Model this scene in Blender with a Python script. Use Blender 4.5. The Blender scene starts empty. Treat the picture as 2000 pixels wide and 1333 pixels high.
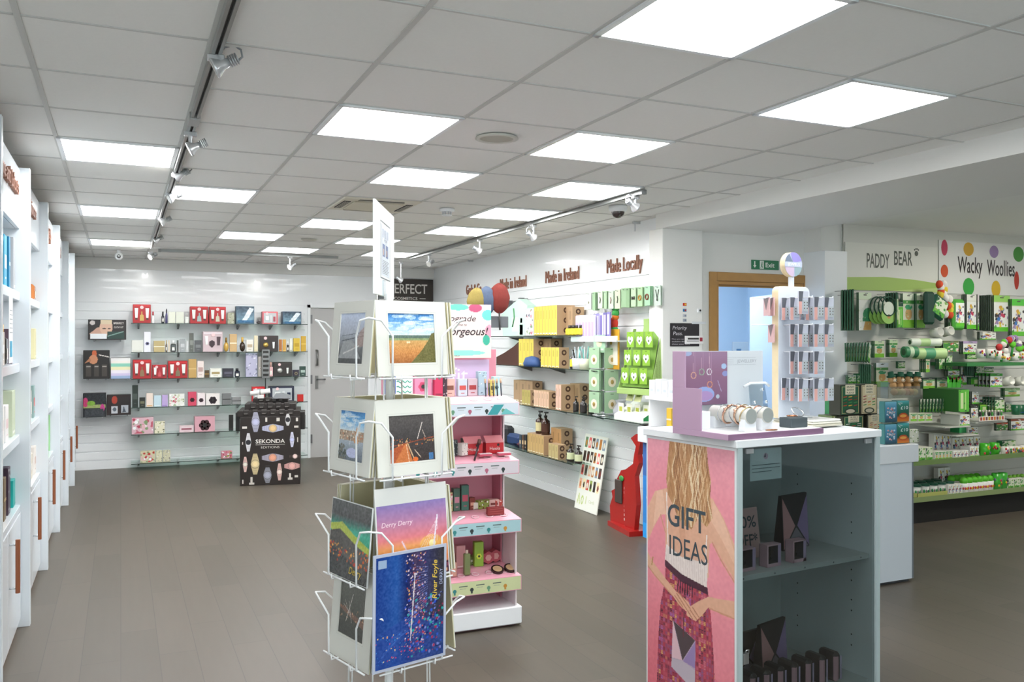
import bpy, math, random
import numpy as np
from mathutils import Matrix, Vector
random.seed(7)
rad = math.radians
col = bpy.context.scene.collection
scene = bpy.context.scene

# ---------------------------------------------------------------- camera
F = 1696.0; YAW = rad(24.25); S_, C_ = math.sin(YAW), math.cos(YAW); EYE = 1.61
cam_d = bpy.data.cameras.new('camera'); cam = bpy.data.objects.new('camera', cam_d); col.objects.link(cam)
cam_d.sensor_width = 36.0; cam_d.lens = F / 2000.0 * 36.0; cam_d.clip_start = 0.05; cam_d.clip_end = 100
cam.location = (0, 0, EYE); cam.rotation_euler = (rad(90), 0, -YAW)
scene.camera = cam
# ---------------------------------------------------------------- world, exposure
w = bpy.data.worlds.new('world'); scene.world = w; w.use_nodes = True
w.node_tree.nodes['Background'].inputs[0].default_value = (0.9, 0.95, 1.0, 1)
w.node_tree.nodes['Background'].inputs[1].default_value = 1.6
vs = scene.view_settings
vs.view_transform = 'Standard'; vs.look = 'None'; vs.gamma = 1.0; vs.use_curve_mapping = False
vs.exposure = 1.1
PANEL_POWER = 9.0      # emission of the ceiling light panels
BACKROOM_POWER = 14.0
SPOT_POWER = 14.0        # each lit track spotlight
SHOP_FILL_POWER = 17.0

# ---------------------------------------------------------------- colour and materials
def lin(c):
    if isinstance(c, str):
        c = rgb(c)
    return tuple((x / 12.92 if x <= 0.04045 else ((x + 0.055) / 1.055) ** 2.4) for x in c[:3])
def rgb(c):
    if isinstance(c, str):
        c = c.lstrip('#')
        if len(c) == 3: c = c[0] * 2 + c[1] * 2 + c[2] * 2
        return tuple(int(c[i:i+2], 16) / 255 for i in (0, 2, 4))
    return tuple(c)
MATS = {}
def mat(c, rough=0.45, metal=0.0, emit=0.0, noise=0.0, nscale=20.0, bump=0.0, coat=0.0, spec=0.5):
    key = (str(c), rough, metal, emit, noise, nscale, bump, coat, spec)
    if key in MATS: return MATS[key]
    m = bpy.data.materials.new('paint'); m.use_nodes = True; nt = m.node_tree
    b = nt.nodes['Principled BSDF']; l = lin(c)
    b.inputs['Base Color'].default_value = (*l, 1); b.inputs['Roughness'].default_value = rough
    b.inputs['Metallic'].default_value = metal; b.inputs['Specular IOR Level'].default_value = spec
    if coat: b.inputs['Coat Weight'].default_value = coat
    if emit:
        b.inputs['Emission Color'].default_value = (*l, 1); b.inputs['Emission Strength'].default_value = emit
    if noise or bump:
        tc = nt.nodes.new('ShaderNodeTexCoord'); n = nt.nodes.new('ShaderNodeTexNoise')
        n.inputs['Scale'].default_value = nscale; n.inputs['Detail'].default_value = 4
        nt.links.new(tc.outputs['Object'], n.inputs['Vector'])
        if noise:
            mx = nt.nodes.new('ShaderNodeMix'); mx.data_type = 'RGBA'
            mx.inputs[6].default_value = (*[x * (1 - noise) for x in l], 1)
            mx.inputs[7].default_value = (*[min(1, x * (1 + noise)) for x in l], 1)
            nt.links.new(n.outputs['Fac'], mx.inputs[0]); nt.links.new(mx.outputs[2], b.inputs['Base Color'])
        if bump:
            bp = nt.nodes.new('ShaderNodeBump'); bp.inputs['Strength'].default_value = bump
            bp.inputs['Distance'].default_value = 0.002
            nt.links.new(n.outputs['Fac'], bp.inputs['Height']); nt.links.new(bp.outputs['Normal'], b.inputs['Normal'])
    MATS[key] = m; return m
def glass_mat(tint='#e8f4f0', rough=0.02, alpha=0.18, name='glass'):
    key = ('glass', tint, rough, alpha)
    if key in MATS: return MATS[key]
    m = bpy.data.materials.new(name); m.use_nodes = True; nt = m.node_tree
    out = nt.nodes['Material Output']; nt.nodes.remove(nt.nodes['Principled BSDF'])
    tr = nt.nodes.new('ShaderNodeBsdfTransparent'); tr.inputs[0].default_value = (*lin(tint), 1)
    gl = nt.nodes.new('ShaderNodeBsdfGlossy'); gl.inputs['Roughness'].default_value = rough
    gl.inputs['Color'].default_value = (1, 1, 1, 1)
    fr = nt.nodes.new('ShaderNodeFresnel'); fr.inputs[0].default_value = 1.45
    ma = nt.nodes.new('ShaderNodeMath'); ma.operation = 'MULTIPLY_ADD'; ma.inputs[1].default_value = 1.0; ma.inputs[2].default_value = alpha * 0.2
    mix = nt.nodes.new('ShaderNodeMixShader')
    ge = nt.nodes.new('ShaderNodeNewGeometry'); inv = nt.nodes.new('ShaderNodeMath'); inv.operation = 'SUBTRACT'; inv.inputs[0].default_value = 1.0
    mu = nt.nodes.new('ShaderNodeMath'); mu.operation = 'MULTIPLY'
    nt.links.new(ge.outputs['Backfacing'], inv.inputs[1]); nt.links.new(fr.outputs[0], ma.inputs[0])
    nt.links.new(ma.outputs[0], mu.inputs[0]); nt.links.new(inv.outputs[0], mu.inputs[1]); nt.links.new(mu.outputs[0], mix.inputs[0])
    nt.links.new(tr.outputs[0], mix.inputs[1]); nt.links.new(gl.outputs[0], mix.inputs[2]); nt.links.new(mix.outputs[0], out.inputs[0])
    MATS[key] = m; return m
def print_material(rough=0.35):
    key = ('print', rough)
    if key in MATS: return MATS[key]
    m = bpy.data.materials.new('print'); m.use_nodes = True; nt = m.node_tree
    a = nt.nodes.new('ShaderNodeAttribute'); a.attribute_name = 'Col'
    b = nt.nodes['Principled BSDF']; b.inputs['Roughness'].default_value = rough
    nt.links.new(a.outputs['Color'], b.inputs['Base Color'])
    MATS[key] = m; return m
# floor: dull brown-grey planks running down the shop
def floor_material():
    m = bpy.data.materials.new('floor_planks'); m.use_nodes = True; nt = m.node_tree; b = nt.nodes['Principled BSDF']
    tc = nt.nodes.new('ShaderNodeTexCoord'); mp = nt.nodes.new('ShaderNodeMapping')
    mp.inputs['Rotation'].default_value = (0, 0, rad(90))
    br = nt.nodes.new('ShaderNodeTexBrick'); br.offset = 0.37; br.inputs['Scale'].default_value = 1.0
    br.inputs['Brick Width'].default_value = 1.2; br.inputs['Row Height'].default_value = 0.18
    br.inputs['Mortar Size'].default_value = 0.0022; br.inputs['Mortar Smooth'].default_value = 0.3; br.inputs['Bias'].default_value = 0.0
    br.inputs['Color1'].default_value = (*lin('#5f574d'), 1); br.inputs['Color2'].default_value = (*lin('#575046'), 1)
    br.inputs['Mortar'].default_value = (*lin('#4c453f'), 1)
    n = nt.nodes.new('ShaderNodeTexNoise'); n.inputs['Scale'].default_value = 3.0; n.inputs['Detail'].default_value = 6
    mp2 = nt.nodes.new('ShaderNodeMapping'); mp2.inputs['Scale'].default_value = (9, 0.8, 1)
    mx = nt.nodes.new('ShaderNodeMix'); mx.data_type = 'RGBA'; mx.blend_type = 'MULTIPLY'; mx.inputs[0].default_value = 0.35
    ramp = nt.nodes.new('ShaderNodeValToRGB'); ramp.color_ramp.elements[0].color = (.72, .71, .7, 1); ramp.color_ramp.elements[1].color = (1.15, 1.15, 1.15, 1)
    nt.links.new(tc.outputs['Object'], mp.inputs[0]); nt.links.new(mp.outputs[0], br.inputs[0])
    nt.links.new(tc.outputs['Object'], mp2.inputs[0]); nt.links.new(mp2.outputs[0], n.inputs['Vector'])
    nt.links.new(n.outputs['Fac'], ramp.inputs[0]); nt.links.new(br.outputs['Color'], mx.inputs[6]); nt.links.new(ramp.outputs[0], mx.inputs[7])
    nt.links.new(mx.outputs[2], b.inputs['Base Color']); b.inputs['Roughness'].default_value = 0.42
    return m

# ---------------------------------------------------------------- mesh builder
def tag(o, label=None, cat=None, group=None, kind=None):
    if label: o['label'] = label
    if cat: o['category'] = cat
    if group: o['group'] = group
    if kind: o['kind'] = kind
    return o
def frame(x=0, y=0, z=0, rz=0, rx=0, ry=0):
    return Matrix.Translation((x, y, z)) @ Matrix.Rotation(rad(rz), 4, 'Z') @ Matrix.Rotation(rad(rx), 4, 'X') @ Matrix.Rotation(rad(ry), 4, 'Y')
UP = Matrix.Rotation(rad(90), 4, 'X')          # text plane (x right, y up) -> (x right, z up), facing -y
TEXT = {}
def text_geo(s, bold=False):
    if (s, bold) in TEXT: return TEXT[(s, bold)]
    cu = bpy.data.curves.new('lettering', 'FONT'); cu.body = s; cu.size = 1.0; cu.resolution_u = 3
    if bold: cu.offset = 0.012
    ob = bpy.data.objects.new('lettering', cu); me = ob.to_mesh()
    V = np.array([v.co[:] for v in me.vertices]) if len(me.vertices) else np.zeros((0, 3))
    Fc = [tuple(p.vertices) for p in me.polygons]
    ob.to_mesh_clear(); bpy.data.objects.remove(ob); bpy.data.curves.remove(cu)
    if len(V):
        x0, x1 = V[:, 0].min(), V[:, 0].max(); y0, y1 = V[:, 1].min(), V[:, 1].max()
    else: x0 = x1 = y0 = y1 = 0
    TEXT[(s, bold)] = (V, Fc, (x0, x1, y0, y1)); return TEXT[(s, bold)]

class MB:
    """collects geometry in item space: x right, y into the wall, z up, front at y = 0"""
    def __init__(s, name='part', parent=None, M=None):
        s.name = name; s.parent = parent; s.v = []; s.f = []; s.mi = []; s.mats = []; s.c = {}; s.M = M or Matrix.Identity(4); s.smooth = []; s.n = 0
    def m(s, mt):
        if not isinstance(mt, bpy.types.Material): mt = mat(mt)
        if mt not in s.mats: s.mats.append(mt)
        return s.mats.index(mt)
    def add(s, V, Fc, mt, M=None, smooth=False, colr=None):
        MM = s.M @ M if M is not None else s.M
        a = np.array(MM); V = np.asarray(V, float); W = V @ a[:3, :3].T + a[:3, 3]
        base = s.n; s.v.append(W); s.n += len(V); k = s.m(mt)
        flip = MM.determinant() < 0
        for q in Fc:
            q = tuple(i + base for i in q); s.f.append(q[::-1] if flip else q); s.mi.append(k); s.smooth.append(smooth)
        if colr is not None: s.c[base] = colr
        return s
    def box(s, x0, x1, y0, y1, z0, z1, mt, M=None, bev=0.0):
        if bev <= 0:
            V = [(x, y, z) for x in (x0, x1) for y in (y0, y1) for z in (z0, z1)]
            Fc = [(0, 1, 3, 2), (4, 6, 7, 5), (0, 4, 5, 1), (2, 3, 7, 6), (0, 2, 6, 4), (1, 5, 7, 3)]
            return s.add(V, Fc, mt, M)
        b = min(bev, (x1 - x0) / 2.01, (y1 - y0) / 2.01, (z1 - z0) / 2.01); V = []; idx = {}
        X = (x0, x1); Y = (y0, y1); Z = (z0, z1)
        for i in (0, 1):
            for j in (0, 1):
                for k in (0, 1):
                    sx = b if i == 0 else -b; sy = b if j == 0 else -b; sz = b if k == 0 else -b
                    for ax, p in enumerate(((X[i], Y[j] + sy, Z[k] + sz), (X[i] + sx, Y[j], Z[k] + sz), (X[i] + sx, Y[j] + sy, Z[k]))):
                        idx[(i, j, k, ax)] = len(V); V.append(p)
        I = lambda i, j, k, a: idx[(i, j, k, a)]
        Fc = []
        for i in (0, 1):
            q = (I(i, 0, 0, 0), I(i, 1, 0, 0), I(i, 1, 1, 0), I(i, 0, 1, 0)); Fc.append(q if i else q[::-1])
            q = (I(0, i, 0, 1), I(1, i, 0, 1), I(1, i, 1, 1), I(0, i, 1, 1)); Fc.append(q[::-1] if i else q)
            q = (I(0, 0, i, 2), I(1, 0, i, 2), I(1, 1, i, 2), I(0, 1, i, 2)); Fc.append(q if i else q[::-1])
        cx, cy, cz = (x0 + x1) / 2, (y0 + y1) / 2, (z0 + z1) / 2
        def put(q):
            p = [np.array(V[t]) for t in q]; nn = np.cross(p[1] - p[0], p[2] - p[0]); c = sum(p) / len(p) - np.array((cx, cy, cz))
            Fc.append(q if nn @ c > 0 else q[::-1])
        for i in (0, 1):
            for j in (0, 1):
                put((I(i, j, 0, 0), I(i, j, 1, 0), I(i, j, 1, 1), I(i, j, 0, 1)))
                put((I(i, 0, j, 0), I(i, 1, j, 0), I(i, 1, j, 2), I(i, 0, j, 2)))
                put((I(0, i, j, 1), I(1, i, j, 1), I(1, i, j, 2), I(0, i, j, 2)))
                for k in (0, 1): put((I(i, j, k, 0), I(i, j, k, 1), I(i, j, k, 2)))
        return s.add(V, Fc, mt, M)
    def quad(s, pts, mt, M=None): return s.add(pts, [tuple(range(len(pts)))], mt, M)
    def ring(s, prof, mt, M=None, n=16, smooth=True):
        """lathe about local z; prof = [(r, z)]"""
        V = []; Fc = []; rows = []
        for r, z in prof:
            if r < 1e-6: rows.append([len(V)]); V.append((0, 0, z))
            else:
                rows.append([len(V) + i for i in range(n)])
                V += [(r * math.cos(2 * math.pi * i / n), r * math.sin(2 * math.pi * i / n), z) for i in range(n)]
        for a, b in zip(rows, rows[1:]):
            for i in range(n):
                j = (i + 1) % n
                if len(a) == 1 and len(b) == 1: continue
                if len(a) == 1: Fc.append((a[0], b[j], b[i]))
                elif len(b) == 1: Fc.append((a[i], a[j], b[0]))
                else: Fc.append((a[i], a[j], b[j], b[i]))
        return s.add(V, Fc, mt, M, smooth)
    def cyl(s, x, y, z0, z1, r, mt, M=None, n=16, r1=None):
        r1 = r if r1 is None else r1
        MM = (M or Matrix.Identity(4)) @ Matrix.Translation((x, y, 0))
        s.ring([(r, z0), (r1, z1)], mt, MM, n)
        return s.ring([(0, z0), (r, z0)], mt, MM, n, False).ring([(r1, z1), (0, z1)], mt, MM, n, False)
    def sph(s, x, y, z, rx, ry, rz, mt, n=14):
        prof = [(math.sin(math.pi * i / 8), -math.cos(math.pi * i / 8)) for i in range(9)]
        return s.ring(prof, mt, Matrix.Translation((x, y, z)) @ Matrix.Diagonal((rx, ry, rz, 1)), n)
    def tube(s, pts, r, mt, n=8, closed=False, M=None):
        P = [Vector(p) for p in pts]; k = len(P); V = []; Fc = []
        t0 = ((P[1] - P[0])).normalized(); nrm = t0.orthogonal().normalized()
        for i in range(k):
            if closed: t = (P[(i + 1) % k] - P[i - 1]).normalized()
            elif i == 0: t = (P[1] - P[0]).normalized()
            elif i == k - 1: t = (P[-1] - P[-2]).normalized()
            else: t = ((P[i + 1] - P[i]).normalized() + (P[i] - P[i - 1]).normalized()).normalized()
            nrm = (nrm - t * nrm.dot(t)).normalized(); bi = t.cross(nrm)
            for j in range(n):
                a = 2 * math.pi * j / n; V.append(tuple(P[i] + (nrm * math.cos(a) + bi * math.sin(a)) * r))
        for i in range(k if closed else k - 1):
            a = i * n; b = ((i + 1) % k) * n
            for j in range(n):
                q = (j + 1) % n; Fc.append((a + j, a + q, b + q, b + j))
        if not closed: Fc += [tuple(range(n))[::-1], tuple((k - 1) * n + j for j in range(n))]
        return s.add(V, Fc, mt, M, True)
    def prism(s, poly, y0, y1, mt, M=None):
        """polygon in (x, z), extruded along y"""
        n = len(poly); A = sum(poly[i][0] * poly[(i + 1) % n][1] - poly[(i + 1) % n][0] * poly[i][1] for i in range(n))
        if A < 0: poly = poly[::-1]
        V = [(x, y0, z) for x, z in poly] + [(x, y1, z) for x, z in poly]
        Fc = [tuple(range(n)), tuple(range(n, 2 * n))[::-1]] + [(i, i + n, (i + 1) % n + n, (i + 1) % n) for i in range(n)]
        return s.add(V, Fc, mt, M)
    def prismz(s, poly, z0, z1, mt, M=None):
        """polygon in (x, y), extruded along z"""
        n = len(poly); A = sum(poly[i][0] * poly[(i + 1) % n][1] - poly[(i + 1) % n][0] * poly[i][1] for i in range(n))
        if A < 0: poly = poly[::-1]
        V = [(x, y, z0) for x, y in poly] + [(x, y, z1) for x, y in poly]
        Fc = [tuple(range(n))[::-1], tuple(range(n, 2 * n))] + [(i, (i + 1) % n, (i + 1) % n + n, i + n) for i in range(n)]
        return s.add(V, Fc, mt, M)
    def disc(s, x, z, r, y, mt, n=20, rz=None):
        rz = rz or r
        return s.quad([(x + r * math.cos(2 * math.pi * i / n), y, z + rz * math.sin(2 * math.pi * i / n)) for i in range(n)], mt)
    def pol(s, pts, y, mt, M=None):
        n = len(pts); A = sum(pts[i][0] * pts[(i + 1) % n][1] - pts[(i + 1) % n][0] * pts[i][1] for i in range(n))
        if A < 0: pts = pts[::-1]
        return s.quad([(x, y, z) for x, z in pts], mt, M)
    def rect(s, x0, x1, z0, z1, y, mt): return s.quad([(x0, y, z0), (x1, y, z0), (x1, y, z1), (x0, y, z1)], mt)
    def txt(s, string, cx, cz, h, mt, y=-0.001, w=None, M=None, bold=False, slant=0.0, ext=0.0):
        """lettering h high (cap height), optionally fitted to width w, centred on cx, cz"""
        V, Fc, (x0, x1, y0, y1) = text_geo(string, bold)
        if not len(V): return s
        capH = text_geo('H', bold)[2][3]; k = h / capH; kx = w / (x1 - x0) if w else k
        W = np.zeros((len(V), 3)); W[:, 0] = (V[:, 0] - (x0 + x1) / 2) * kx + cx + slant * V[:, 1] * k; W[:, 2] = V[:, 1] * k + cz - h / 2; W[:, 1] = y
        s.add(W, Fc, mt, M)
        if ext:
            W2 = W.copy(); W2[:, 1] += ext; s.add(W2, Fc, mt, M)
            cnt = {}
            for q in Fc:
                for a, b in zip(q, q[1:] + q[:1]): cnt[(a, b)] = 1
            edges = [(a, b) for (a, b) in cnt if (b, a) not in cnt]; n = len(V)
            s.add(np.vstack([W, W2]), [(b, a, a + n, b + n) for a, b in edges], mt, M)
        return s
    def pic(s, cv, x0, x1, z0, z1, y=-0.0008, M=None, rough=0.35):
        """a printed picture on the plane y"""
        A = cv.a; h, wd, _ = A.shape
        X, Z = np.meshgrid(np.linspace(x0, x1, wd), np.linspace(z0, z1, h))
        V = np.stack([X.ravel(), np.full(X.size, y), Z.ravel()], 1)
        idx = np.arange(h * wd).reshape(h, wd)
        Fc = np.stack([idx[:-1, :-1].ravel(), idx[:-1, 1:].ravel(), idx[1:, 1:].ravel(), idx[1:, :-1].ravel()], 1)
        L = A.reshape(-1, 3); L = np.where(L <= .04045, L / 12.92, ((L + .055) / 1.055) ** 2.4)
        return s.add(V, [tuple(map(int, q)) for q in Fc], print_material(rough), M, False, L)
    def done(s, **kw):
        if not s.n: return None
        V = np.vstack(s.v); me = bpy.data.meshes.new(s.name)
        me.from_pydata(V.tolist(), [], s.f)
        for m_ in s.mats: me.materials.append(m_)
        me.polygons.foreach_set('material_index', s.mi); me.polygons.foreach_set('use_smooth', s.smooth)
        if s.c:
            C = np.ones((s.n, 4), np.float32)
            for b, L in s.c.items(): C[b:b + len(L), :3] = L
            at = me.color_attributes.new('Col', 'FLOAT_COLOR', 'POINT'); at.data.foreach_set('color', C.ravel())
        me.update()
        o = bpy.data.objects.new(s.name, me); col.objects.link(o)
        if s.parent is not None: o.parent = s.parent
        if kw: tag(o, **kw)
        return o

class Cv:
    """a little canvas for printed artwork; x to the right, y up, both 0..1"""
    def __init__(s, w, h, bg='#ffffff'):
        s.a = np.zeros((h, w, 3)); s.a[:] = rgb(bg)
        s.X, s.Y = np.meshgrid((np.arange(w) + .5) / w, (np.arange(h) + .5) / h); s.asp = w / h
    def put(s, mk, c, al=1.0):
        s.a[mk] = s.a[mk] * (1 - al) + np.array(rgb(c)) * al; return s
    def rect(s, x0, x1, y0, y1, c, al=1.0): return s.put((s.X >= x0) & (s.X < x1) & (s.Y >= y0) & (s.Y < y1), c, al)
    def ell(s, cx, cy, rx, ry, c, al=1.0): return s.put(((s.X - cx) / rx) ** 2 + ((s.Y - cy) / ry) ** 2 <= 1, c, al)
    def ring(s, cx, cy, rx, ry, t, c):
        d = np.sqrt(((s.X - cx) / rx) ** 2 + ((s.Y - cy) / ry) ** 2); return s.put((d <= 1) & (d >= 1 - t), c)
    def inside(s, pts):
        m = np.zeros(s.X.shape, bool); n = len(pts)
        for i in range(n):
            (x0, y0), (x1, y1) = pts[i], pts[(i + 1) % n]
            if y0 == y1: continue
            m ^= ((s.Y > min(y0, y1)) & (s.Y <= max(y0, y1))) & (s.X < x0 + (s.Y - y0) * (x1 - x0) / (y1 - y0))
        return m
    def poly(s, pts, c, al=1.0): return s.put(s.inside(pts), c, al)
    def line(s, x0, y0, x1, y1, t, c, al=1.0):
        dx, dy = x1 - x0, (y1 - y0) / s.asp; L = dx * dx + dy * dy + 1e-9
        u = np.clip(((s.X - x0) * dx + (s.Y - y0) / s.asp * dy) / L, 0, 1)
        d = np.hypot(s.X - x0 - u * dx, (s.Y - y0) / s.asp - u * dy); return s.put(d <= t / 2, c, al)
    def grad(s, stops, x0=0, x1=1, y0=0, y1=1, mk=None, axis='y'):
        t = ((s.Y - y0) / (y1 - y0)) if axis == 'y' else ((s.X - x0) / (x1 - x0))
        m = (s.X >= x0) & (s.X < x1) & (s.Y >= y0) & (s.Y < y1)
        if mk is not None: m &= mk
        P = [p for p, _ in stops]; Q = np.array([rgb(c) for _, c in stops])
        G = np.stack([np.interp(t, P, Q[:, k]) for k in range(3)], -1); s.a[m] = G[m]; return s
    def noise(s, amt, seed=1, sx=1, sy=1, mk=None):
        r = np.random.RandomState(seed); h, w, _ = s.a.shape
        n = r.rand(max(2, h // sy), max(2, w // sx)); yi = np.linspace(0, n.shape[0] - 1, h); xi = np.linspace(0, n.shape[1] - 1, w)
        y0 = np.floor(yi).astype(int).clip(0, n.shape[0] - 2); x0 = np.floor(xi).astype(int).clip(0, n.shape[1] - 2)
        fy = (yi - y0)[:, None]; fx = (xi - x0)[None]
        N = n[y0][:, x0] * (1 - fy) * (1 - fx) + n[y0 + 1][:, x0] * fy * (1 - fx) + n[y0][:, x0 + 1] * (1 - fy) * fx + n[y0 + 1][:, x0 + 1] * fy * fx
        d = ((N - .5) * 2 * amt)[..., None]
        if mk is None: s.a = np.clip(s.a + d, 0, 1)
        else: s.a[mk] = np.clip(s.a + d, 0, 1)[mk]
        return s
    def specks(s, n, cols, r0, r1, x0=0, x1=1, y0=0, y1=1, seed=3, al=1.0):
        q = random.Random(seed)
        for _ in range(n):
            r = q.uniform(r0, r1); s.ell(q.uniform(x0, x1), q.uniform(y0, y1), r, r * s.asp, q.choice(cols), al)
        return s

def empty(name, label, cat, loc=(0, 0, 0), rz=0, group=None):
    o = bpy.data.objects.new(name, None); col.objects.link(o); o.location = loc; o.rotation_euler = (0, 0, rad(rz))
    o.empty_display_size = 0.1
    return tag(o, label, cat, group)
def solo(mb, label, cat, loc=(0, 0, 0), rz=0, group=None, tilt=0):
    o = mb.done(); o.location = loc; o.rotation_euler = (rad(tilt), 0, rad(rz)); return tag(o, label, cat, group)
def dup(root, loc, rz=None, label=None, group=None, rx=None, scale=None):
    r = root.copy(); col.objects.link(r); r.location = loc
    if rz is not None: r.rotation_euler[2] = rad(rz)
    if rx is not None: r.rotation_euler[0] = rad(rx)
    if scale is not None: r.scale = scale
    if label: r['label'] = label
    if group: r['group'] = group
    for ch in list(root.children):
        c = ch.copy(); col.objects.link(c); c.parent = r
        for g in list(ch.children):
            d = g.copy(); col.objects.link(d); d.parent = c
    return r
def struct(mb): return tag(mb.done(), kind='structure')

# a pixel of the 2000 x 1333 photograph on a real plane of the shop
def _ray(u, v):
    a = (u - 1000) / F; b = (666.5 - v) / F; return (S_ + a * C_, C_ - a * S_, b)
def ony(u, v, y): r = _ray(u, v); t = y / r[1]; return Vector((r[0] * t, y, EYE + r[2] * t))
def onx(u, v, x): r = _ray(u, v); t = x / r[0]; return Vector((x, r[1] * t, EYE + r[2] * t))
def onz(u, v, z): r = _ray(u, v); t = (z - EYE) / r[2]; return Vector((r[0] * t, r[1] * t, z))
ORD = ['zeroth', 'first', 'second', 'third', 'fourth', 'fifth', 'sixth', 'seventh', 'eighth', 'ninth', 'tenth', 'eleventh', 'twelfth', 'thirteenth', 'fourteenth',
       'fifteenth', 'sixteenth', 'seventeenth', 'eighteenth', 'nineteenth', 'twentieth', 'twenty-first', 'twenty-second', 'twenty-third', 'twenty-fourth',
       'twenty-fifth', 'twenty-sixth', 'twenty-seventh', 'twenty-eighth', 'twenty-ninth', 'thirtieth']
WHITE = mat('#eef1f2', 0.35); CHROME = mat('#c9cdd0', 0.22, 0.9); BLACK = mat('#1a1918', 0.4); DARKM = mat('#4a4a48', 0.35, 0.6)
ACR = glass_mat('#f2f6f6', 0.03, 0.5)
COPPER = mat('#9a6c58', 0.5, 0.15)
INK = mat('#2c2a2a', 0.5)
# ================================================================ the room
CEIL = 2.66; XL = -0.92; XR = 4.17; YF = 12.05; YB = -2.6; XS = 8.9; YG = 5.87
wallm = mat('#eceff0', 0.28, noise=0.02, nscale=2.0, coat=0.15); plaster = mat('#eeeeea', 0.7, noise=0.015, nscale=3)
b = MB('floor'); b.box(XL - .2, XS + .2, YB - .2, YF + .3, -0.1, 0, floor_material()); struct(b)
# ceiling: tiles in the main shop, plain plaster over the side shop
tile = mat('#ecece8', 0.9, noise=0.02, nscale=60, bump=0.2); tbar = mat('#c9c9c5', 0.6)
PX0, PXW, PY0, PYW = -0.305, 0.593, 2.6, 0.605
LIGHTS = [(3, -1), (5, 0), (2, 2), (4, 2), (3, 4), (5, 4), (5, 6), (0, 4), (1, 6), (0, 8), (0, 12), (2, 10), (3, 8), (4, 10), (5, 8), (3, 12), (5, 12),
          (1, -2), (4, -4), (1, -5), (5, -7)]  # these four are out of view, added for extra illumination
AC = (3, 6)
b = MB('ceiling')
holes = set(LIGHTS) | {AC}
for i in range(-1, 8):
    for j in range(-9, 16):
        if (i, j) in holes: continue
        x0, x1 = PX0 + i * PXW, PX0 + (i + 1) * PXW; y0, y1 = PY0 + j * PYW, PY0 + (j + 1) * PYW
        x0 = max(x0, XL - .1); x1 = min(x1, 4.35); y0 = max(y0, YB - .1); y1 = min(y1, YF + .1)
        if x1 <= x0 or y1 <= y0: continue
        b.box(x0, x1, y0, y1, CEIL + .004, CEIL + .02, tile)
b.box(XL - .2, XS + .2, YB - .2, YF + .3, CEIL + .12, CEIL + .22, plaster)
b.box(4.3, XS + .2, YB - .2, 6.6, CEIL, CEIL + .12, plaster)
struct(b)
b = MB('trim_1')
for i in range(-1, 9):
    x = PX0 + i * PXW
    if XL < x < 4.1: b.box(x - .010, x + .010, YB, YF, CEIL - .001, CEIL + .006, tbar)
for j in range(-9, 17):
    y = PY0 + j * PYW
    if YB < y < YF: b.box(XL, 4.1, y - .006, y + .006, CEIL, CEIL + .007, tbar)
struct(b)
# slatwall panel: horizontal grooves every 11 cm
def slat_profile(z0, z1, groove_from, groove_to, step=0.11, gh=0.008, gd=0.013):
    """(depth, z) outline running upward"""
    pts = [(0, z0)]; z = groove_from
    while z < groove_to:
        pts += [(0, z - gh), (gd, z - gh), (gd, z + gh), (0, z + gh)]; z += step
    pts.append((0, z1)); return pts
def slatwall(name, p0, p1, z0, z1, gf, gt, mt, thick=0.06, step=0.11):
    """panel between plan points p0, p1 (left to right for a viewer in the shop), grooved side towards the viewer"""
    b = MB(name); d = Vector((p1[0] - p0[0], p1[1] - p0[1])); L = d.length
    b.M = frame(p0[0], p0[1], 0, math.degrees(math.atan2(d.y, d.x)))
    pr_ = slat_profile(z0, z1, gf, gt, step); n = len(pr_); V = []
    for x in (0, L): V += [(x, y, z) for y, z in pr_]
    b.add(V, [(i, i + n, i + n + 1, i + 1) for i in range(n - 1)], mt)
    b.box(0, L, .0135, thick, z0, z1, mt)
    return struct(b)
slatm = mat('#f1f4f5', 0.22, noise=0.015, nscale=1.5, coat=0.3)
slatwall('wall_far', (XL, YF), (2.30, YF), 0, CEIL + .05, 0.11, 2.15, slatm)
b = MB('wall_far_side'); b.box(2.30, 2.36, YF, YF + .08, 0, CEIL + .05, wallm); b.box(2.36, 3.22, YF, YF + .08, 2.10, CEIL + .05, wallm); b.box(3.22, XR + .1, YF, YF + .08, 0, CEIL + .05, wallm)
struct(b)
slatwall('wall_right', (XR, YF), (XR, 6.05), 0, CEIL + .05, 0.09, 2.2, slatm)
b = MB('wall_left'); b.box(XL - .1, XL, YB, YF + .06, 0, CEIL + .1, wallm); struct(b)
b = MB('wall_back'); b.box(XL - .1, XL + .5, YB - .1, YB, 0, CEIL + .1, wallm); b.box(4.4, XS + .1, YB - .1, YB, 0, CEIL + .1, wallm); b.box(XL + .5, 4.4, YB - .1, YB, CEIL - .08, CEIL + .1, wallm); struct(b)
# unseen glazed shop front, added behind the camera to let world light in
b = MB('fill_window')
for k in range(5): x = XL + .5 + k * (4.4 - XL - .5) / 4; b.box(x - .03, x + .03, YB - .08, YB - .02, 0, CEIL - .08, mat('#d0d4d6', .4))
b.box(XL + .5, 4.4, YB - .08, YB - .02, 0, .08, mat('#d0d4d6', .4)); wf = struct(b)
b = MB('fill_window_pane', wf); b.box(XL + .5, 4.4, YB - .055, YB - .045, .08, CEIL - .08, glass_mat('#f4fafa', .02, .2)); b.done()
b = MB('wall_shop_side'); b.box(XS, XS + .1, YB - .1, 6.6, 0, CEIL + .1, wallm); struct(b)
# cornice strips at the ceiling line
b = MB('trim_2'); b.box(XL, XR, YF - .02, YF, CEIL - .14, CEIL, mat('#e4e4e0', .5)); struct(b)
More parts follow.
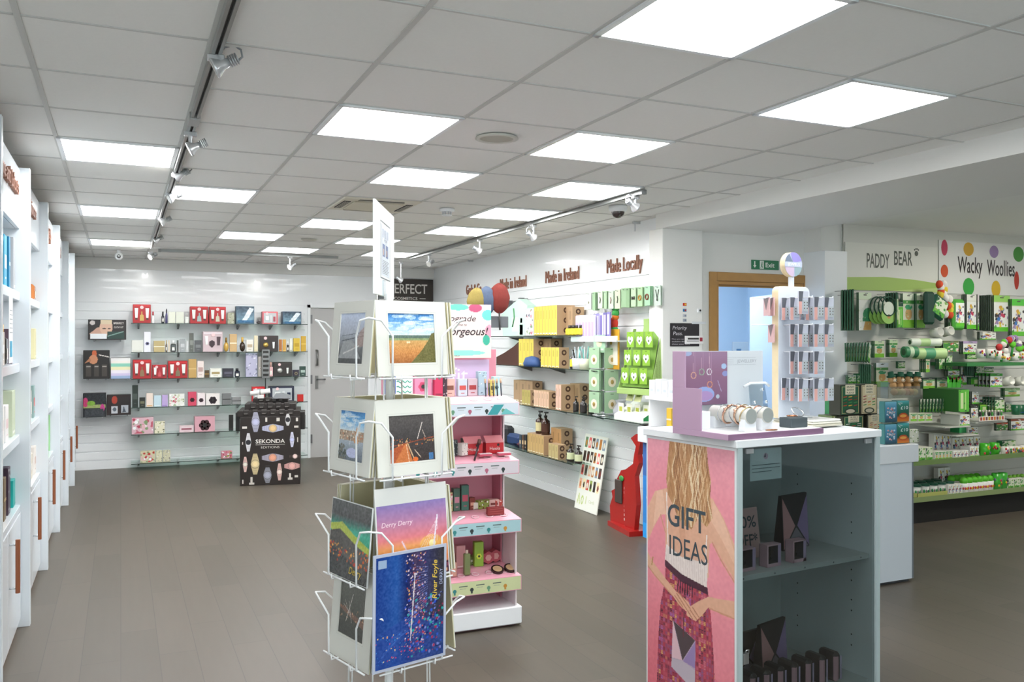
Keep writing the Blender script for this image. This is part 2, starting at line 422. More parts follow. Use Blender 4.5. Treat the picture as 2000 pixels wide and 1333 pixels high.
# boxed-in beam and plastered soffit over the opening to the side shop
b = MB('trim_3'); b.box(4.06, 5.22, YB, 6.1, 2.54, CEIL + .05, mat('#e9e9e5', .6)); struct(b)
# pillar at the end of the slatwall
b = MB('wall_pillar'); b.box(4.06, 4.46, 6.0, 6.2, 0, 2.54, plaster, bev=.004); struct(b)
# wall with the fire door
b = MB('wall_door'); DY = 6.1
dx0, dx1, dz = ony(1398, 540, DY).x, ony(1568, 545, DY).x, 2.13
b.box(4.46, dx0, DY, DY + .12, 0, CEIL + .05, plaster); b.box(dx1, 5.95, DY, DY + .12, 0, CEIL + .05, plaster); b.box(dx0, dx1, DY, DY + .12, dz, CEIL + .05, plaster)
b.box(4.2, 4.46, DY + .08, DY + .12, 0, CEIL, plaster)
struct(b)
oak = mat('#b88c52', 0.5, noise=0.12, nscale=14)
b = MB('door_1')
def arch(b, x0, x1, zt, w_, y0, y1, m_):
    b.box(x0 - w_, x0, y0, y1, 0, zt + w_, m_, bev=.004); b.box(x1, x1 + w_, y0, y1, 0, zt + w_, m_, bev=.004); b.box(x0, x1, y0, y1, zt, zt + w_, m_, bev=.004)
arch(b, dx0, dx1, dz, .075, DY - .02, DY, oak)
arch(b, dx0 + .03, dx1 - .03, dz - .03, .03, DY - .005, DY + .13, oak)
arch(b, dx0 + .045, dx1 - .045, dz - .045, .015, DY + .04, DY + .08, oak)
d1 = struct(b)
# the lit corridor beyond it
pale = mat('#cfe2f2', 0.6)
b = MB('wall_corridor'); b.box(dx0 - .2, dx1 + 1.2, 8.2, 8.3, 0, CEIL, pale); b.box(dx0 - .25, dx0 - .15, DY + .12, 8.3, 0, CEIL, pale); b.box(dx1 + 1.1, dx1 + 1.2, DY + .12, 8.3, 0, CEIL, pale)
b.box(dx0 - .25, dx1 + 1.2, DY + .12, 8.3, CEIL, CEIL + .1, mat('#e6eef5', .7)); b.box(dx0 - .25, dx1 + 1.2, DY + .12, 8.3, -.02, .002, mat('#777d80', .6))
struct(b)
b = MB('door_2'); b.box(-.02, 0.78, 0, .045, 0, 2.05, mat('#dfe9f2', .4)); b.box(.62, .70, -.03, 0, 1.0, 1.02, CHROME)
for z in (.3, 1.75): b.box(-.03, .0, -.006, .0, z, z + .1, CHROME)
# leaf standing open against the right jamb
b.M = Matrix.Identity(4); o = struct(b); o.location = (dx1 - .06, DY + .14, 0); o.rotation_euler = (0, 0, rad(72))
lp = empty('ceiling_light_panel', 'corridor light panel seen through the oak fire door frame', 'ceiling light', ((dx0 + dx1) / 2 + .15, 7.2, CEIL - .02))
b = MB('frame', lp); b.box(-.3, .3, -.3, .3, 0.004, .02, WHITE); b.done()
b = MB('diffuser', lp); b.box(-.28, .28, -.28, .28, 0, .004, mat('#dcecff', .5, emit=BACKROOM_POWER)); b.done()
# partition end and the wall of green souvenirs
px0 = ony(1606, 470, YG).x; px1 = ony(1650, 470, YG).x
b = MB('wall_partition'); b.box(px0, px1, YG - .03, DY, 0, 2.41, mat('#eef2f4', .35), bev=.003); struct(b)
greenwall = mat('#dcdcd4', 0.4, noise=0.02, nscale=2)
slatwall('wall_souvenir', (px1 - .02, YG), (XS, YG), 0, CEIL + .05, 0.12, 2.06, greenwall)
b = MB('wall_return'); b.box(5.9, 5.96, YG + .06, DY + .2, 0, CEIL, plaster); b.box(px0 - .0, px1, YG + .02, DY, 2.41, CEIL, plaster); struct(b)

# ---------------------------------------------------------------- light panels
def col_word(i): return ['first', 'second', 'third', 'fourth', 'fifth', 'sixth'][i]
LNAMES = {(3, -1): 'large light panel cut off by the top edge, nearest the camera', (5, 0): 'light panel nearest the white beam on the right, beyond the cropped one',
 (2, 2): 'light panel left of the round ceiling speaker', (4, 2): 'light panel right of the round ceiling speaker', (3, 4): 'light panel in front of the air conditioning cassette',
 (5, 4): 'light panel touching the near end of the right lighting track', (5, 6): 'light panel next beyond the near end of the right lighting track', (0, 4): 'light panel nearest the camera left of the long track',
 (1, 6): 'light panel just right of the long left lighting track', (0, 8): 'light panel second from camera in the leftmost column', (0, 12): 'light panel farthest from camera in the leftmost column',
 (2, 10): 'light panel alone between the left track and the far track rail', (3, 8): 'light panel directly beyond the air conditioning cassette', (4, 10): 'light panel half hidden behind the top sign of the card rack',
 (5, 8): 'light panel third along the right lighting track', (3, 12): 'light panel farthest away in the middle, by the hanging spotlight', (5, 12): 'light panel farthest away at the end of the right track',
 (1, -2): 'added unseen light panel behind the camera on the left', (4, -4): 'added unseen light panel behind the camera on the right', (1, -5): 'added unseen light panel far behind the camera on the left', (5, -7): 'added unseen light panel far behind the camera on the right'}
lampm = mat('#ffffff', .5, emit=PANEL_POWER)
lp0 = None
for (i, j) in LIGHTS:
    loc = (PX0 + (i + .5) * PXW, PY0 + (j + .5) * PYW, CEIL - .004)
    if lp0 is None:
        lp0 = empty('ceiling_light_panel', LNAMES[(i, j)], 'ceiling light', loc, 0, 'square ceiling light panels')
        b = MB('frame', lp0); hx, hy = PXW / 2, PYW / 2
        for (a0, a1, c0, c1) in ((-hx, hx, -hy, -hy + .022), (-hx, hx, hy - .022, hy), (-hx, -hx + .022, -hy, hy), (hx - .022, hx, -hy, hy)): b.box(a0, a1, c0, c1, -.004, .015, WHITE)
        b.box(-hx, hx, -hy, hy, .012, .02, WHITE); b.done()
        b = MB('diffuser', lp0); b.box(-hx + .022, hx - .022, -hy + .022, hy - .022, .0, .01, lampm); b.done()
    else: dup(lp0, loc, label=LNAMES[(i, j)])
# unseen side shop panel, added to brighten the souvenir wall
for k, (x, y) in enumerate(((7.3, 4.3),)):
    t = empty('ceiling_light_panel', 'added side shop light panel, out of view on the right', 'ceiling light', (x, y, CEIL - .02))
    b = MB('frame', t); b.box(-.3, .3, -.3, .3, .006, .02, WHITE); b.done()
    b = MB('diffuser', t); b.box(-.28, .28, -.28, .28, 0, .006, mat('#fffaf0', .5, emit=SHOP_FILL_POWER)); b.done()
# ---------------------------------------------------------------- ceiling fittings
t = empty('ceiling_speaker', 'round cream ceiling speaker between two light panels', 'speaker', tuple(onz(970, 269, CEIL)))
b = MB('rim', t); b.ring([(.105, .0), (.11, -.008), (.09, -.012), (.085, -.004)], mat('#cfcec4', .5), n=32); b.done()
b = MB('grille', t); b.ring([(0, -.006), (.087, -.006)], mat('#b7b6aa', .7), n=32); b.done()
t = empty('air_conditioner', 'square ceiling air conditioning cassette with slotted vents', 'air conditioner', (PX0 + (AC[0] + .5) * PXW, PY0 + (AC[1] + .5) * PYW, CEIL))
b = MB('body', t); b.box(-.29, .29, -.295, .295, -.012, .02, mat('#d8d4c4', .5), bev=.004); b.done()
b = MB('intake_panel', t); b.box(-.19, .19, -.19, .19, -.022, -.012, mat('#cfc9b4', .5), bev=.003); b.done()
for k in range(4):
    b = MB('vent', t); M4 = Matrix.Rotation(rad(90 * k), 4, 'Z'); b.box(-.17, .17, .215, .265, -.016, -.0121, mat('#2f2e2a', .6), M4)
    for q in range(3): b.box(-.17, .17, .225 + q * .014, .229 + q * .014, -.018, -.0155, mat('#bdb9aa', .5), M4)
    b.done()
t = empty('smoke_detector', 'small white smoke detector on the ceiling right of the card sign', 'smoke detector', tuple(onz(873, 408, CEIL)))
b = MB('base', t); b.ring([(0, 0), (.06, 0), (.06, -.02), (.045, -.026), (0, -.026)][::-1], WHITE, n=20); b.done()
b = MB('sensor_cage', t)
for k in range(8): a = k * math.pi / 4; b.box(.034 * math.cos(a) - .004, .034 * math.cos(a) + .004, .034 * math.sin(a) - .004, .034 * math.sin(a) + .004, -.055, -.024, mat('#b9bcc0', .4))
b.ring([(0, -.06), (.04, -.056), (.04, -.05), (0, -.05)][::-1], mat('#dfe2e4', .4), n=16); b.done()
def small_disc(u, v, label):
    p = onz(u, v, CEIL); b = MB('ceiling_disc'); b.ring([(.0, -.012), (.07, -.01), (.085, 0)], mat('#c4c2b8', .6), n=20); solo(b, label, 'ceiling speaker', tuple(p))
small_disc(604, 468, 'second small round ceiling speaker far back in the ceiling')
t = empty('dome_camera', 'dark dome security camera on ceiling near the beam', 'security camera', tuple(onz(1207, 403, CEIL)))
b = MB('housing', t); b.ring([(0, 0), (.072, 0), (.072, -.03), (.06, -.045), (0, -.045)][::-1], WHITE, n=24); b.done()
b = MB('dome', t); b.sph(0, 0, -.045, .052, .052, .05, mat('#3a302e', .12, coat=.6)); b.done()
t = empty('bullet_camera', 'small white camera hanging at the far left of the ceiling', 'security camera', tuple(onz(232, 489, CEIL)))
b = MB('stem', t); b.cyl(0, 0, -.05, 0, .02, WHITE); b.done()
b = MB('lens_body', t); b.sph(.0, 0, -.07, .045, .045, .045, WHITE); b.disc(.0, -.075, .022, -.043, BLACK); b.done()
# ---------------------------------------------------------------- lighting tracks and spotlights
trackm = mat('#9c9e9c', .35, .5)
def track(x0, y0, x1, y1, label):
    L = math.hypot(x1 - x0, y1 - y0); ang = math.degrees(math.atan2(y1 - y0, x1 - x0))
    t = empty('lighting_track', label, 'lighting track', (x0, y0, CEIL), ang)
    b = MB('rail', t); b.box(0, L, -.018, -.006, -.03, -.003, trackm); b.box(0, L, .006, .018, -.03, -.003, trackm); b.box(0, L, -.006, .006, -.01, -.003, mat('#3c3c3a', .5)); b.done()
    b = MB('end_cap', t); b.box(-.03, .0, -.02, .02, -.034, -.002, mat('#8d8f8e', .4)); b.done()
    if L > 5:
        b = MB('feed_connector', t); b.box(L * .33, L * .33 + .14, -.024, .024, -.036, -.002, mat('#a9aaa8', .4)); b.done()
    return t
TLX = .31
track(TLX, 1.2, TLX, 10.35, 'long grey lighting track down the left of the ceiling')
track(3.30, 5.13, 3.30, 10.4, 'white-grey lighting track along the right of the ceiling')
track(.42, 10.68, 2.45, 10.68, 'short lighting track running across the far end')
tsilver = mat('#d5d7d9', .25, .55)
def spotlight(u, v, x, label, aim, group='track spotlights', drop=.14, y=None, hook=True, shine=None):
    """u, v = the lamp head in the photo; x (or y) = its track"""
    p = onx(u, v, x) if y is None else ony(u, v, y)
    t = empty('track_spotlight', label, 'spotlight', (p.x, p.y, CEIL - .03), aim, group)
    zz = p.z - (CEIL - .03)
    b = MB('adapter', t); b.box(-.03, .03, -.014, .014, -.02, 0.002, tsilver, bev=.003); b.done()
    b = MB('stem', t); b.cyl(0, 0, zz + .02, 0, .009, tsilver, n=10, r1=.012); b.done()
    b = MB('lamp_head', t); H = frame(.0, 0, zz, 0, 0, 62) @ Matrix.Diagonal((.72, .72, .72, 1))
    b.ring([(0, -.012), (.05, -.012), (.052, -.006), (.05, 0), (.028, .035), (.022, .07), (0, .072)], tsilver, H, n=20); b.ring([(0, -.013), (.044, -.013)][::-1], mat('#f4f4f0', .2) if shine is None else mat('#fffaf0', .3, emit=25.0), H, n=20); b.done()
    b = MB('heat_sink', t)
    for k in range(4): b.ring([(0, .072 + k * .012), (.03, .072 + k * .012), (.03, .079 + k * .012), (0, .079 + k * .012)], mat('#aeb2b5', .3, .6), H, n=14)
    b.done()
    if hook:
        b = MB('cable', t); b.tube([(0.01, 0, zz + .05), (.03, 0, zz + .075), (.06, 0, zz + .085), (.085, 0, zz + .07), (.09, 0, zz + .045), (.075, 0, zz + .03)], .004, mat('#8c8f92', .4)); b.done()
    if shine is not None:
        # the lamp's own beam, thrown at a point of the shop
        ld = bpy.data.lights.new('spot_beam', 'SPOT'); ld.energy = SPOT_POWER; ld.spot_size = rad(85); ld.spot_blend = 1.0; ld.shadow_soft_size = .04; ld.color = (1, .98, .94)
        lo = bpy.data.objects.new('spot_beam', ld); col.objects.link(lo); src = Vector((p.x, p.y, p.z - .03)); lo.location = src
        lo.rotation_euler = (Vector(shine) - src).to_track_quat('-Z', 'Y').to_euler()
        lo.parent = t; lo.matrix_parent_inverse = (Matrix.Translation(t.location) @ Matrix.Rotation(rad(aim), 4, 'Z')).inverted()
    return t
spotlight(422, 132, TLX, 'large silver track spotlight nearest the camera', -10)
spotlight(372, 291, TLX, 'silver spotlight second along the left track', -5, hook=False)
spotlight(345, 345, TLX, 'silver spotlight third along the left track, with curled cable', -20, shine=(-.4, 7.5, 1.0))
spotlight(332, 388, TLX, 'silver spotlight fourth along the left track by the light panel', 10)
spotlight(316, 434, TLX, 'silver spotlight fifth along the left track', 0, hook=False)
spotlight(303, 470, TLX, 'silver spotlight sixth along the left track', 0, hook=False)
spotlight(294, 502, TLX, 'silver spotlight last on the left track', 30, hook=False, shine=(.3, 12, 1.6))
spotlight(1241, 405, 3.30, 'white spotlight nearest on the right track by the dome camera', 190)
spotlight(1042, 464, 3.30, 'white spotlight second on the right track with looped cable', 200, shine=(4.1, 7.6, 1.4))
spotlight(937, 491, 3.30, 'white spotlight third on the right track', 185, hook=False, shine=(4.1, 9.2, 1.6))
spotlight(838, 516, 3.30, 'white spotlight fourth on the right track beside the card sign', 30, hook=False)
spotlight(783, 548, 3.30, 'white spotlight farthest on the right track, next to the dark sign', 200, hook=False)
spotlight(566, 522, 0, 'white spotlight on the short track in front of the far wall', 20, y=10.68, hook=False, shine=(1.4, 12, 1.5))
for (u, lab) in ((1240, 'thin white hanging rod by the ceiling above the Made Locally lettering'), (917, 'thin white hanging rod near the ceiling above Grab and Go lettering')):
    p = onx(u, 452 if u > 1000 else 512, XR - .05); b = MB('hanging_rod'); b.cyl(0, 0, -.0, CEIL - p.z, .007, mat('#c9cdd0', .4), n=8); b.box(-.02, .06, -.01, .01, CEIL - p.z - .02, CEIL - p.z, mat('#c9cdd0', .4)); solo(b, lab, 'rod', tuple(p))
b = MB('cable'); q0 = onx(1284, 430, XR - .03); q1 = onx(1290, 520, XR - .03)
b.tube([(q0.x, q0.y, CEIL), (q0.x, q0.y + .02, q0.z - .1), (q0.x, q0.y - .02, q0.z - .25), (q1.x, q1.y, q1.z), (q1.x, q1.y, q1.z - .3)], .006, mat('#dfe2e4', .5)); solo(b, 'loose white cable hanging in the corner left of the pillar', 'cable')

# ---------------------------------------------------------------- far door
t = tag(MB('door_3'), kind='structure') if False else None
b = MB('door_3'); gm = mat('#b9b8b6', .5); b.box(2.37, 3.2, YF + .02, YF + .06, 0, 2.08, gm); b.box(2.34, 2.38, YF - .015, YF + .05, 0, 2.11, WHITE); b.box(3.19, 3.23, YF - .015, YF + .05, 0, 2.11, WHITE); b.box(2.34, 3.23, YF - .015, YF + .05, 2.07, 2.11, WHITE)
d3 = struct(b)
for z in (1.85, 1.02, .2):
    b = MB('hinge', d3); b.box(2.385, 2.41, YF + .005, YF + .02, z, z + .12, mat('#77787a', .4, .6)); b.done()
b = MB('door_handle', d3); b.tube([(2.47, YF + .02, 1.28), (2.47, YF - .04, 1.28), (2.47, YF - .04, 1.48), (2.47, YF + .02, 1.48)], .014, mat('#8a8a88', .3, .8)); b.box(2.45, 2.49, YF + .0, YF + .02, .95, 1.13, mat('#8a8a88', .3, .8)); b.tube([(2.47, YF, 1.08), (2.47, YF - .05, 1.08), (2.58, YF - .05, 1.08)], .01, mat('#77787a', .3, .8)); b.done()
# ================================================================ product kinds (origin: bottom centre of the front)
SH = lambda c, k: '#%02x%02x%02x' % tuple(int(max(0, min(1, x * k)) * 255) for x in rgb(c))
def front_print(c1, c2, style, w, h):
    k = 26; cv = Cv(max(8, int(k * min(2, w / max(h, .01)))), k, c1)
    if style == 'floral': cv.specks(34, [c2, '#c4566a', '#e7b7bf', '#ffffff', '#7f9a6a'], .03, .10, seed=int(w * 999))
    elif style == 'photo': cv.grad([(0, SH(c1, .6)), (1, c1)]).poly([(.2, 0), (.5, .9), (.95, .1)], c2).noise(.12, 4, 3, 3)
    elif style == 'stripe':
        for i, q in enumerate(['#9fb7dc', '#d8cfee', '#efeaf5', '#f2ecc0', '#8fd4bd', '#f4efe8', '#f0f0ee']): cv.rect(0, 1, i / 7, (i + 1) / 7, q)
    elif style == 'blue': cv.grad([(0, '#2e4c5c'), (.25, '#6f93a6'), (1, '#2e4354')]).poly([(.3, .15), (.75, .95), (.98, .85), (.55, .1)], '#dfeaf0').rect(.08, .95, .03, .2, '#27638c').noise(.1, 3, 2, 2)
    elif style == 'specks': cv.specks(20, [c2, SH(c2, .7), '#ffffff'], .03, .08, seed=5)
    return cv
def k_carton(nm, w, h, d, c1, c2, style='band'):
    b = MB(nm); m1 = mat(c1, .4); b.box(-w / 2, w / 2, 0, d, 0, h, m1, bev=min(.002, w / 12))
    if style == 'band':
        b.rect(-w * .36, w * .36, h * .36, h * .62, -.0006, mat(c2, .4)); b.rect(-w * .2, w * .2, h * .16, h * .2, -.0006, mat(c2, .4))
    elif style == 'flower':
        for i in range(6): a = i * math.pi / 3; b.disc(w * .17 * math.cos(a), h * .42 + w * .17 * math.sin(a), w * .13, -.0006, mat(c2, .4), 10)
        b.disc(0, h * .42, w * .12, -.0012, INK, 10)
    elif style == 'circles':
        for i in range(3):
            z = h * (.2 + .3 * i); b.disc(0, z, w * .2, -.0006, mat('#4a3020', .5), 16); b.disc(0, z, w * .09, -.0010, mat(c1, .5), 12)
    elif style == 'plain': b.rect(-w * .4, w * .4, h * .06, h * .12, -.0006, mat(c2, .4))
    elif style == 'line': b.rect(-w * .5, w * .5, h * .45, h * .52, -.0006, mat(c2, .3, .5))
    else: b.pic(front_print(c1, c2, style, w, h), -w * .47, w * .47, h * .04, h * .97)
    return b.done()
def k_bottle(nm, w, h, d, c1, c2, style='round'):
    t = bpy.data.objects.new(nm, None); col.objects.link(t); t.empty_display_size = .03
    b = MB('bottle_body', t); r = w / 2; m1 = mat(c1, .12, coat=.5); hb = h * .68; M0 = Matrix.Translation((0, r, 0))
    if style == 'round': b.ring([(0, 0), (r * .95, 0), (r, r * .15), (r, hb * .86), (r * .4, hb), (0, hb)], m1, M0, 14)
    elif style == 'spire': b.ring([(0, 0), (r, 0), (r, hb * .7), (r * .6, hb), (0, hb)], m1, M0, 12)
    elif style == 'ball': b.sph(0, r, hb * .5, r, r, hb * .5, m1)
    else: b.box(-r, r, 0, min(d, w), 0, hb, m1, bev=r * .25)
    if style in ('round', 'square') and h > .1: b.rect(-r * .5, r * .5, hb * .2, hb * .6, -.0012 if style == 'square' else .0, mat('#f0ede4', .5))
    b.done()
    b = MB('bottle_cap', t); M1 = Matrix.Translation((0, r, 0)); rc = r * (.55 if style != 'ball' else .4)
    if style == 'spire': b.ring([(rc, hb * .95), (rc, h * .9), (rc * .3, h), (0, h)], mat(c2, .3), M1, 12)
    else: b.ring([(0, hb * .98), (rc, hb * .98), (rc, h), (0, h)], mat(c2, .3), M1, 12)
    b.done(); return t
def k_pump(nm, w, h, d, c1, c2, style=''):
    t = bpy.data.objects.new(nm, None); col.objects.link(t); r = w / 2; M0 = Matrix.Translation((0, r, 0))
    b = MB('bottle_body', t); b.ring([(0, 0), (r * .95, 0), (r, .006), (r, h * .6), (r * .35, h * .7), (r * .3, h * .76), (0, h * .76)], mat(c1, .15, coat=.5), M0, 16); b.done()
    b = MB('bottle_label', t); lab = [(r * 1.02, h * .12), (r * 1.02, h * .5)]; b.ring(lab, mat(c2, .5), M0, 16); b.done()
    b = MB('pump_head', t); b.cyl(0, r, h * .76, h * .84, r * .4, BLACK, n=10); b.cyl(0, r, h * .84, h * .94, r * .12, BLACK, n=8); b.box(-r * .3, r * 1.0, r * .75, r * 1.25, h * .94, h, BLACK); b.done()
    return t
def k_set(nm, w, h, d, c1, c2, style='red'):
    """gift set carton: tubes and a bottle showing on the front"""
    t = bpy.data.objects.new(nm, None); col.objects.link(t); t.empty_display_size = .05
    b = MB('carton', t); b.box(-w / 2, w / 2, 0, d, 0, h, mat(c1, .35), bev=.003); b.rect(-w * .46, w * .46, h * .9, h * .95, -.0008, mat(SH(c1, 1.25), .4)); b.done()
    white = mat('#e9ece8', .3)
    if style in ('red', 'small'):
        for s in (-1, 1):
            b = MB('tube', t); x = s * w * .3; b.prism([(x - w * .1, h * .8), (x + w * .1, h * .8), (x + w * .065, h * .28), (x - w * .065, h * .28)], -.008, 0, white)
            b.box(x - w * .06, x + w * .06, -.008, 0, h * .18, h * .28, mat('#4b3a34', .4)); b.done()
        b = MB('bottle', t); b.prism([(-w * .12, h * .12), (w * .12, h * .12), (w * .1, h * .42), (w * .03, h * .46), (w * .03, h * .62), (-w * .03, h * .62), (-w * .03, h * .46), (-w * .1, h * .42)], -.008, 0, mat(c2, .15)); b.done()
    elif style == 'black':
        b = MB('bottle', t); b.ring([(0, 0), (w * .14, 0), (w * .14, .006), (0, .006)], mat(c2, .2, .6), frame(-w * .18, -.006, h * .42, rx=90), 16); b.done()
        b = MB('tube', t); b.prism([(w * .2, h * .2), (w * .28, h * .2), (w * .3, h * .6), (w * .18, h * .6)], -.006, 0, white); b.done()
    elif style == 'pale':
        b = MB('bottle', t); b.prism([(-w * .18, h * .35), (-w * .04, h * .2), (w * .1, h * .35), (w * .1, h * .5), (-w * .04, h * .58), (-w * .18, h * .5)], -.008, 0, mat(c2, .2)); b.done()
        b = MB('tube', t); b.prism([(w * .22, h * .32), (w * .36, h * .32), (w * .4, h * .75), (w * .2, h * .75)], -.007, 0, mat(SH(c2, 1.3), .3)); b.done()
        b = MB('tube', t); b.prism([(-w * .36, h * .36), (-w * .26, h * .36), (-w * .24, h * .78), (-w * .4, h * .78)], -.007, 0, white); b.done()
    elif style == 'frame':
        b = MB('window', t); b.rect(-w * .4, w * .4, h * .1, h * .88, -.001, mat('#b9bfc2', .3)); b.box(-w * .3, -w * .08, -.01, 0, h * .3, h * .65, mat('#dfe3e2', .3)); b.box(w * .0, w * .1, -.01, 0, h * .15, h * .7, mat('#cfd3d4', .3)); b.box(w * .2, w * .34, -.01, 0, h * .2, h * .6, mat(c2, .3)); b.done()
    b = MB('price_sticker', t); b.disc(w * (-.0 if style == 'red' else .02 if style == 'pale' else -.2), h * .84, min(w, h) * .1, -.0095, mat('#f2cfd0', .5), 14); b.done()
    return t
KIND = dict(carton=k_carton, bottle=k_bottle, pump=k_pump, set=k_set)
def place_on_shelf(items, where, z, plane, val, depth, rz, start=1):
    """items: (u0, u1, vtop, kind, style, c1, c2, description, category)"""
    for n, (u0, u1, vt, kind, style, c1, c2, desc, cat) in enumerate(items, start):
        f = (lambda u, v: ony(u, v, val)) if plane == 'y' else (lambda u, v: onx(u, v, val))
        a, c = f(u0, vt), f(u1, vt); m = (a + c) / 2; wd = max(.012, (a - c).length - .004)
        zz = z; h = max(.02, m.z - zz); d = min(depth, max(.025, wd * .6))
        o = KIND[kind](cat.replace(' ', '_'), wd, h, d, c1, c2, style)
        o.location = (m.x, m.y, zz); o.rotation_euler = (0, 0, rad(rz))
        tag(o, f'{desc}, {ORD[n]} from the left on {where}', cat)

# ================================================================ left wall cabinets
lac = mat('#dde4e9', .22, noise=.01, nscale=2, coat=.3)
CY = [4.30, 5.583, 6.90, 8.22, 9.52, 10.78, 12.03]
def cabinet(W):
    t = empty('display_cabinet', 'x', 'cabinet', (-.53, CY[0], 0), 90, 'white fitted cabinets along the left wall')
    for x in (0, .03):
        b = MB('side_panel', t); b.box(x, x + .025, -.063, .385, 0, 2.585, lac, bev=.002); b.done()
    b = MB('back_panel', t); b.box(.055, W, .10, .12, .69, 2.24, lac); b.done()
    b = MB('plinth', t); b.box(.055, W, .0, .36, .0, .05, lac); b.done()
    b = MB('worktop', t); b.box(.055, W, -.015, .36, .655, .69, lac, bev=.002); b.done()
    b = MB('top_panel', t); b.box(.055, W, 0.011, .36, 2.24, 2.27, lac); b.done()
    b = MB('header_panel', t); b.box(.055, W, -.012, .01, 2.24, 2.575, lac, bev=.002); b.done()
    for z in (1.835, 1.435, 1.035):
        b = MB('shelf', t); b.box(.055, W, -.012, .099, z, z + .05, lac, bev=.003); b.done()
    for k in (0, 1):
        x0 = .06 + k * (W - .06) / 2; x1 = x0 + (W - .06) / 2 - .004
        d = MB('door', t); d.box(x0, x1, -.018, .0, .055, .65, lac, bev=.002); do = d.done()
        if k == 1:
            d = MB('keyhole', do); d.disc(x0 + .05, .63, .007, -.019, DARKM, 10); d.done()
            d = MB('door_handle', do); hx = x0 + .06
            d.cyl(hx, -.055, .335, .605, .011, mat('#9a5b3c', .4, .35), n=12)
            for z in (.36, .58): d.tube([(hx, -.018, z), (hx, -.055, z)], .005, CHROME, 8)
            d.done()
    return t
W0 = 1.30; cab0 = cabinet(W0)
CLAB = ['white cabinet nearest the camera on the left, perfume lettering on its header', 'second white cabinet along the left wall, orange spotted bottle on top shelf', 'third white cabinet along the left wall, green bottles on top shelf',
        'fourth white cabinet along the left wall', 'fifth white cabinet along the left wall', 'white cabinet farthest away, against the far wall']
cabs = [cab0] + [dup(cab0, (-.53, CY[i], 0)) for i in range(1, 6)]
for i, c in enumerate(cabs): c['label'] = CLAB[i]; c.scale = ((CY[i + 1] - CY[i]) / W0, 1, 1)
HEADS = ['Perfume and Giftsets', 'Skincare', 'Make Up', 'Beauty', 'Gifts', 'Gifts']
for i, c in enumerate(cabs):
    b = MB('header_lettering', c); b.txt(HEADS[i], .60 if i == 0 else .62, 2.44, .085, COPPER, y=-.03, ext=.018, w=(.95, .42, .4, .32, .25, .25)[i]); b.done()
b = MB('foot_reflection'); b.box(-.555, -.53, 4.3, 12.0, 0, .012, mat('#8a5a3c', .5)); solo(b, 'thin brown painted reflection along the foot of the left cabinets', 'reflection strip')  # brown reflection at the cabinet foot, put in as a coloured strip
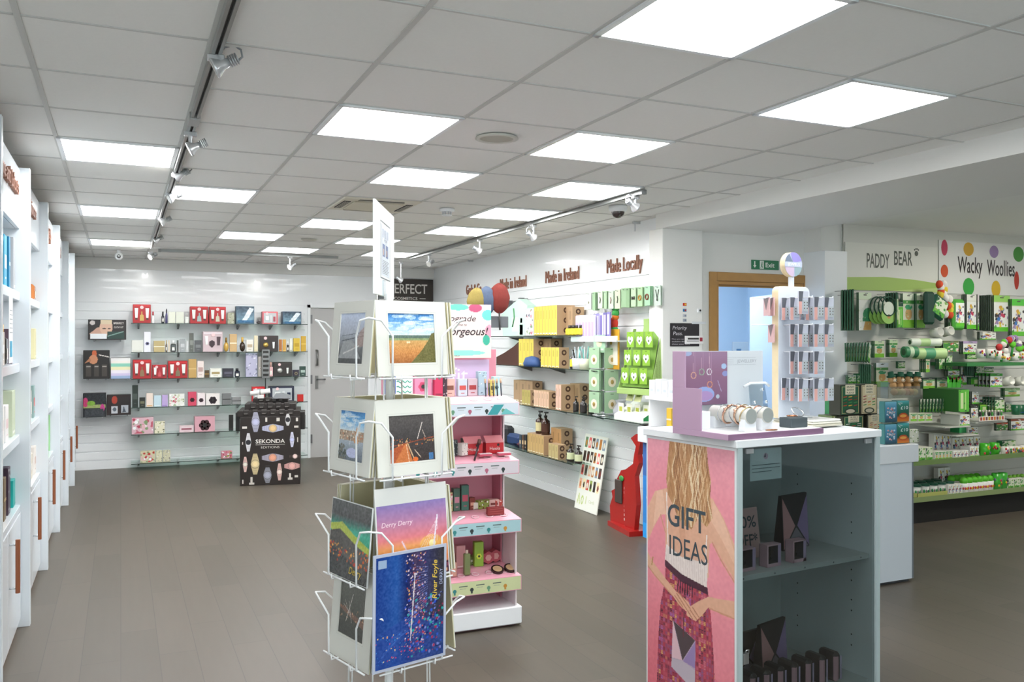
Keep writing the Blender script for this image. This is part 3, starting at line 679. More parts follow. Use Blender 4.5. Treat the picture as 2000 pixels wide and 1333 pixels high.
# goods in the cabinets: (y along the wall, shelf z, width, height, depth, colours, kind, style, description, category)
Z1, Z2, Z3, Z4 = 1.885, 1.485, 1.085, .69
LEFT = [
 (11, Z1, .13, .27, .05, '#2f9fc4', '#e8f2f6', 'carton', 'band', 'light blue perfume carton standing on the top shelf', 'perfume box'),
 (19, Z1, .07, .28, .05, '#1f7fa6', '#bfe3f0', 'carton', 'line', 'darker blue perfume carton between blue and silver cartons', 'perfume box'),
 (28, Z1, .09, .30, .06, '#a9acae', '#d9dadb', 'carton', 'plain', 'tall silver carton at the far end of the nearest top shelf', 'perfume box'),
 (7, Z2, .10, .17, .06, '#d4cfc6', '#ffffff', 'carton', 'band', 'pale cream carton below the blue cartons', 'perfume box'),
 (14, Z2, .08, .21, .05, '#2a2320', '#b08a3c', 'bottle', 'square', 'black perfume bottle with gold cap on second shelf', 'perfume bottle'),
 (24, Z2, .05, .19, .04, '#5a4450', '#c9a8b4', 'carton', 'plain', 'slim mauve carton beside the black gold-capped bottle', 'perfume box'),
 (4, Z3, .2, .2, .08, '#ecebe6', '#d9d3cb', 'carton', 'band', 'white gift box at the left edge of the third shelf', 'gift box'),
 (14, Z3, .15, .19, .08, '#efecea', '#e5c9c9', 'carton', 'band', 'white box with pale pink label on third shelf', 'gift box'),
 (27, Z3, .16, .25, .08, '#c8d2b4', '#eef0e2', 'carton', 'plain', 'pale green gift box at the end of third shelf', 'gift box'),
 (3, Z4, .16, .2, .08, '#b59a63', '#3c342a', 'carton', 'line', 'gold carton at the left edge of the cabinet worktop', 'perfume box'),
 (10, Z4, .1, .22, .08, '#6d5a3e', '#c8ab6e', 'carton', 'line', 'brown and gold carton on the cabinet worktop', 'perfume box'),
 (18, Z4, .12, .25, .07, '#3a2438', '#d0d0d8', 'carton', 'specks', 'dark purple carton behind the teal box', 'perfume box'),
 (28, Z4, .13, .15, .07, '#12a39b', '#0c8a84', 'carton', 'plain', 'bright teal box at the end of the nearest worktop', 'gift box'),
 (69, Z1, .13, .17, .06, '#c9793c', '#eee6da', 'bottle', 'square', 'orange spotted perfume bottle on top shelf', 'perfume bottle'),
 (70, Z2, .14, .21, .06, '#d6cfa2', '#e8e2c4', 'carton', 'plain', 'beige carton on the second shelf of second cabinet', 'perfume box'),
 (61, Z3, .09, .30, .06, '#a88a3c', '#8e1f5a', 'bottle', 'square', 'gold perfume bottle with magenta cap', 'perfume bottle'),
 (67, Z3, .1, .22, .05, '#86a3a0', '#c43c30', 'carton', 'band', 'grey-green and red carton beside magenta-capped bottle', 'perfume box'),
 (76, Z3, .08, .12, .06, '#c06a3c', '#7a3c20', 'carton', 'plain', 'small orange carton on third shelf', 'perfume box'),
 (62, Z4, .12, .17, .07, '#d7d0bf', '#f2efe6', 'carton', 'band', 'cream carton on the second cabinet worktop', 'perfume box'),
 (69, Z4, .14, .19, .08, '#e9e2da', '#d0b4a8', 'carton', 'band', 'white carton under the pink perfume set', 'perfume box'),
 (76, Z4, .12, .3, .06, '#d8a7a4', '#a86c60', 'bottle', 'square', 'pink glass perfume bottle at end of second worktop', 'perfume bottle'),
 (100, Z1, .10, .25, .06, '#2c4a36', '#1c2c22', 'bottle', 'square', 'tall dark green bottle on top shelf of third cabinet', 'perfume bottle'),
 (105, Z1, .08, .17, .05, '#8f9698', '#d98f8f', 'bottle', 'square', 'grey bottle with pink cap beside the green bottle', 'perfume bottle'),
 (109, Z1, .1, .15, .05, '#b3babd', '#8a9094', 'carton', 'band', 'grey carton at end of third cabinet top shelf', 'perfume box'),
 (104, Z3, .1, .22, .05, '#dadcd4', '#ffffff', 'carton', 'plain', 'pale carton on third shelf of third cabinet', 'perfume box'),
 (109, Z3, .1, .2, .06, '#e4dfc2', '#f4f0da', 'carton', 'plain', 'cream yellow carton on third shelf of third cabinet', 'perfume box'),
 (99, Z4, .14, .3, .06, '#9fd39a', '#c9a3cf', 'carton', 'floral', 'green and lilac gift box on third cabinet worktop', 'gift box'),
 (105, Z4, .14, .24, .06, '#c39ac6', '#e6d3e6', 'carton', 'band', 'lilac gift box beside the green one', 'gift box'),
 (89.5, Z3, .1, .2, .05, '#6a7b74', '#d9dedb', 'carton', 'band', 'dark grey carton on third shelf of fourth cabinet', 'perfume box'),
 (87, Z4, .26, .34, .06, '#c77a72', '#4a3636', 'carton', 'photo', 'tall salmon pink gift box in fourth cabinet', 'gift box'),
 (102, Z2, .16, .2, .05, '#3f4a48', '#b9c2c0', 'carton', 'band', 'dark carton in fifth cabinet second shelf', 'perfume box'),
 (100, Z4, .22, .36, .06, '#b48f95', '#ecdde0', 'carton', 'band', 'dusty pink carton in fifth cabinet', 'gift box'),
 (113, Z3, .2, .25, .05, '#d9d2bb', '#efeada', 'carton', 'band', 'cream carton in the farthest cabinet', 'perfume box'),
 (115.5, Z4, .26, .3, .06, '#b02f38', '#5c1f24', 'carton', 'band', 'dark red box in the farthest cabinet', 'gift box'),
]
for (u, z, w_, h, d, c1, c2, kind, st, desc, cat) in LEFT:
    y = onx(u, 700, -.54).y if desc.find('fourth') < 0 and desc.find('fifth') < 0 and desc.find('farthest') < 0 else u / 10; w_ *= .8 + u / 400; o = KIND[kind](cat.replace(' ', '_'), w_, h, min(d, .06), c1, c2, st); o.location = (-.54, y, z + .001); o.rotation_euler = (0, 0, rad(90)); tag(o, desc, cat)
for (y, z0, z1, lab) in ((4.98, 1.50, 1.83, 'white shelf notice with blue foot hanging in the nearest cabinet'), (5.80, 1.33, 1.62, 'white shelf notice with blue square hanging in second cabinet')):
    b = MB('shelf_notice'); b.box(-.08, .08, 0, .002, 0, z1 - z0, mat('#f1f4f6', .4)); b.rect(-.05, .05, .03, .11, -.001, mat('#3fa9d0', .4))
    for k in range(6): b.rect(-.06, .06, .15 + k * .022, .155 + k * .022, -.001, mat('#a9b0b5', .6))
    solo(b, lab, 'sign', (-.50, y, z0), 90)

# ================================================================ far wall: glass shelves and their goods
gshelf = glass_mat('#dfeee8', .02, .6); gedge = mat('#22352e', .15)
def glass_shelf(name_label, x0, x1, z, y0, y1, brackets, plane='y', grp=None):
    """front edge at y0 towards the viewer (plane y) or x = y0 (plane x)"""
    L = abs(x1 - x0)
    if plane == 'y': t = empty('glass_shelf', name_label, 'shelf', (x0, y0, z), 0, grp)
    else: t = empty('glass_shelf', name_label, 'shelf', (y0, x0, z), -90, grp)
    D = abs(y1 - y0)
    b = MB('glass_pane', t); b.box(0, L, .003, D, -.008, 0, gshelf); b.done()
    b = MB('front_edge', t); b.box(0, L, 0, .003, -.008, 0, gedge); b.done()
    for q in brackets:
        b = MB('bracket', t); x = q; b.prism([(0, -.008), (0, 0), (0, 0)], 0, .001, DARKM) if False else None
        b.add([(x - .01, D * .35, -.012), (x + .01, D * .35, -.012), (x - .01, D, -.012), (x + .01, D, -.012), (x - .01, D, -.07), (x + .01, D, -.07)], [(0, 2, 3, 1), (0, 1, 5, 4), (2, 4, 5, 3), (0, 4, 2), (1, 3, 5)], mat('#6d6f70', .3, .7)); b.done()
    return t
FY = 11.70; FSH = 'glass shelves on the far wall'
X0, X1 = ony(256, 631, FY).x, ony(601, 631, FY).x; XS_ = ony(519, 738, FY).x
br_all = [.09, .56, 1.05, 1.3, 1.72, 2.05]
glass_shelf('top glass shelf of the far wall, red gift sets on it', X0, X1, 1.833, FY, 12.05, br_all, grp=FSH)
glass_shelf('second glass shelf down of the far wall, gold boxes at its end', X0, X1, 1.47, FY, 12.05, br_all, grp=FSH)
glass_shelf('third glass shelf down of the far wall, left of the silver strip', X0, XS_ - .01, 1.14, FY, 12.05, [.09, .56, 1.05, 1.3], grp=FSH)
glass_shelf('third glass shelf down of the far wall, right of the silver strip', XS_ + .02, X1, 1.14, FY, 12.05, [.1, .42], grp=FSH)
glass_shelf('fourth glass shelf down of the far wall, pastel perfume boxes on it', X0, XS_ - .01, .785, FY, 12.05, [.09, .56, 1.05, 1.3], grp=FSH)
glass_shelf('fourth glass shelf down on the right, red framed box on it', XS_ + .02, X1, .80, FY, 12.05, [.1, .42], grp=FSH)
glass_shelf('fifth glass shelf down of the far wall, pink floral box on it', X0, X1, .45, FY, 12.05, br_all, grp=FSH)
glass_shelf('lowest glass shelf of the far wall, just above the floor', X0, X1 - .0, .09, FY, 12.05, br_all, grp=FSH)
b = MB('shelf_upright'); pz0 = 1.15; b.box(-.05, .05, 0, .03, 0, .38, mat('#8f9190', .25, .8), bev=.003)
for k in range(6): b.rect(-.035, .035, .03 + k * .06, .06 + k * .06, -.001, mat('#3d3d3c', .3, .5))
solo(b, 'dark silver patterned strip between the third shelves of the far wall', 'display strip', (XS_, FY - .01, 1.12))
b = MB('shelf_post'); b.box(-.006, .006, 0, .012, 0, 1.03, mat('#3a3c3c', .4, .5)); solo(b, 'thin dark post under the silver patterned strip', 'post', (XS_, FY + .02, .09))
RED = '#b0262a'
PYF = FY + .05
place_on_shelf([
 (259, 295, 595, 'set', 'red', RED, '#c8a455', 'red gift set with white tubes', 'gift set'),
 (296, 302, 609, 'bottle', 'round', '#eef0f0', '#b02a35', 'white bottle with red cap', 'perfume bottle'),
 (315, 321.5, 609, 'bottle', 'round', '#20222c', '#15161c', 'stubby black bottle', 'perfume bottle'),
 (322.5, 328, 603, 'bottle', 'spire', '#5d5a86', '#1b1c2c', 'tall violet bottle with dark top', 'perfume bottle'),
 (329, 342.5, 609.5, 'carton', 'plain', '#dfe2d3', '#c9cdb8', 'pale cream carton', 'perfume box'),
 (343.5, 359.5, 609.5, 'carton', 'plain', '#d9ddcf', '#c3c8b4', 'wider pale cream carton', 'perfume box'),
 (361, 369, 612.5, 'bottle', 'square', '#d9ddd6', '#bfc4c0', 'small clear glass bottle', 'perfume bottle'),
 (371, 407, 599, 'set', 'red', RED, '#9fb4b2', 'red gift set with teal bottle', 'gift set'),
 (408.5, 441.5, 599.5, 'set', 'red', '#b52428', '#c9c4ac', 'red gift set with pale bottle', 'gift set'),
 (444, 458, 611, 'carton', 'specks', '#a8ab92', '#5f6650', 'small olive patterned carton', 'perfume box'),
 (461, 497, 598.5, 'carton', 'blue', '#4a6a7c', '#dfeaf0', 'large blue gift box with silver tube', 'gift box'),
 (501, 510, 624, 'bottle', 'ball', '#4a4446', '#8a8a8a', 'small round dark bottle', 'perfume bottle'),
 (512, 543, 609, 'set', 'frame', '#c9636a', '#a3434f', 'pink framed gift set', 'gift set'),
 (552, 589, 609, 'carton', 'blue', '#31506a', '#c3dbe6', 'navy gift box with white tube', 'gift box')],
 'top far-wall shelf', 1.834, 'y', PYF, .16, 0)
place_on_shelf([
 (257, 280, 665, 'carton', 'plain', '#e0e2da', '#c5c9bd', 'low white carton', 'perfume box'),
 (281, 294.5, 648.5, 'carton', 'flower', '#e3e4ee', '#6a6a98', 'tall white carton with violet flower', 'perfume box'),
 (300, 322, 666, 'carton', 'line', '#b9a878', '#efe9cf', 'wide gold carton', 'perfume box'),
 (323, 327, 665, 'bottle', 'round', '#5c4a36', '#b09a6a', 'thin brown bottle', 'perfume bottle'),
 (328, 332, 665, 'carton', 'plain', '#d8cbb4', '#efe9df', 'slim cream carton', 'perfume box'),
 (333, 344, 665, 'bottle', 'square', '#2f332e', '#e0e4e4', 'black bottle with broad white cap', 'perfume bottle'),
 (345, 349, 665, 'carton', 'plain', '#4a4f4c', '#777', 'slim charcoal carton', 'perfume box'),
 (351, 362, 662, 'carton', 'band', '#9a9fa1', '#c3c7c9', 'grey carton', 'perfume box'),
 (363, 368, 666, 'carton', 'plain', '#cfd2d3', '#aaa', 'slim silver carton', 'perfume box'),
 (369.5, 378.5, 651, 'carton', 'band', '#5f635e', '#8a8f88', 'tall dark grey carton', 'perfume box'),
 (380, 394, 665, 'carton', 'band', '#55585a', '#7d8182', 'square dark grey carton', 'perfume box'),
 (396, 435, 648, 'set', 'pale', '#cdb9bd', '#3a2c30', 'pink gift set with dark bottle', 'gift set'),
 (437, 447.5, 660, 'bottle', 'ball', '#c9a24a', '#8a6a28', 'round gold bottle', 'perfume bottle'),
 (448.5, 463, 653, 'carton', 'line', '#c8a877', '#efe1c4', 'tall tan carton', 'perfume box'),
 (468, 480, 659, 'bottle', 'ball', '#33251a', '#c9a24a', 'round black and gold bottle', 'perfume bottle'),
 (481, 495, 664, 'carton', 'band', '#e2dfd6', '#b7a68c', 'white carton with beige label', 'perfume box'),
 (496, 504, 656, 'carton', 'plain', '#dcd3b4', '#c8bc92', 'cream carton', 'perfume box'),
 (507, 544, 656, 'set', 'black', '#322b29', '#c8a85a', 'black gift set with gold bottle', 'gift set'),
 (545, 551, 663.5, 'carton', 'plain', '#a8672e', '#d8a04a', 'slim amber carton', 'perfume box'),
 (552, 559, 663.5, 'carton', 'plain', '#c89a44', '#e3c070', 'golden carton', 'perfume box'),
 (560, 564.5, 668, 'bottle', 'square', '#3a2e24', '#d8d8d8', 'small dark bottle with pale cap', 'perfume bottle'),
 (565.5, 571, 662, 'carton', 'plain', '#dfe0d4', '#7a7f60', 'slim white carton', 'perfume box'),
 (573, 586, 661, 'carton', 'band', '#d0b23c', '#b8961f', 'yellow gold carton', 'perfume box'),
 (588, 598, 657, 'carton', 'line', '#c9a236', '#e0c261', 'taller yellow gold carton', 'perfume box')],
 'second far-wall shelf', 1.471, 'y', PYF, .16, 0)
place_on_shelf([
 (259, 296, 703, 'set', 'red', RED, '#8a6a44', 'red gift set with two white tubes', 'gift set'),
 (297, 326, 713, 'set', 'small', '#a82a30', '#c84a50', 'low red gift set', 'gift set'),
 (328, 366.5, 705.5, 'set', 'red', RED, '#7a6a4c', 'red gift set with amber bottle', 'gift set'),
 (368, 384, 702, 'carton', 'line', '#bf9c5c', '#d9bf86', 'tan gold carton', 'perfume box'),
 (385, 398.5, 705.5, 'carton', 'band', '#e6d9d4', '#b79a94', 'white and pink carton', 'perfume box'),
 (399.5, 409, 723.5, 'carton', 'line', '#4f3d26', '#c9a456', 'low dark gold carton', 'perfume box'),
 (410, 432.5, 720, 'carton', 'band', '#e7e8dd', '#a8986c', 'white carton with gold stripe', 'perfume box'),
 (435, 456.5, 720, 'carton', 'band', '#35353f', '#5d5d6b', 'navy carton', 'perfume box'),
 (458, 469, 720, 'bottle', 'square', '#2c3140', '#14161e', 'dark navy bottle', 'perfume bottle'),
 (480, 503, 690, 'carton', 'specks', '#b4b4cc', '#6d6d92', 'tall lilac stack-printed box', 'gift box'),
 (504, 513, 697, 'carton', 'flower', '#b8b3ac', '#e6e0d6', 'grey box with dark dot', 'gift box')],
 'third far-wall shelf', 1.141, 'y', PYF, .16, 0)
place_on_shelf([
 (525, 533.5, 708, 'bottle', 'square', '#e3b4b6', '#c9a094', 'pink perfume bottle', 'perfume bottle'),
 (534.5, 571, 708, 'set', 'black', '#33302e', '#d5d5d0', 'black gift set with clear bottle', 'gift set'),
 (572, 584.5, 723, 'carton', 'flower', '#2e2b3c', '#8a8068', 'small navy carton', 'perfume box'),
 (585.5, 597.5, 716, 'carton', 'band', '#2f4a42', '#a9bdb4', 'dark green carton', 'perfume box')],
 'third far-wall shelf, right part', 1.141, 'y', PYF, .16, 0)
place_on_shelf([
 (258, 270, 753, 'carton', 'band', '#24302a', '#4a5650', 'tall black-green carton', 'perfume box'),
 (272, 284, 777, 'carton', 'band', '#262a26', '#7a7a5e', 'low black carton', 'perfume box'),
 (285.5, 299, 768.5, 'carton', 'plain', '#ecdccf', '#e0b46c', 'cream and yellow carton', 'perfume box'),
 (300.5, 315, 773, 'carton', 'plain', '#c2dbe6', '#e8f2f4', 'pale blue carton', 'perfume box'),
 (316, 328, 772, 'carton', 'plain', '#bca7d8', '#8f78b8', 'lavender carton', 'perfume box'),
 (330, 360.5, 770, 'carton', 'floral', '#e9ebe4', '#cdd2b4', 'white carton with small flowers', 'perfume box'),
 (367, 384, 766, 'carton', 'flower', '#d14a64', '#5c1f2a', 'raspberry pink carton with flower', 'perfume box'),
 (385, 401, 768, 'carton', 'flower', '#eadfe0', '#4a2e3a', 'white carton with black flower', 'perfume box'),
 (402, 429.5, 769, 'carton', 'flower', '#ebe6e2', '#30242c', 'wide white carton with black flower', 'perfume box'),
 (434, 452, 769, 'carton', 'line', '#77797a', '#2b2b2b', 'grey carton with black band', 'perfume box'),
 (453, 471, 776, 'carton', 'line', '#8a8c8c', '#2d2628', 'shorter grey carton with black band', 'perfume box'),
 (492, 518, 756, 'set', 'frame', '#c4282c', '#a31c20', 'red framed gift set', 'gift set')],
 'fourth far-wall shelf', .786, 'y', PYF, .16, 0)
place_on_shelf([
 (527, 575, 755, 'set', 'frame', '#2c3040', '#1f2a44', 'navy framed gift set with bottles', 'gift set'),
 (581, 593, 771, 'carton', 'plain', '#c02a24', '#8f1a16', 'bright red carton', 'perfume box')],
 'fourth far-wall shelf, right part', .801, 'y', PYF, .16, 0)
place_on_shelf([
 (257, 300, 816.5, 'carton', 'floral', '#dfb8c2', '#b8475c', 'pink floral gift box', 'gift box'),
 (301.5, 322, 824, 'carton', 'specks', '#e6e2c6', '#6a7a44', 'cream box with green print', 'gift box'),
 (350, 378.5, 832, 'carton', 'band', '#e6cfd3', '#9b5a66', 'low pale pink carton', 'perfume box'),
 (380, 420, 814, 'carton', 'flower', '#dba7b2', '#3a2024', 'pink box with dark bottle picture', 'gift box'),
 (447, 456, 811, 'carton', 'plain', '#2a2a28', '#444', 'black box beside the watch display', 'gift box'),
 (587, 597, 811, 'carton', 'plain', '#3a3a38', '#555', 'black box right of the watch display', 'gift box')],
 'fifth far-wall shelf', .451, 'y', PYF, .16, 0)
place_on_shelf([
 (274, 303, 882, 'carton', 'floral', '#d9d2b0', '#c0392b', 'toy box with red and teal print', 'gift box'),
 (304, 317, 881, 'carton', 'specks', '#dcd9b8', '#5a6a5a', 'narrow cream patterned box', 'gift box'),
 (318, 333, 880, 'carton', 'specks', '#d6d4b6', '#4a4a6a', 'cream box with dark print', 'gift box'),
 (432, 454, 882, 'carton', 'floral', '#d98a9a', '#c8a83c', 'pink and yellow floral box', 'gift box')],
 'lowest far-wall shelf', .091, 'y', PYF, .16, 0)
# boxes on slatwall brackets left of the shelves
def hung_box(u0, u1, v0, v1, cv, label, extra=None):
    a = ony(u0, v1, FY + .1); c = ony(u1, v0, FY + .1); w_ = c.x - a.x; h = c.z - a.z
    t = empty('beauty_gift_box', label, 'gift box', ((a.x + c.x) / 2, a.y, a.z))
    b = MB('carton', t); b.box(-w_ / 2, w_ / 2, 0, .14, 0, h, mat('#1f1c1b', .35), bev=.003); b.pic(cv, -w_ / 2 + .004, w_ / 2 - .004, .004, h - .004); b.done()
    if extra:
        b = MB('front_print', t); extra(b, w_, h); b.done()
    for x in (-w_ * .35, w_ * .35):
        b = MB('bracket', t); b.box(x - .008, x + .008, .14, .35 - .1 + .1, -.02, .0, DARKM); b.box(x - .008, x + .008, .0, .25, -.012, 0, mat('#8d8f90', .3, .6)); b.done()
    return t
cv = Cv(74, 44, '#2b2525').poly([(.02, .28), (.25, .62), (.5, .55), (.5, .28)], '#c9a08c').ell(.47, .62, .17, .42, '#d9b49c').rect(.33, .62, .78, 1, '#d8c7a8').ell(.42, .55, .05, .03, '#3a2c28').ell(.55, .55, .04, .03, '#3a2c28').rect(.05, .48, .04, .3, '#e8ecee').rect(.5, .95, .04, .42, '#25413a').line(.52, .18, .92, .4, .03, '#7a9a90').ell(.11, .84, .07, .11, '#cfc6c2')
hung_box(172, 246.5, 625, 664, cv, 'black beauty box with a blonde face picture, upper left of far wall', lambda b, w_, h: (b.txt('BPERFECT', w_ * .3, h * .82, h * .09, mat('#e9e4dc'), -.002, w=w_ * .27, bold=True), b.txt('GLOW KIT', w_ * .3, h * .62, h * .08, mat('#e9e4dc'), -.002, w=w_ * .25)))
cv = Cv(54, 58, '#211d1b').ell(.42, .88, .09, .13, '#c9653c').ell(.38, .68, .17, .16, '#c98a66').poly([(.05, .55), (.25, .75), (.3, .62)], '#b37a58').line(.6, .84, 1, .76, .03, '#e9e3dc')
for k in range(3): cv.rect(.1 + k * .3, .3 + k * .3, .08, .5, '#453f3a').rect(.12 + k * .3, .28 + k * .3, .42, .45, '#a9a29a')
hung_box(162.5, 214, 684.5, 741, cv, 'black tanning kit box with three bottles, second row left')
cv = Cv(46, 46, '#ffffff'); cv = front_print('#ffffff', '#eee', 'stripe', 1, 1)
hung_box(216, 255.5, 699, 741, cv, 'pastel striped box beside the black tanning kit')
cv = Cv(60, 50, '#22252a').rect(0, 1, .38, .52, '#9fae6a').ell(.1, .62, .12, .2, '#c0366e').ell(.35, .58, .18, .1, '#7fae3c').ell(.85, .38, .1, .16, '#c43f8a').rect(.08, .9, .0, .34, '#3a3f44').noise(.06, 3, 2, 2)
hung_box(162, 207, 768, 816, cv, 'black box with pink and green splashes, third row left')
cv = Cv(60, 50, '#2a1c1a').ell(.32, .75, .12, .2, '#b0402c').rect(.5, .95, .3, .9, '#241d1c').rect(.18, .45, .08, .45, '#c7cbd0').rect(.6, .9, .1, .48, '#b4bac2').poly([(.65, .12), (.7, .45), (.8, .15)], '#4d5560').ell(.32, .28, .08, .1, '#5a6570')
hung_box(208.5, 255.5, 771, 812, cv, 'black box with two silver packs, beside the splashed box')
# BPERFECT sign
a = ony(738, 589.5, YF - .03); c = ony(846, 546.7, YF - .03)
t = empty('shop_sign', 'dark brown sign reading BPERFECT COSMETICS on the far wall', 'sign', ((a.x + c.x) / 2, YF - .03, a.z)); w_ = c.x - a.x; h = c.z - a.z
b = MB('board', t); b.box(-w_ / 2, w_ / 2, 0, .025, 0, h, mat('#3b342f', .5), bev=.002); b.done()
b = MB('lettering', t); b.txt('BPERFECT', .0, h * .58, h * .4, mat('#dcd8d0'), -.001, w=w_ * .78, bold=True); b.txt('COSMETICS', .0, h * .16, h * .12, mat('#dcd8d0'), -.001, w=w_ * .42, bold=True); b.rect(-w_ * .36, -w_ * .25, h * .15, h * .17, -.001, mat('#dcd8d0')); b.rect(w_ * .25, w_ * .36, h * .15, h * .17, -.001, mat('#dcd8d0')); b.done()

# ================================================================ watch display box
t = empty('watch_display', 'black printed watch display box reading SEKONDA EDITIONS on the floor', 'display stand', (1.205, 10.02, 0), -11.5)
SW, SHH, SD = .648, .765, .62
blk = mat('#2a2320', .4); silver = mat('#9b9a96', .18, .9)
b = MB('plinth', t); b.box(0, SW, 0, SD, .0, SHH, blk, bev=.003); b.done()
b = MB('mirror_side', t); b.box(-.003, 0, .01, SD - .01, .02, SHH - .02, silver); b.done()
b = MB('front_print', t); y = -.002
def watch(b, cx, cz, r, ang, face, strap, vert=True, L=2.6, wk=.9):
    M5 = Matrix.Translation((cx, 0, cz)) @ Matrix.Rotation(rad(ang), 4, 'Y')
    sm = mat(strap, .5); 
    b.pol([(-r * .42, -r * L), (r * .42, -r * L), (r * wk, -r * .5), (r * wk, r * .5), (r * .42, r * L), (-r * .42, r * L), (-r * wk, r * .5), (-r * wk, -r * .5)], y, sm, M5)
    for k, (rr, cc) in enumerate(((1.0, SH(strap, .8)), (.86, face), (.5, SH(face, 1.08)))):
        n = 20; b.quad([(r * rr * math.cos(2 * math.pi * i / n), y - .0006 * (k + 1), r * rr * math.sin(2 * math.pi * i / n)) for i in range(n)], mat(cc, .5), M5)
    for s in (-1, 1):
        for k in range(3): b.add([(-r * .5, y - .0005, s * r * (1.5 + .35 * k)), (r * .5, y - .0005, s * r * (1.5 + .35 * k)), (r * .5, y - .0005, s * r * (1.55 + .35 * k)), (-r * .5, y - .0005, s * r * (1.55 + .35 * k))], [(0, 1, 2, 3)] if s > 0 else [(0, 1, 2, 3)], mat(SH(strap, .65), .5), M5)
px = lambda X: (X - 540) / 700 * SW; pz = lambda Y: SHH * (1 - (Y - 470) / 800)
ivory, lilac_, rose, steel, dark = '#dccba4', '#b9bcd6', '#dfa084', '#9da0ac', '#26262c'
for (X, Y, r, ang, fc, stp) in ((720, 530, 50, 0, lilac_, '#a9aabd'), (920, 607, 52, 90, '#dfc08a', lilac_), (918, 950, 52, 90, rose, '#a9a4b4'), (715, 1020, 52, 0, '#e3d0a0', '#cdbb90'), (858, 1165, 50, 0, '#a5a8b8', '#8b8d96'),
                                (1095, 510, 34, 0, dark, '#dadada'), (636, 765, 36, 0, dark, '#dcdce0'), (1145, 745, 30, 0, '#c2c6e6', '#cfd0e6'), (997, 1120, 34, 0, '#ecdcd2', '#dcb4ac'), (600, 1020, 30, 0, '#e3e0d4', '#e0bcb4'), (1190, 1055, 48, 90, '#dcaaa4', '#cf9d98'), (1195, 942, 30, 90, '#e7cfca', '#e0b9b4')):
    Wd = r / 700 * SW; watch(b, min(px(X), SW - Wd * 1.02), pz(Y), Wd, ang, fc, stp, wk=.95, L=2.3 if 40 < r else 3.2) if False else watch(b, min(px(X), SW - Wd * (2.0 if ang else 1.05)), max(pz(Y), Wd * 2.4), Wd * (1 if r > 40 else .95), ang, fc, stp, L=(1.9 if X > 1150 or Y > 1100 else 2.4) if r > 40 else (1.0 if X > 1180 else 2.2 if Y < 560 else 3.2))
for (X0_, Y0_, X1_, Y1_) in ((565, 580, 620, 605), (1170, 582, 1220, 606), (832, 480, 855, 530), (962, 485, 1000, 525), (1190, 488, 1215, 530), (565, 1198, 580, 1245), (660, 1170, 685, 1240), (1175, 1165, 1215, 1190), (1110, 1140, 1132, 1190), (1095, 1190, 1150, 1215), (645, 1235, 705, 1258), (565, 760, 575, 790), (1205, 720, 1216, 775)):
    b.rect(px(X0_), px(X1_), pz(Y1_), pz(Y0_), y, mat('#d9d4cc', .5))
b.txt('SEKONDA', px(890), pz(757), .042, mat('#efece6', .5), y, w=.315, bold=True); b.rect(px(720), px(1060), pz(800), pz(795), y, mat('#d9d4cc')); b.txt('EDITIONS', px(890), pz(828), .024, mat('#d9d4cc', .5), y, w=.2); b.done()
for k, (z0, z1, x0, x1, y0, y1) in enumerate(((.765, .83, -.03, SW - .0, .02, .6), (.83, .90, .04, SW - .05, .12, .58), (.90, .95, .12, SW - .14, .24, .55))):
    b = MB('watch_tray', t); b.box(x0, x1, y0, y1, z0, z1, blk, bev=.004); b.done()
    for q in range(6 - k):
        xx = x0 + .06 + q * (x1 - x0 - .1) / (6 - k); b = MB('watch_cushion', t); b.box(xx, xx + .065, y0 - .012, y0 + .05, z0 + .018, z1 + .012, mat('#34302e', .7), bev=.008); b.box(xx + .012, xx + .05, y0 - .014, y0 - .011, z0 + .03, z0 + .038, mat('#8b8782', .3, .5)); b.done()
for (x, l, y_) in ((-.06, .1, .1), (SW - .01, .1, .1)):
    b = MB('side_box', t); b.box(x, x + l * .6, .15, .45, .60, .80, mat('#262423', .4), bev=.003); b.done()
t2 = empty('watch_roll', 'white watch roll with straps lying on top of the watch display', 'watch stand', tuple(onz(495, 776, .955)) if False else (1.40, 10.22, .955), -5)
b = MB('cushion', t2); b.tube([(-.06, .0, .055), (.16, -.0, .085)], .028, mat('#eceae8', .6), 14); b.done()
b = MB('foot', t2); b.box(.02, .09, -.03, .03, 0, .04, mat('#e6e4e2', .5), bev=.004); b.done()
b = MB('strap', t2); b.tube([(.05 + .004 * math.cos(a), .032 * math.cos(a), .072 + .034 * math.sin(a)) for a in [i * math.pi / 8 for i in range(16)]], .005, mat('#7c7874', .4), 6, True); b.done()
b = MB('watch_stand'); b.prism([(-.09, 0), (.11, 0), (.11, .035), (.03, .06), (-.05, .055)], -.03, .05, mat('#a9abae', .25, .7)); solo(b, 'silver arched watch stand on top of the watch display', 'watch stand', (1.66, 10.12, .955), -10)
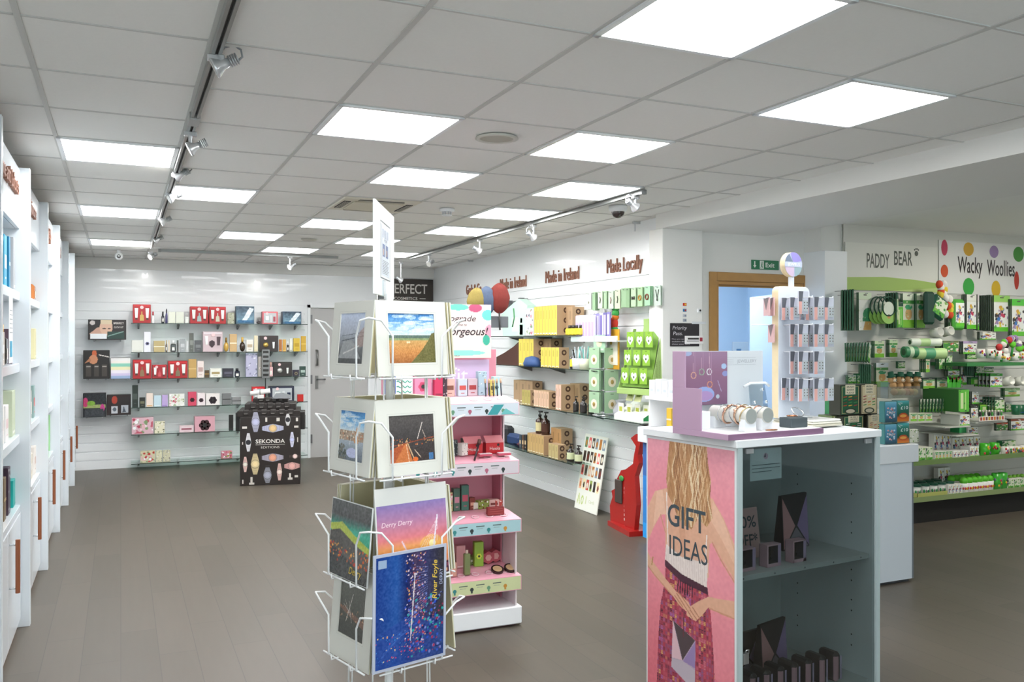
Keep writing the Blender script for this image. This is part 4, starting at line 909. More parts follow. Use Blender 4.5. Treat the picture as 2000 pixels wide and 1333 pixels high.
# ================================================================ right slatwall (faces -x); item space rz = -90
YEL, KRAFT, KR2 = '#dccb58', '#b09372', '#a08463'
RSH = 'glass shelves on the right wall'
def rshelf(ya, yb, z, label, nb=3):
    """ya far end, yb near end"""
    L = ya - yb; return glass_shelf(label, ya, yb, z, 3.87, 4.165, [L * (k + .5) / nb for k in range(nb)], 'x', RSH)
RZ1, RZ2, RZ3, RZ4 = 1.665, 1.345, .935, .45
rshelf(9.3, 7.15, RZ1, 'top glass shelf of right wall, yellow cartons on it')
rshelf(9.1, 6.75, RZ2, 'second glass shelf of right wall, above the kraft soap boxes')
rshelf(9.0, 6.03, RZ3, 'long third glass shelf of the right wall, green spinner on it', 4)
rshelf(9.1, 7.20, RZ4, 'lowest glass shelf of the right wall, pump bottles on it')
def rbox(u0, u1, vt, z, kind, style, c1, c2, label, cat, x=3.92, depth=.16, face=None, group=None, endstyle=None):
    """goods on a right-wall shelf; u0..u1 the stretch of the face turned to the shop"""
    a, c = onx(u0, vt, x), onx(u1, vt, x); w_ = max(.012, abs(a.y - c.y) - .004); m = (a + c) / 2; h = max(.02, m.z - z)
    o = KIND[kind](cat.replace(' ', '_'), w_, h, depth, c1, c2, style); o.location = (x, m.y, z + .0006); o.rotation_euler = (0, 0, rad(-90)); return tag(o, label, cat, group)
def kraft_box(w_, h, d, front, nm='gift_carton', ends=True):
    """kraft carton, its printed spine to the shop and three holes in the end"""
    b = MB(nm); b.box(-w_ / 2, w_ / 2, .001, d, 0, h, mat(KRAFT, .6), bev=.0015)
    b.rect(-w_ * .48, w_ * .48, h * .012, h * .99, .0, mat(front, .5))
    for k in range(5): b.disc(0, h * (.03 + .02 * k), w_ * .1, -.0008, mat('#6b5a2a', .6), 6) if k == 0 else None
    b.rect(-w_ * .35, w_ * .35, h * .05, h * .09, -.0008, mat('#f3efd8', .5)); b.rect(-w_ * .12, w_ * .12, h * .55, h * .85, -.0008, mat(SH(front, .85), .5))
    if ends:
        n = max(1, min(3, int(h / .07)))
        for k in range(n):
            z = h * (k + .5) / n
            for (r, m_, off) in ((.028, '#4a3020', .0008), (.012, KRAFT, .0016)):
                r = min(r, d * .3); b.quad([(w_ / 2 + off, d / 2 + r * math.cos(2 * math.pi * i / 16), z + r * math.sin(2 * math.pi * i / 16)) for i in range(16)], mat(m_, .6))
    return b
def carton_row(n, u0, u1, v_mid, z, x, d, front, group, labf, h=None):
    """n cartons side by side along the wall, from the far end u0 to the near end u1"""
    ya, yb = onx(u0, v_mid, x).y, onx(u1, v_mid, x).y; h = h or max(.04, onx((u0 + u1) / 2, v_mid, x).z - z); w_ = (ya - yb) / n; proto = None
    for i in range(n):
        loc = (x, ya - (i + .5) * w_, z + .0006)
        if proto is None: proto = solo(kraft_box(w_ - .003, h, d, front), labf(i), 'gift carton', loc, -90, group)
        else: dup(proto, loc, label=labf(i), group=group)
carton_row(8, 1043, 1088, 598, RZ1, 3.90, .20, YEL, 'yellow cartons on the top right-wall shelf', lambda i: f'tall yellow carton, {ORD[i + 1]} from the far end of the top right-wall row')
carton_row(2, 1101, 1118, 600, RZ1, 4.0, .13, KRAFT, 'kraft cartons behind the jars', lambda i: f'tall kraft carton behind the black-lidded jars, {ORD[i + 1]} from the far end')
for i in range(4):
    p = onx(1107 + i * 7, 640, 3.90); t = k_bottle('candle_jar', .075, .095, .07, '#e3cf3c', '#241f1c', 'square'); t.location = (3.90 , p.y, RZ1 + .0006); t.rotation_euler = (0, 0, rad(-90))
    tag(t, f'yellow jar with black lid on top right-wall shelf, {ORD[i + 1]} from the left', 'jar', 'yellow jars with black lids')
carton_row(4, 1013, 1042, 662, RZ2, 3.90, .17, YEL, 'yellow cartons on second right-wall shelf, far group', lambda i: f'yellow carton beside the brown bag, {ORD[i + 1]} from the far end')
carton_row(3, 1046, 1076, 662, RZ2, 4.02, .13, KRAFT, 'kraft cartons on second right-wall shelf', lambda i: f'kraft carton behind the yellow front row, {ORD[i + 1]} from the far end')
carton_row(5, 1056, 1092, 679, RZ2, 3.885, .11, YEL, 'yellow cartons on second right-wall shelf, near group', lambda i: f'shorter yellow carton in the near group of second right-wall shelf, {ORD[i + 1]} from left')
carton_row(3, 1003, 1040, 744, RZ3, 4.02, .12, KRAFT, 'tall kraft cartons at the far end of third right-wall shelf', lambda i: f'tall kraft carton at the far end of third shelf, {ORD[i + 1]} from left')
carton_row(3, 1019, 1036, 762, RZ3, 3.90, .10, '#b8ab62', 'olive-fronted cartons', lambda i: f'olive-fronted kraft carton on third right shelf, {ORD[i + 1]} from left')
carton_row(6, 1042, 1072, 764, RZ3, 3.885, .12, '#dcb99c', 'pink-fronted cartons', lambda i: f'pale pink fronted carton on third right shelf, {ORD[i + 1]} from left')
carton_row(2, 1085, 1096, 752, RZ3, 3.88, .15, '#dcb9a4', 'tall pink-fronted cartons', lambda i: f'tall carton with three holes in its end on third shelf, {ORD[i + 1]} from left')
carton_row(2, 1113, 1132, 750, RZ3, 4.03, .12, KR2, 'kraft cartons behind the black bottles', lambda i: f'kraft carton behind the small black bottles, {ORD[i + 1]} from left')
for i in range(4):
    p = onx(1118 + i * 8, 780, 3.90); t = k_pump('hand_lotion', .055, .15, .06, '#1f1d1b', '#2c2a28'); t.location = (3.91 + .03 * (i % 2), p.y, RZ3 + .0006); t.rotation_euler = (0, 0, rad(-90))
    tag(t, f'small black pump bottle on third right shelf beside the green spinner, {ORD[i + 1]} from left', 'bottle', 'small black pump bottles')
carton_row(6, 1030, 1062, 849, RZ4, 3.90, .17, '#c9a96e', 'tan-fronted cartons on lowest right shelf', lambda i: f'tan-fronted carton under the amber pump bottles, {ORD[i + 1]} from left')
carton_row(2, 1076, 1096, 837, RZ4, 4.0, .13, '#b98f5e', 'tall kraft cartons on lowest right shelf', lambda i: f'tall kraft carton on lowest right shelf, {ORD[i + 1]} from left')
carton_row(3, 1071, 1090, 868, RZ4, 3.885, .09, '#c3b27c', 'small kraft cartons at the shelf front', lambda i: f'small kraft carton in front on lowest right shelf, {ORD[i + 1]} from left')
hh = onx(1045, 849, 3.95).z
for i, (u, lab) in enumerate(((1047, 'left amber pump bottle standing on the tan cartons'), (1058, 'right amber pump bottle standing on the tan cartons'))):
    p = onx(u, 852, 3.93); t = k_pump('hand_wash', .09, .235, .08, '#3a1f14', '#d8cf9c' if i == 0 else '#4a2a1c'); t.location = (3.93, p.y, max(.05, onx(1046, 849, 3.9).z) + .002); t.rotation_euler = (0, 0, rad(-90)); tag(t, lab, 'bottle')
for u, vt, lab in ((1108, 862, 'dark pump bottle with pale label near the end of lowest shelf'), (1123, 861, 'dark pump bottle alone at the end of lowest shelf')):
    p = onx(u, 893, 3.92); t = k_pump('hand_wash', .075, .17, .07, '#241c18', '#d3dab0'); t.location = (3.92, p.y, RZ4 + .0006); t.rotation_euler = (0, 0, rad(-90)); tag(t, lab, 'bottle')
p = onx(1112, 700, 3.89); t = k_pump('body_lotion', .07, .18, .06, '#2a211c', '#e0cf3c'); t.location = (3.9, p.y - .0, RZ2 + .0006); t.rotation_euler = (0, 0, rad(-90)); tag(t, 'dark pump bottle with yellow label beside the kraft end on second shelf', 'bottle')
# odds and ends at the far end
def blobby(nm, pts, m_, label, cat, loc, rz=0, grp=None):
    b = MB(nm)
    for (x, y, z, rx, ry, rz_) in pts: b.sph(x, y, z, rx, ry, rz_, m_)
    return solo(b, label, cat, loc, rz, grp)
p = onx(995, 712, 3.98)
b = MB('leather_bag'); b.prism([(-.42, 0), (.38, 0), (.38, .26), (.28, .29), (.05, .2), (-.2, .13), (-.42, .08)], 0, .14, mat('#4a2a20', .55)); solo(b, 'dark brown leather bag lying at far end of second right shelf', 'bag', (3.92, 8.72, RZ2 + .001), -90)
b = MB('cap'); b.ring([(0, .0), (.15, .0), (.16, .03), (.12, .09), (0, .11)][::-1], mat('#2f4f84', .6), Matrix.Diagonal((1, .45, 1, 1))); solo(b, 'blue cap in front of the brown bag on second right shelf', 'cap', (3.90 - .0, 8.15, RZ2 + .001), -90)
b = MB('soft_toy'); b.box(-.05, .05, 0, .06, 0, .13, mat('#3a2422', .6), bev=.01); b.box(-.035, .035, 0, .05, .13, .2, mat('#3a2422', .6), bev=.01); b.box(-.11, .05, 0.01, .04, .1, .125, mat('#3a2422', .6), bev=.006); solo(b, 'small dark brown figure on top right shelf', 'figurine', (3.92, onx(1018, 640, 3.92).y, RZ1 + .001), -90)
rbox(1026, 1042, 603, RZ1, 'carton', 'floral', '#eceff2', '#3a3c5a', 'white speckled gift box beside the dark figure', 'gift box', depth=.1)
b = MB('paper_gift'); b.prism([(-.3, 0), (.28, 0), (.34, .32), (.12, .40), (-.2, .30), (-.34, .24)], 0, .1, mat('#bfe0cf', .6)); b.rect(-.05, .12, .05, .2, -.001, mat('#eef2ee')); b.tube([(0, -.003, .3), (.02, -.003, .2), (-.03, -.003, .1)], .01, mat('#4f8f62'))
solo(b, 'mint green paper gift fan at the far end of top right shelf', 'gift', (3.92, 8.65, RZ1 + .001), -90)
for i, (u, c_, nm, lab) in enumerate(((990, '#2b2b2e', 'black bundle at the far end of lowest right shelf', 0), (1003, '#1f3a66', 'dark blue bundle on lowest right shelf', 0), (997, '#4a2436', 'plum coloured bundle low on lowest right shelf', 0))):
    p = onx(u, 880, 3.95); b = MB('gift_bundle'); b.box(-.16, .16, 0, .12, 0, (.2, .13, .07)[i], mat(c_, .6), bev=.03); solo(b, nm, 'bundle', (3.93, p.y + (.15, 0, -.25)[i], RZ4 + .001), -90)
for i, u in enumerate((1014, 1019, 1024)):
    rbox(u, u + 4, 850, RZ4, 'carton', 'band', ('#3a4a55', '#5a4436', '#2a2c30')[i], '#c9b48a', f'slim dark boxed gift left of the tan cartons, {ORD[i + 1]} from left', 'gift box', depth=.1)
# empty display arms
for (u, v, lab) in ((1000, 596, 'left short grey display bracket with nothing on it'), (1023, 591, 'right short grey display bracket with nothing on it')):
    p = onx(u, v, 4.15); b = MB('display_bracket'); b.box(-.02, .02, 0, .06, -.06, .05, mat('#6f7274', .4, .5)); b.box(-.1, .1, .05, .065, .03, .042, mat('#9a9da0', .4, .5)); solo(b, lab, 'bracket', (4.09, p.y, p.z), -90)
# pens and brushes in cups
for i, (u, c_) in enumerate(((1123, '#e8ecec'), (1137, '#dfe3c8'))):
    p = onx(u, 712, 3.90); t = empty('pen_cup', ('white cup full of brushes at end of second right shelf', 'cream cup full of pens at end of second right shelf')[i], 'pen cup', (3.93, p.y, RZ2 + .001), -90)
    b = MB('cup', t); b.ring([(0, 0), (.05, 0), (.055, .1), (.05, .1), (.046, .01), (0, .01)], mat(c_, .4), n=16); b.done(); q = random.Random(i)
    for k in range(9):
        a = q.uniform(0, 6.28); b = MB('brush', t); b.tube([(.02 * math.cos(a), .02 * math.sin(a), .02), (.06 * math.cos(a), .06 * math.sin(a), .19 + q.uniform(-.02, .03))], .005, mat(q.choice(['#cfd8d8', '#5fb0a8', '#f4f4f0', '#a9b6bd', '#7a8288']), .4), 6); b.done()
# wall lettering
def wall_lettering(s, u0, u1, v0, v1, label):
    a, c = onx(u0, v1, XR), onx(u1, v0, XR); zc = (onx(u0, (v0 + v1) / 2 + 5, XR).z + onx(u1, (v0 + v1) / 2 - 4, XR).z) / 2
    b = MB('wall_lettering'); b.txt(s, 0, 0, .125, COPPER, 0, w=abs(a.y - c.y), ext=.012); solo(b, label, 'wall lettering', (XR - .014, (a.y + c.y) / 2, zc), -90)
wall_lettering('Grab & Go', 912, 941, 557, 572, 'copper wall lettering reading Grab & Go')
wall_lettering('Made in Ireland', 978, 1029, 543, 561, 'copper wall lettering Made in Ireland, left one partly washed out by glare')
wall_lettering('Made in Ireland', 1067, 1132, 526, 548, 'copper wall lettering Made in Ireland, right one nearer the camera')
wall_lettering('Made Locally', 1187, 1256, 505, 526, 'copper wall lettering reading Made Locally')
# hooks with jewellery cards (pale green)
def hang_card(nm, w_, h, bg, pic_fn, n_stack=4, gap=.012, hook=True):
    """a hook with a few cards hanging one behind another; returns list of roots"""
    pass
def card_thing(w_, h, bg, detail, nm='jewellery_card', d=.004, style=None):
    b = MB(nm); b.box(-w_ / 2, w_ / 2, 0, d, 0, h, mat(bg, .5), bev=.0008); b.rect(-w_ * .12, w_ * .12, h * .9, h * .93, -.0006, mat(SH(bg, .55)))
    dm = mat(detail, .35, .3)
    if style == 'bar':
        b.tube([(-.0, -.004, h * .65), (w_ * .12, -.004, h * .5), (0, -.004, h * .3)], .004, dm, 6)
    elif style == 'studs':
        for s in (-1, 1): b.sph(s * w_ * .2, -.004, h * .45, .012, .005, .016, dm, 8)
    elif style == 'wreath':
        b.tube([(w_ * .26 * math.cos(a), -.004, h * .45 + w_ * .26 * math.sin(a)) for a in [i * math.pi / 6 for i in range(12)]], .006, dm, 6, True)
    elif style == 'v':
        b.tube([(-w_ * .25, -.003, h * .8), (0, -.004, h * .35), (w_ * .25, -.003, h * .8)], .003, dm, 6); b.sph(0, -.004, h * .3, .01, .004, .012, dm, 8)
    elif style == 'heart':
        b.pol([(0, h * .15), (w_ * .38, h * .45), (w_ * .34, h * .66), (w_ * .16, h * .72), (0, h * .6), (-w_ * .16, h * .72), (-w_ * .34, h * .66), (-w_ * .38, h * .45)], -.001, mat('#eef2ec', .4)); b.sph(0, -.003, h * .42, .008, .004, .01, mat('#6a7a5a', .3), 8)
    elif style == 'print':
        b.disc(0, h * .42, w_ * .3, -.0008, mat('#ece4cf', .5), 16); b.sph(0, -.003, h * .42, w_ * .12, .003, w_ * .14, dm, 8)
    elif style == 'toy':
        b.disc(0, h * .45, w_ * .22, -.0008, mat(detail, .5), 12); b.rect(-w_ * .3, w_ * .3, h * .72, h * .86, -.0008, mat('#f4f4ec'))
    return b
def hook_row(x_or_y, plane, specs, labelf, cat, rz, nm='jewellery_card', grp=None, hookr=.003, hl=None):
    """specs: (u, vtop, w, h, bg, detail, style, n). cards hang on a hook pointing out of the wall"""
    for si, (u, vt, w_, h, bg, det, st, n) in enumerate(specs):
        p = onx(u, vt, x_or_y) if plane == 'x' else ony(u, vt, x_or_y); proto = None; z = p.z - h
        out = Vector((-1, 0, 0)) if plane == 'x' else Vector((0, -1, 0))
        hk = MB('display_hook'); hk.tube([(0, n * .014 + .05, h * .93), (0, -.015, h * .93), (0, -.02, h * .96)], hookr, CHROME, 6)
        solo(hk, labelf(si, 'hook'), 'hook', (p.x, p.y, z), rz)
        for i in range(n):
            loc = Vector((p.x, p.y, z)) - out * (.014 * i)
            lab = labelf(si, i)
            if proto is None: proto = solo(card_thing(w_, h, bg, det, nm, style=st), lab, cat, tuple(loc), rz, grp)
            else: dup(proto, tuple(loc), label=lab)
G1 = '#c3d8bb'
def jl(si, i):
    base = ['speckled pendant card', 'slim green card', 'dangling earring card', 'ribbed green card', 'tilted earring card', 'long curved pendant card', 'green backing card', 'plain sage card', 'twin dark studs card', 'gold spray card', 'twin copper wreath card', 'thin V necklace card'][si]
    return f'chrome hook of the {base} on the top row' if i == 'hook' else (f'{base}, frontmost, top hook row of right wall' if i == 0 else f'{base}, {ORD[i + 1]} behind the front one, top hook row')
hook_row(4.02, 'x', [
 (1150, 572, .09, .16, '#cfe0cc', '#7a7f6a', 'print', 3), (1160, 571, .05, .17, '#8fb08a', '#4f6a4a', None, 4), (1172, 569, .085, .16, G1, '#4a3a3a', 'bar', 3), (1182, 569, .05, .16, '#a9c7a2', '#6a8a62', None, 4),
 (1193, 569, .085, .16, '#c9dcc4', '#8a4a4a', 'bar', 3), (1206, 566, .09, .17, '#cfe0bd', '#4a4a42', 'bar', 2), (1218, 563, .08, .17, '#9dbf95', '#5a7a52', None, 4), (1226, 563, .06, .17, '#8fb387', '#5a7a52', None, 4),
 (1237, 562, .075, .165, '#bcd8b2', '#3a342c', 'studs', 3), (1250, 561, .075, .165, '#aed0a4', '#b98a3c', 'wreath', 3), (1264, 559, .085, .165, '#a9d4b0', '#8a4a34', 'wreath', 3), (1284, 558, .09, .165, '#c6d9c9', '#4a5248', 'v', 2)], jl, 'jewellery card', -90)
# lavender bags
t = empty('counter_rack', 'white wire rack holding the lavender sachets above second shelf', 'rack', (3.93, onx(1158, 664, 3.93).y, onx(1150, 668, 3.93).z), -90)
b = MB('tray', t); b.box(-.42, .42, 0, .2, 0, .012, mat('#dfe3e6', .4)); b.done()
b = MB('front_rail', t); b.box(-.42, .42, -.004, 0, 0, .05, mat('#e6eaee', .4)); b.done()
for i in range(6):
    u = 1126 + i * 6; p = onx(u, 664, 3.93); b = MB('sachet'); b.box(-.034, .034, 0, .03, .0, .235, mat(('#c9bfe6', '#d9d3ee')[i % 2], .5), bev=.008); b.rect(-.02, .02, .04, .17, -.001, mat('#b8a6dc', .5))
    solo(b, f'lavender sachet standing in the wire rack, {ORD[i + 1]} from left', 'sachet', (3.935, p.y, t.location.z + .013), -90, 'lavender sachets')
for i in range(7):
    u = 1146 + i * 7; p = onx(u, 618 - i, 3.97); b = MB('incense_pack'); b.box(-.03, .03, 0, .012, -.24, 0, mat(('#8f86c4', '#e4dfea', '#6f68a8')[i % 3], .4), bev=.003); b.rect(-.02, .02, -.2, -.02, -.001, mat(('#d9d3ee', '#7a70b0', '#c9c3e6')[i % 3], .5)); b.tube([(0, .006, -.01), (0, .05, .01)], .002, CHROME, 5)
    o = solo(b, f'hanging purple and white incense pack above the wire rack, {ORD[i + 1]} from left', 'incense pack', (3.97, p.y, p.z + .01), -90, 'hanging incense packs')
# parrot-like toy, yellow calendar
t = empty('hanging_toy', 'small green and red felt toy hanging right of the incense packs', 'toy', (4.06, onx(1200, 640, 4.06).y, onx(1200, 660, 4.06).z), -90)
for nm, (x, z, rx, rz_, c_) in dict(head=(.02, .22, .04, .04, '#3fa04a'), hat=(0.02, .26, .045, .025, '#2f8a3c'), body=(-.01, .13, .06, .06, '#d8402c'), apron=(.0, .06, .055, .05, '#57b85a'), beard=(.02, .185, .035, .03, '#e07a2c'), feet=(.0, .01, .06, .02, '#2a2a2a')).items():
    b = MB(nm, t); b.sph(x, 0, z, rx, .03, rz_, mat(c_, .8)); b.done()
b = MB('hanging_calendar'); b.box(-.1, .1, 0, .012, 0, .36, mat('#e0a72c', .5), bev=.003); b.box(-.085, .085, -.006, 0, .04, .30, mat('#f2efe4', .5)); b.disc(-.02, .24, .02, -.007, mat('#c9a23c')); solo(b, 'orange-framed hanging packet with white cards, right of the spinner', 'calendar', (4.02, onx(1197, 675, 4.02).y, onx(1197, 722, 4.02).z), -90)
# green spinner on third shelf
p = onx(1178, 812, 3.98); zt = onx(1178, 655, 3.98).z - RZ3
t = empty('card_spinner', 'chrome countertop spinner full of sage green jewellery cards', 'card spinner', (3.99, p.y, RZ3 + .001), -90 + 8)
b = MB('base', t); b.ring([(0, 0), (.11, 0), (.11, .012), (0, .014)], CHROME, n=24); b.done()
b = MB('pole', t); b.cyl(0, 0, .01, zt - .04, .012, CHROME, n=12); b.done()
b = MB('sign', t); b.box(-.085, .085, -.055, -.05, zt - .16, zt, mat('#a9cdb0', .5), bev=.002); b.disc(0, zt - .07, .04, -.0565, mat('#d8d2ae', .5)); b.rect(-.06, .06, zt - .14, zt - .125, -.0565, mat('#dfeadf')); b.done()
for k in range(3):
    b = MB('wire_ring', t); zz = .03 + k * .2; rr = .085; b.tube([(rr * math.cos(a), rr * math.sin(a), zz) for a in [i * math.pi / 10 for i in range(20)]], .003, CHROME, 6, True); b.done()
first = None
for k in range(3):
    for f in range(3):
        for s in range(2):
            ang = -90 + 8 + (0, 90, -90)[f]; base = Vector((3.99, p.y, RZ3 + .03 + k * .2)); out = Vector((math.sin(rad(ang)), -math.cos(rad(ang)), 0))
            lab = f'sage green jewellery card in the spinner, {("bottom", "middle", "top")[k]} tier, {("shop side", "near side", "far side")[f]}, {("front", "back")[s]} card'
            loc = base + out * (.115 - .014 * s)
            if first is None: first = solo(card_thing(.15, .185, '#a3c4a0', '#b59a5c', 'jewellery_card', style='print'), lab, 'jewellery card', tuple(loc), ang, 'cards in the green spinner')
            else: dup(first, tuple(loc), rz=ang, label=lab)
# green standing display with hearts
p = onx(1250, 770, 4.0); zb = onx(1262, 765, 3.95).z; zt = onx(1262, 622, 3.95).z
yy0, yy1 = onx(1219, 760, 3.95).y, onx(1278, 765, 3.95).y
t = empty('jewellery_stand', 'lime green card stand with white heart pendants near the pillar', 'display stand', (3.95, (yy0 + yy1) / 2, zb), -90 + 12); WW = (yy0 - yy1) * .84; HH = zt - zb
gd = '#a9c878'
b = MB('back_panel', t); b.prism([(-WW / 2, 0), (WW / 2, 0), (WW * .42, HH), (-WW * .42 + .1, HH), (-WW * .42 + .1, HH * .88)], .12, .13, mat(gd, .5)); b.txt('KIRI', .02, HH * .94, .018, mat('#94b05c'), .1195); b.done()
for sx, nm in ((-1, 'side_panel'), (1, 'side_panel')):
    b = MB(nm, t); x = sx * WW / 2; b.add([(x, -.06, 0), (x, .13, 0), (x * .86, .13, HH * .86), (x * .86, .10, HH * .86), (x + .004, -.06, 0), (x + .004, .13, 0), (x * .86 + .004, .13, HH * .86), (x * .86 + .004, .10, HH * .86)], [(0, 3, 2, 1), (4, 5, 6, 7), (0, 4, 7, 3), (3, 7, 6, 2), (1, 2, 6, 5), (0, 1, 5, 4)], mat(gd, .5))
    if sx > 0: 
        MM = Matrix.Translation((x + .006, .04, HH * .3)) @ Matrix.Rotation(rad(90), 4, 'Z')
        for k, s_ in enumerate(('HANDMADE', 'JEWELLERY')): b.txt(s_, 0, 0, .018, mat('#8aa855'), 0, M=MM @ Matrix.Translation((0, 0, k * -.0)) @ Matrix.Rotation(rad(-90), 4, 'Y') @ Matrix.Translation((0, 0, k * .035)))
    b.done()
b = MB('front_ledge', t); b.box(-WW / 2, WW / 2, -.07, .13, -.03, .02, mat(gd, .5), bev=.003); b.done()
b = MB('picture_panel', t); b.add([(-WW * .44, -.03, .03), (WW * .44, -.03, .03), (WW * .38, .095, HH * .82), (-WW * .38, .095, HH * .82)], [(0, 1, 2, 3)], mat('#7da83c', .5)); b.done()
first = None
for k in range(3):
    for i in range(3):
        lx = (-.28 + .28 * i) * WW; lz = HH * (.1 + .25 * k); ly = -.04 + .13 * (lz / HH)
        M3 = Matrix.Translation(t.location) @ Matrix.Rotation(rad(-78), 4, 'Z'); loc = M3 @ Vector((lx, ly - .03, lz))
        lab = f'lime green card with white heart, {("bottom", "middle", "upper")[k]} row, {("left", "middle", "right")[i]} in the lime stand'
        if first is None: first = solo(card_thing(.085, .13, '#8fbf3a', '#fff', 'heart_pendant_card', style='heart'), lab, 'pendant card', tuple(loc), -78, 'heart pendant cards')
        else: dup(first, tuple(loc), label=lab)
# counter goods at the near end of the third shelf
rb = (4.0, onx(1225, 815, 3.93).y, RZ3 + .001)
t = empty('card_tray', 'white and green slanted tray of tea cards at the near end of third shelf', 'card tray', (3.9, onx(1226, 818, 3.9).y, RZ3 + .001), -90)
b = MB('tray', t); b.add([(-.22, 0, 0), (.24, 0, 0), (.24, .2, 0), (-.22, .2, 0), (-.22, 0, .04), (.24, 0, .04), (.24, .2, .15), (-.22, .2, .15)], [(0, 3, 2, 1), (0, 1, 5, 4), (1, 2, 6, 5), (2, 3, 7, 6), (3, 0, 4, 7), (4, 5, 6, 7)], mat('#e6ece2', .5)); b.done()
b = MB('green_side', t); b.add([(.2405, 0, .015), (.2405, .2, .015), (.2405, .2, .145), (.2405, 0, .038)], [(0, 1, 2, 3)], mat('#1f8a4a', .5)); b.done()
for i in range(4):
    b = MB('tea_card', t); b.box(-.2 + i * .1, -.12 + i * .1, .03 + .02 * i, .036 + .02 * i, .05, .14, mat('#eef0e2', .5)); b.rect(-.185 + i * .1, -.135 + i * .1, .07, .11, .029 + .02 * i, mat('#b7bf4a')); b.done()
for i in range(2):
    b = MB('greeting_card'); b.box(-.05, .05, 0, .004, 0, .12, mat('#d5dca0', .5)); b.rect(-.03, .03, .04, .09, -.001, mat('#8aa04a')); solo(b, ('left', 'right')[i] + ' olive gift card leaning above the tea card tray', 'card', (3.92, onx(1228 + i * 16, 790, 3.92).y, RZ3 + .17 + .0), -90, tilt=-20)
b = MB('mesh_bag'); b.ring([(.0, 0), (.06, 0), (.07, .06), (.035, .12), (.05, .15)], mat('#b9bbc2', .5), n=12); solo(b, 'small grey organza bag behind the tea card tray', 'bag', (4.05, onx(1212, 780, 4.05).y, RZ3 + .0), 0)
# leaning poster board
p0 = onx(1145, 985, 4.05); p1 = onx(1192, 1003, 4.05)
cv = Cv(70, 130, '#eef0e6'); q = random.Random(5)
for r in range(4):
    for c_ in range(6):
        x = .06 + c_ * .155; yb_ = .27 + r * .185; cc = q.choice(['#a8703a', '#c9a23a', '#3a2f28', '#d0605a', '#5a7a5a', '#e0c9a0', '#7a8a9a', '#b0452c', '#6a5a4a', '#d9a58a', '#8a9a4a'])
        cv.rect(x, x + .11, yb_, yb_ + .14, SH(cc, 1.15)).ell(x + .055, yb_ + .06, .035, .04, q.choice(['#2f2a26', '#efe6d2', '#c9822c', '#7a2f28']))
cv.line(.1, .08, .13, .2, .035, '#c9d68a').line(.13, .2, .2, .07, .035, '#c9d68a').ell(.3, .13, .06, .06, '#bcd07a').ell(.3, .13, .03, .035, '#eef0e6').rect(.45, .48, .09, .19, '#d3dcae')
b = MB('poster_board'); PW, PHt = .43, .72; b.box(-PW / 2, PW / 2, 0, .008, 0, PHt, mat('#e4e6da', .5)); b.pic(cv, -PW / 2 + .004, PW / 2 - .004, .004, PHt - .004)
b.txt('Cards', .09, .1, .03, mat('#c3cfa0'), -.0016)
solo(b, 'pale poster board of tiny pictures leaning on the right wall', 'poster board', (3.99, 7.18, .004), -90, tilt=-10)
# red sledge-like wrapped lollies display
t = empty('red_display', 'crumpled red plastic display stand on the floor left of the blue counter', 'display stand', (3.93, 6.30, 0), -90)
rm = mat('#ac1c18', .3, coat=.3); t.scale = (.9, .9, .84)
b = MB('base', t); b.prismz([(-.3, -.06), (.22, -.14), (.24, .1), (-.28, .12)], .0, .05, rm); b.done()
b = MB('left_fin', t); b.prism([(-.30, .05), (-.02, .05), (-.02, .62), (-.10, .60), (-.18, .50), (-.20, .40), (-.28, .36), (-.26, .30), (-.31, .2)], -.03, .02, rm); b.done()
b = MB('right_fin', t); b.prism([(0.0, .05), (.16, .05), (.20, .30), (.17, .58), (.24, .72), (.22, .80), (.26, .92), (.19, 1.0), (.10, .95), (.19, .88), (.16, .80), (.14, .70), (.0, .62), (-.02, .3)], -.05, .0, rm); b.done()
b = MB('dark_pocket', t); b.box(-.2, -.07, -.045, -.03, .26, .5, mat('#4a3f3a', .4), bev=.01); b.sph(-.08, -.04, .52, .04, .01, .03, mat('#3a9a4a', .4)); b.done()
b = MB('white_lettering', t)
for k in range(8): b.rect(-.045, -.02, .1 + k * .045, .125 + k * .045, -.033, mat('#efe9e6'))
b.done()
b = MB('picture_frame'); b.box(-.06, .06, 0, .015, 0, .16, mat('#3a3a3a', .4)); b.rect(-.045, .045, .02, .14, -.001, mat('#c9a9a0')); solo(b, 'small dark framed picture on the wall above the red display', 'picture', (4.15, 6.42, .62), -90)
# pillar stickers
def pil(u, v): return ony(u, v, 6.0)
a = pil(1308, 677); c = pil(1365, 632)
t = empty('priority_sign', 'black sign with white script Priority Pass on the pillar', 'sign', (a.x, 5.994, a.z)); w_ = c.x - a.x; h = c.z - a.z
b = MB('board', t); b.box(0, w_, 0, .005, 0, h, mat('#322f33', .4), bev=.002); b.done()
b = MB('lettering', t); wm = mat('#dcdadf'); b.txt('Priority', w_ * .32, h * .8, h * .15, wm, -.001, w=w_ * .48, slant=.2); b.txt('Pass.', w_ * .26, h * .56, h * .15, wm, -.001, w=w_ * .32, slant=.2)
for k in range(3): b.txt(('Now you can enjoy', 'exclusive discount', 'show your card')[k], w_ * .36, h * (.32 - .11 * k), h * .05, wm, -.001, w=w_ * .6)
b.done()
a = pil(1336, 672); c = pil(1372, 660)
b = MB('bank_sticker'); w_ = c.x - a.x; b.box(0, w_, -.004, 0, 0, .066, mat('#f0efee')); b.rect(w_ * .15, w_ * .75, .035, .05, -.0046, INK); b.rect(w_ * .1, w_ * .75, .02, .026, -.0046, mat('#555')); b.rect(w_ * .8, w_ * .95, .02, .052, -.0046, mat('#a03040')); solo(b, 'white bank card sticker overlapping the black sign on the pillar', 'sticker', (a.x, 5.991, a.z))
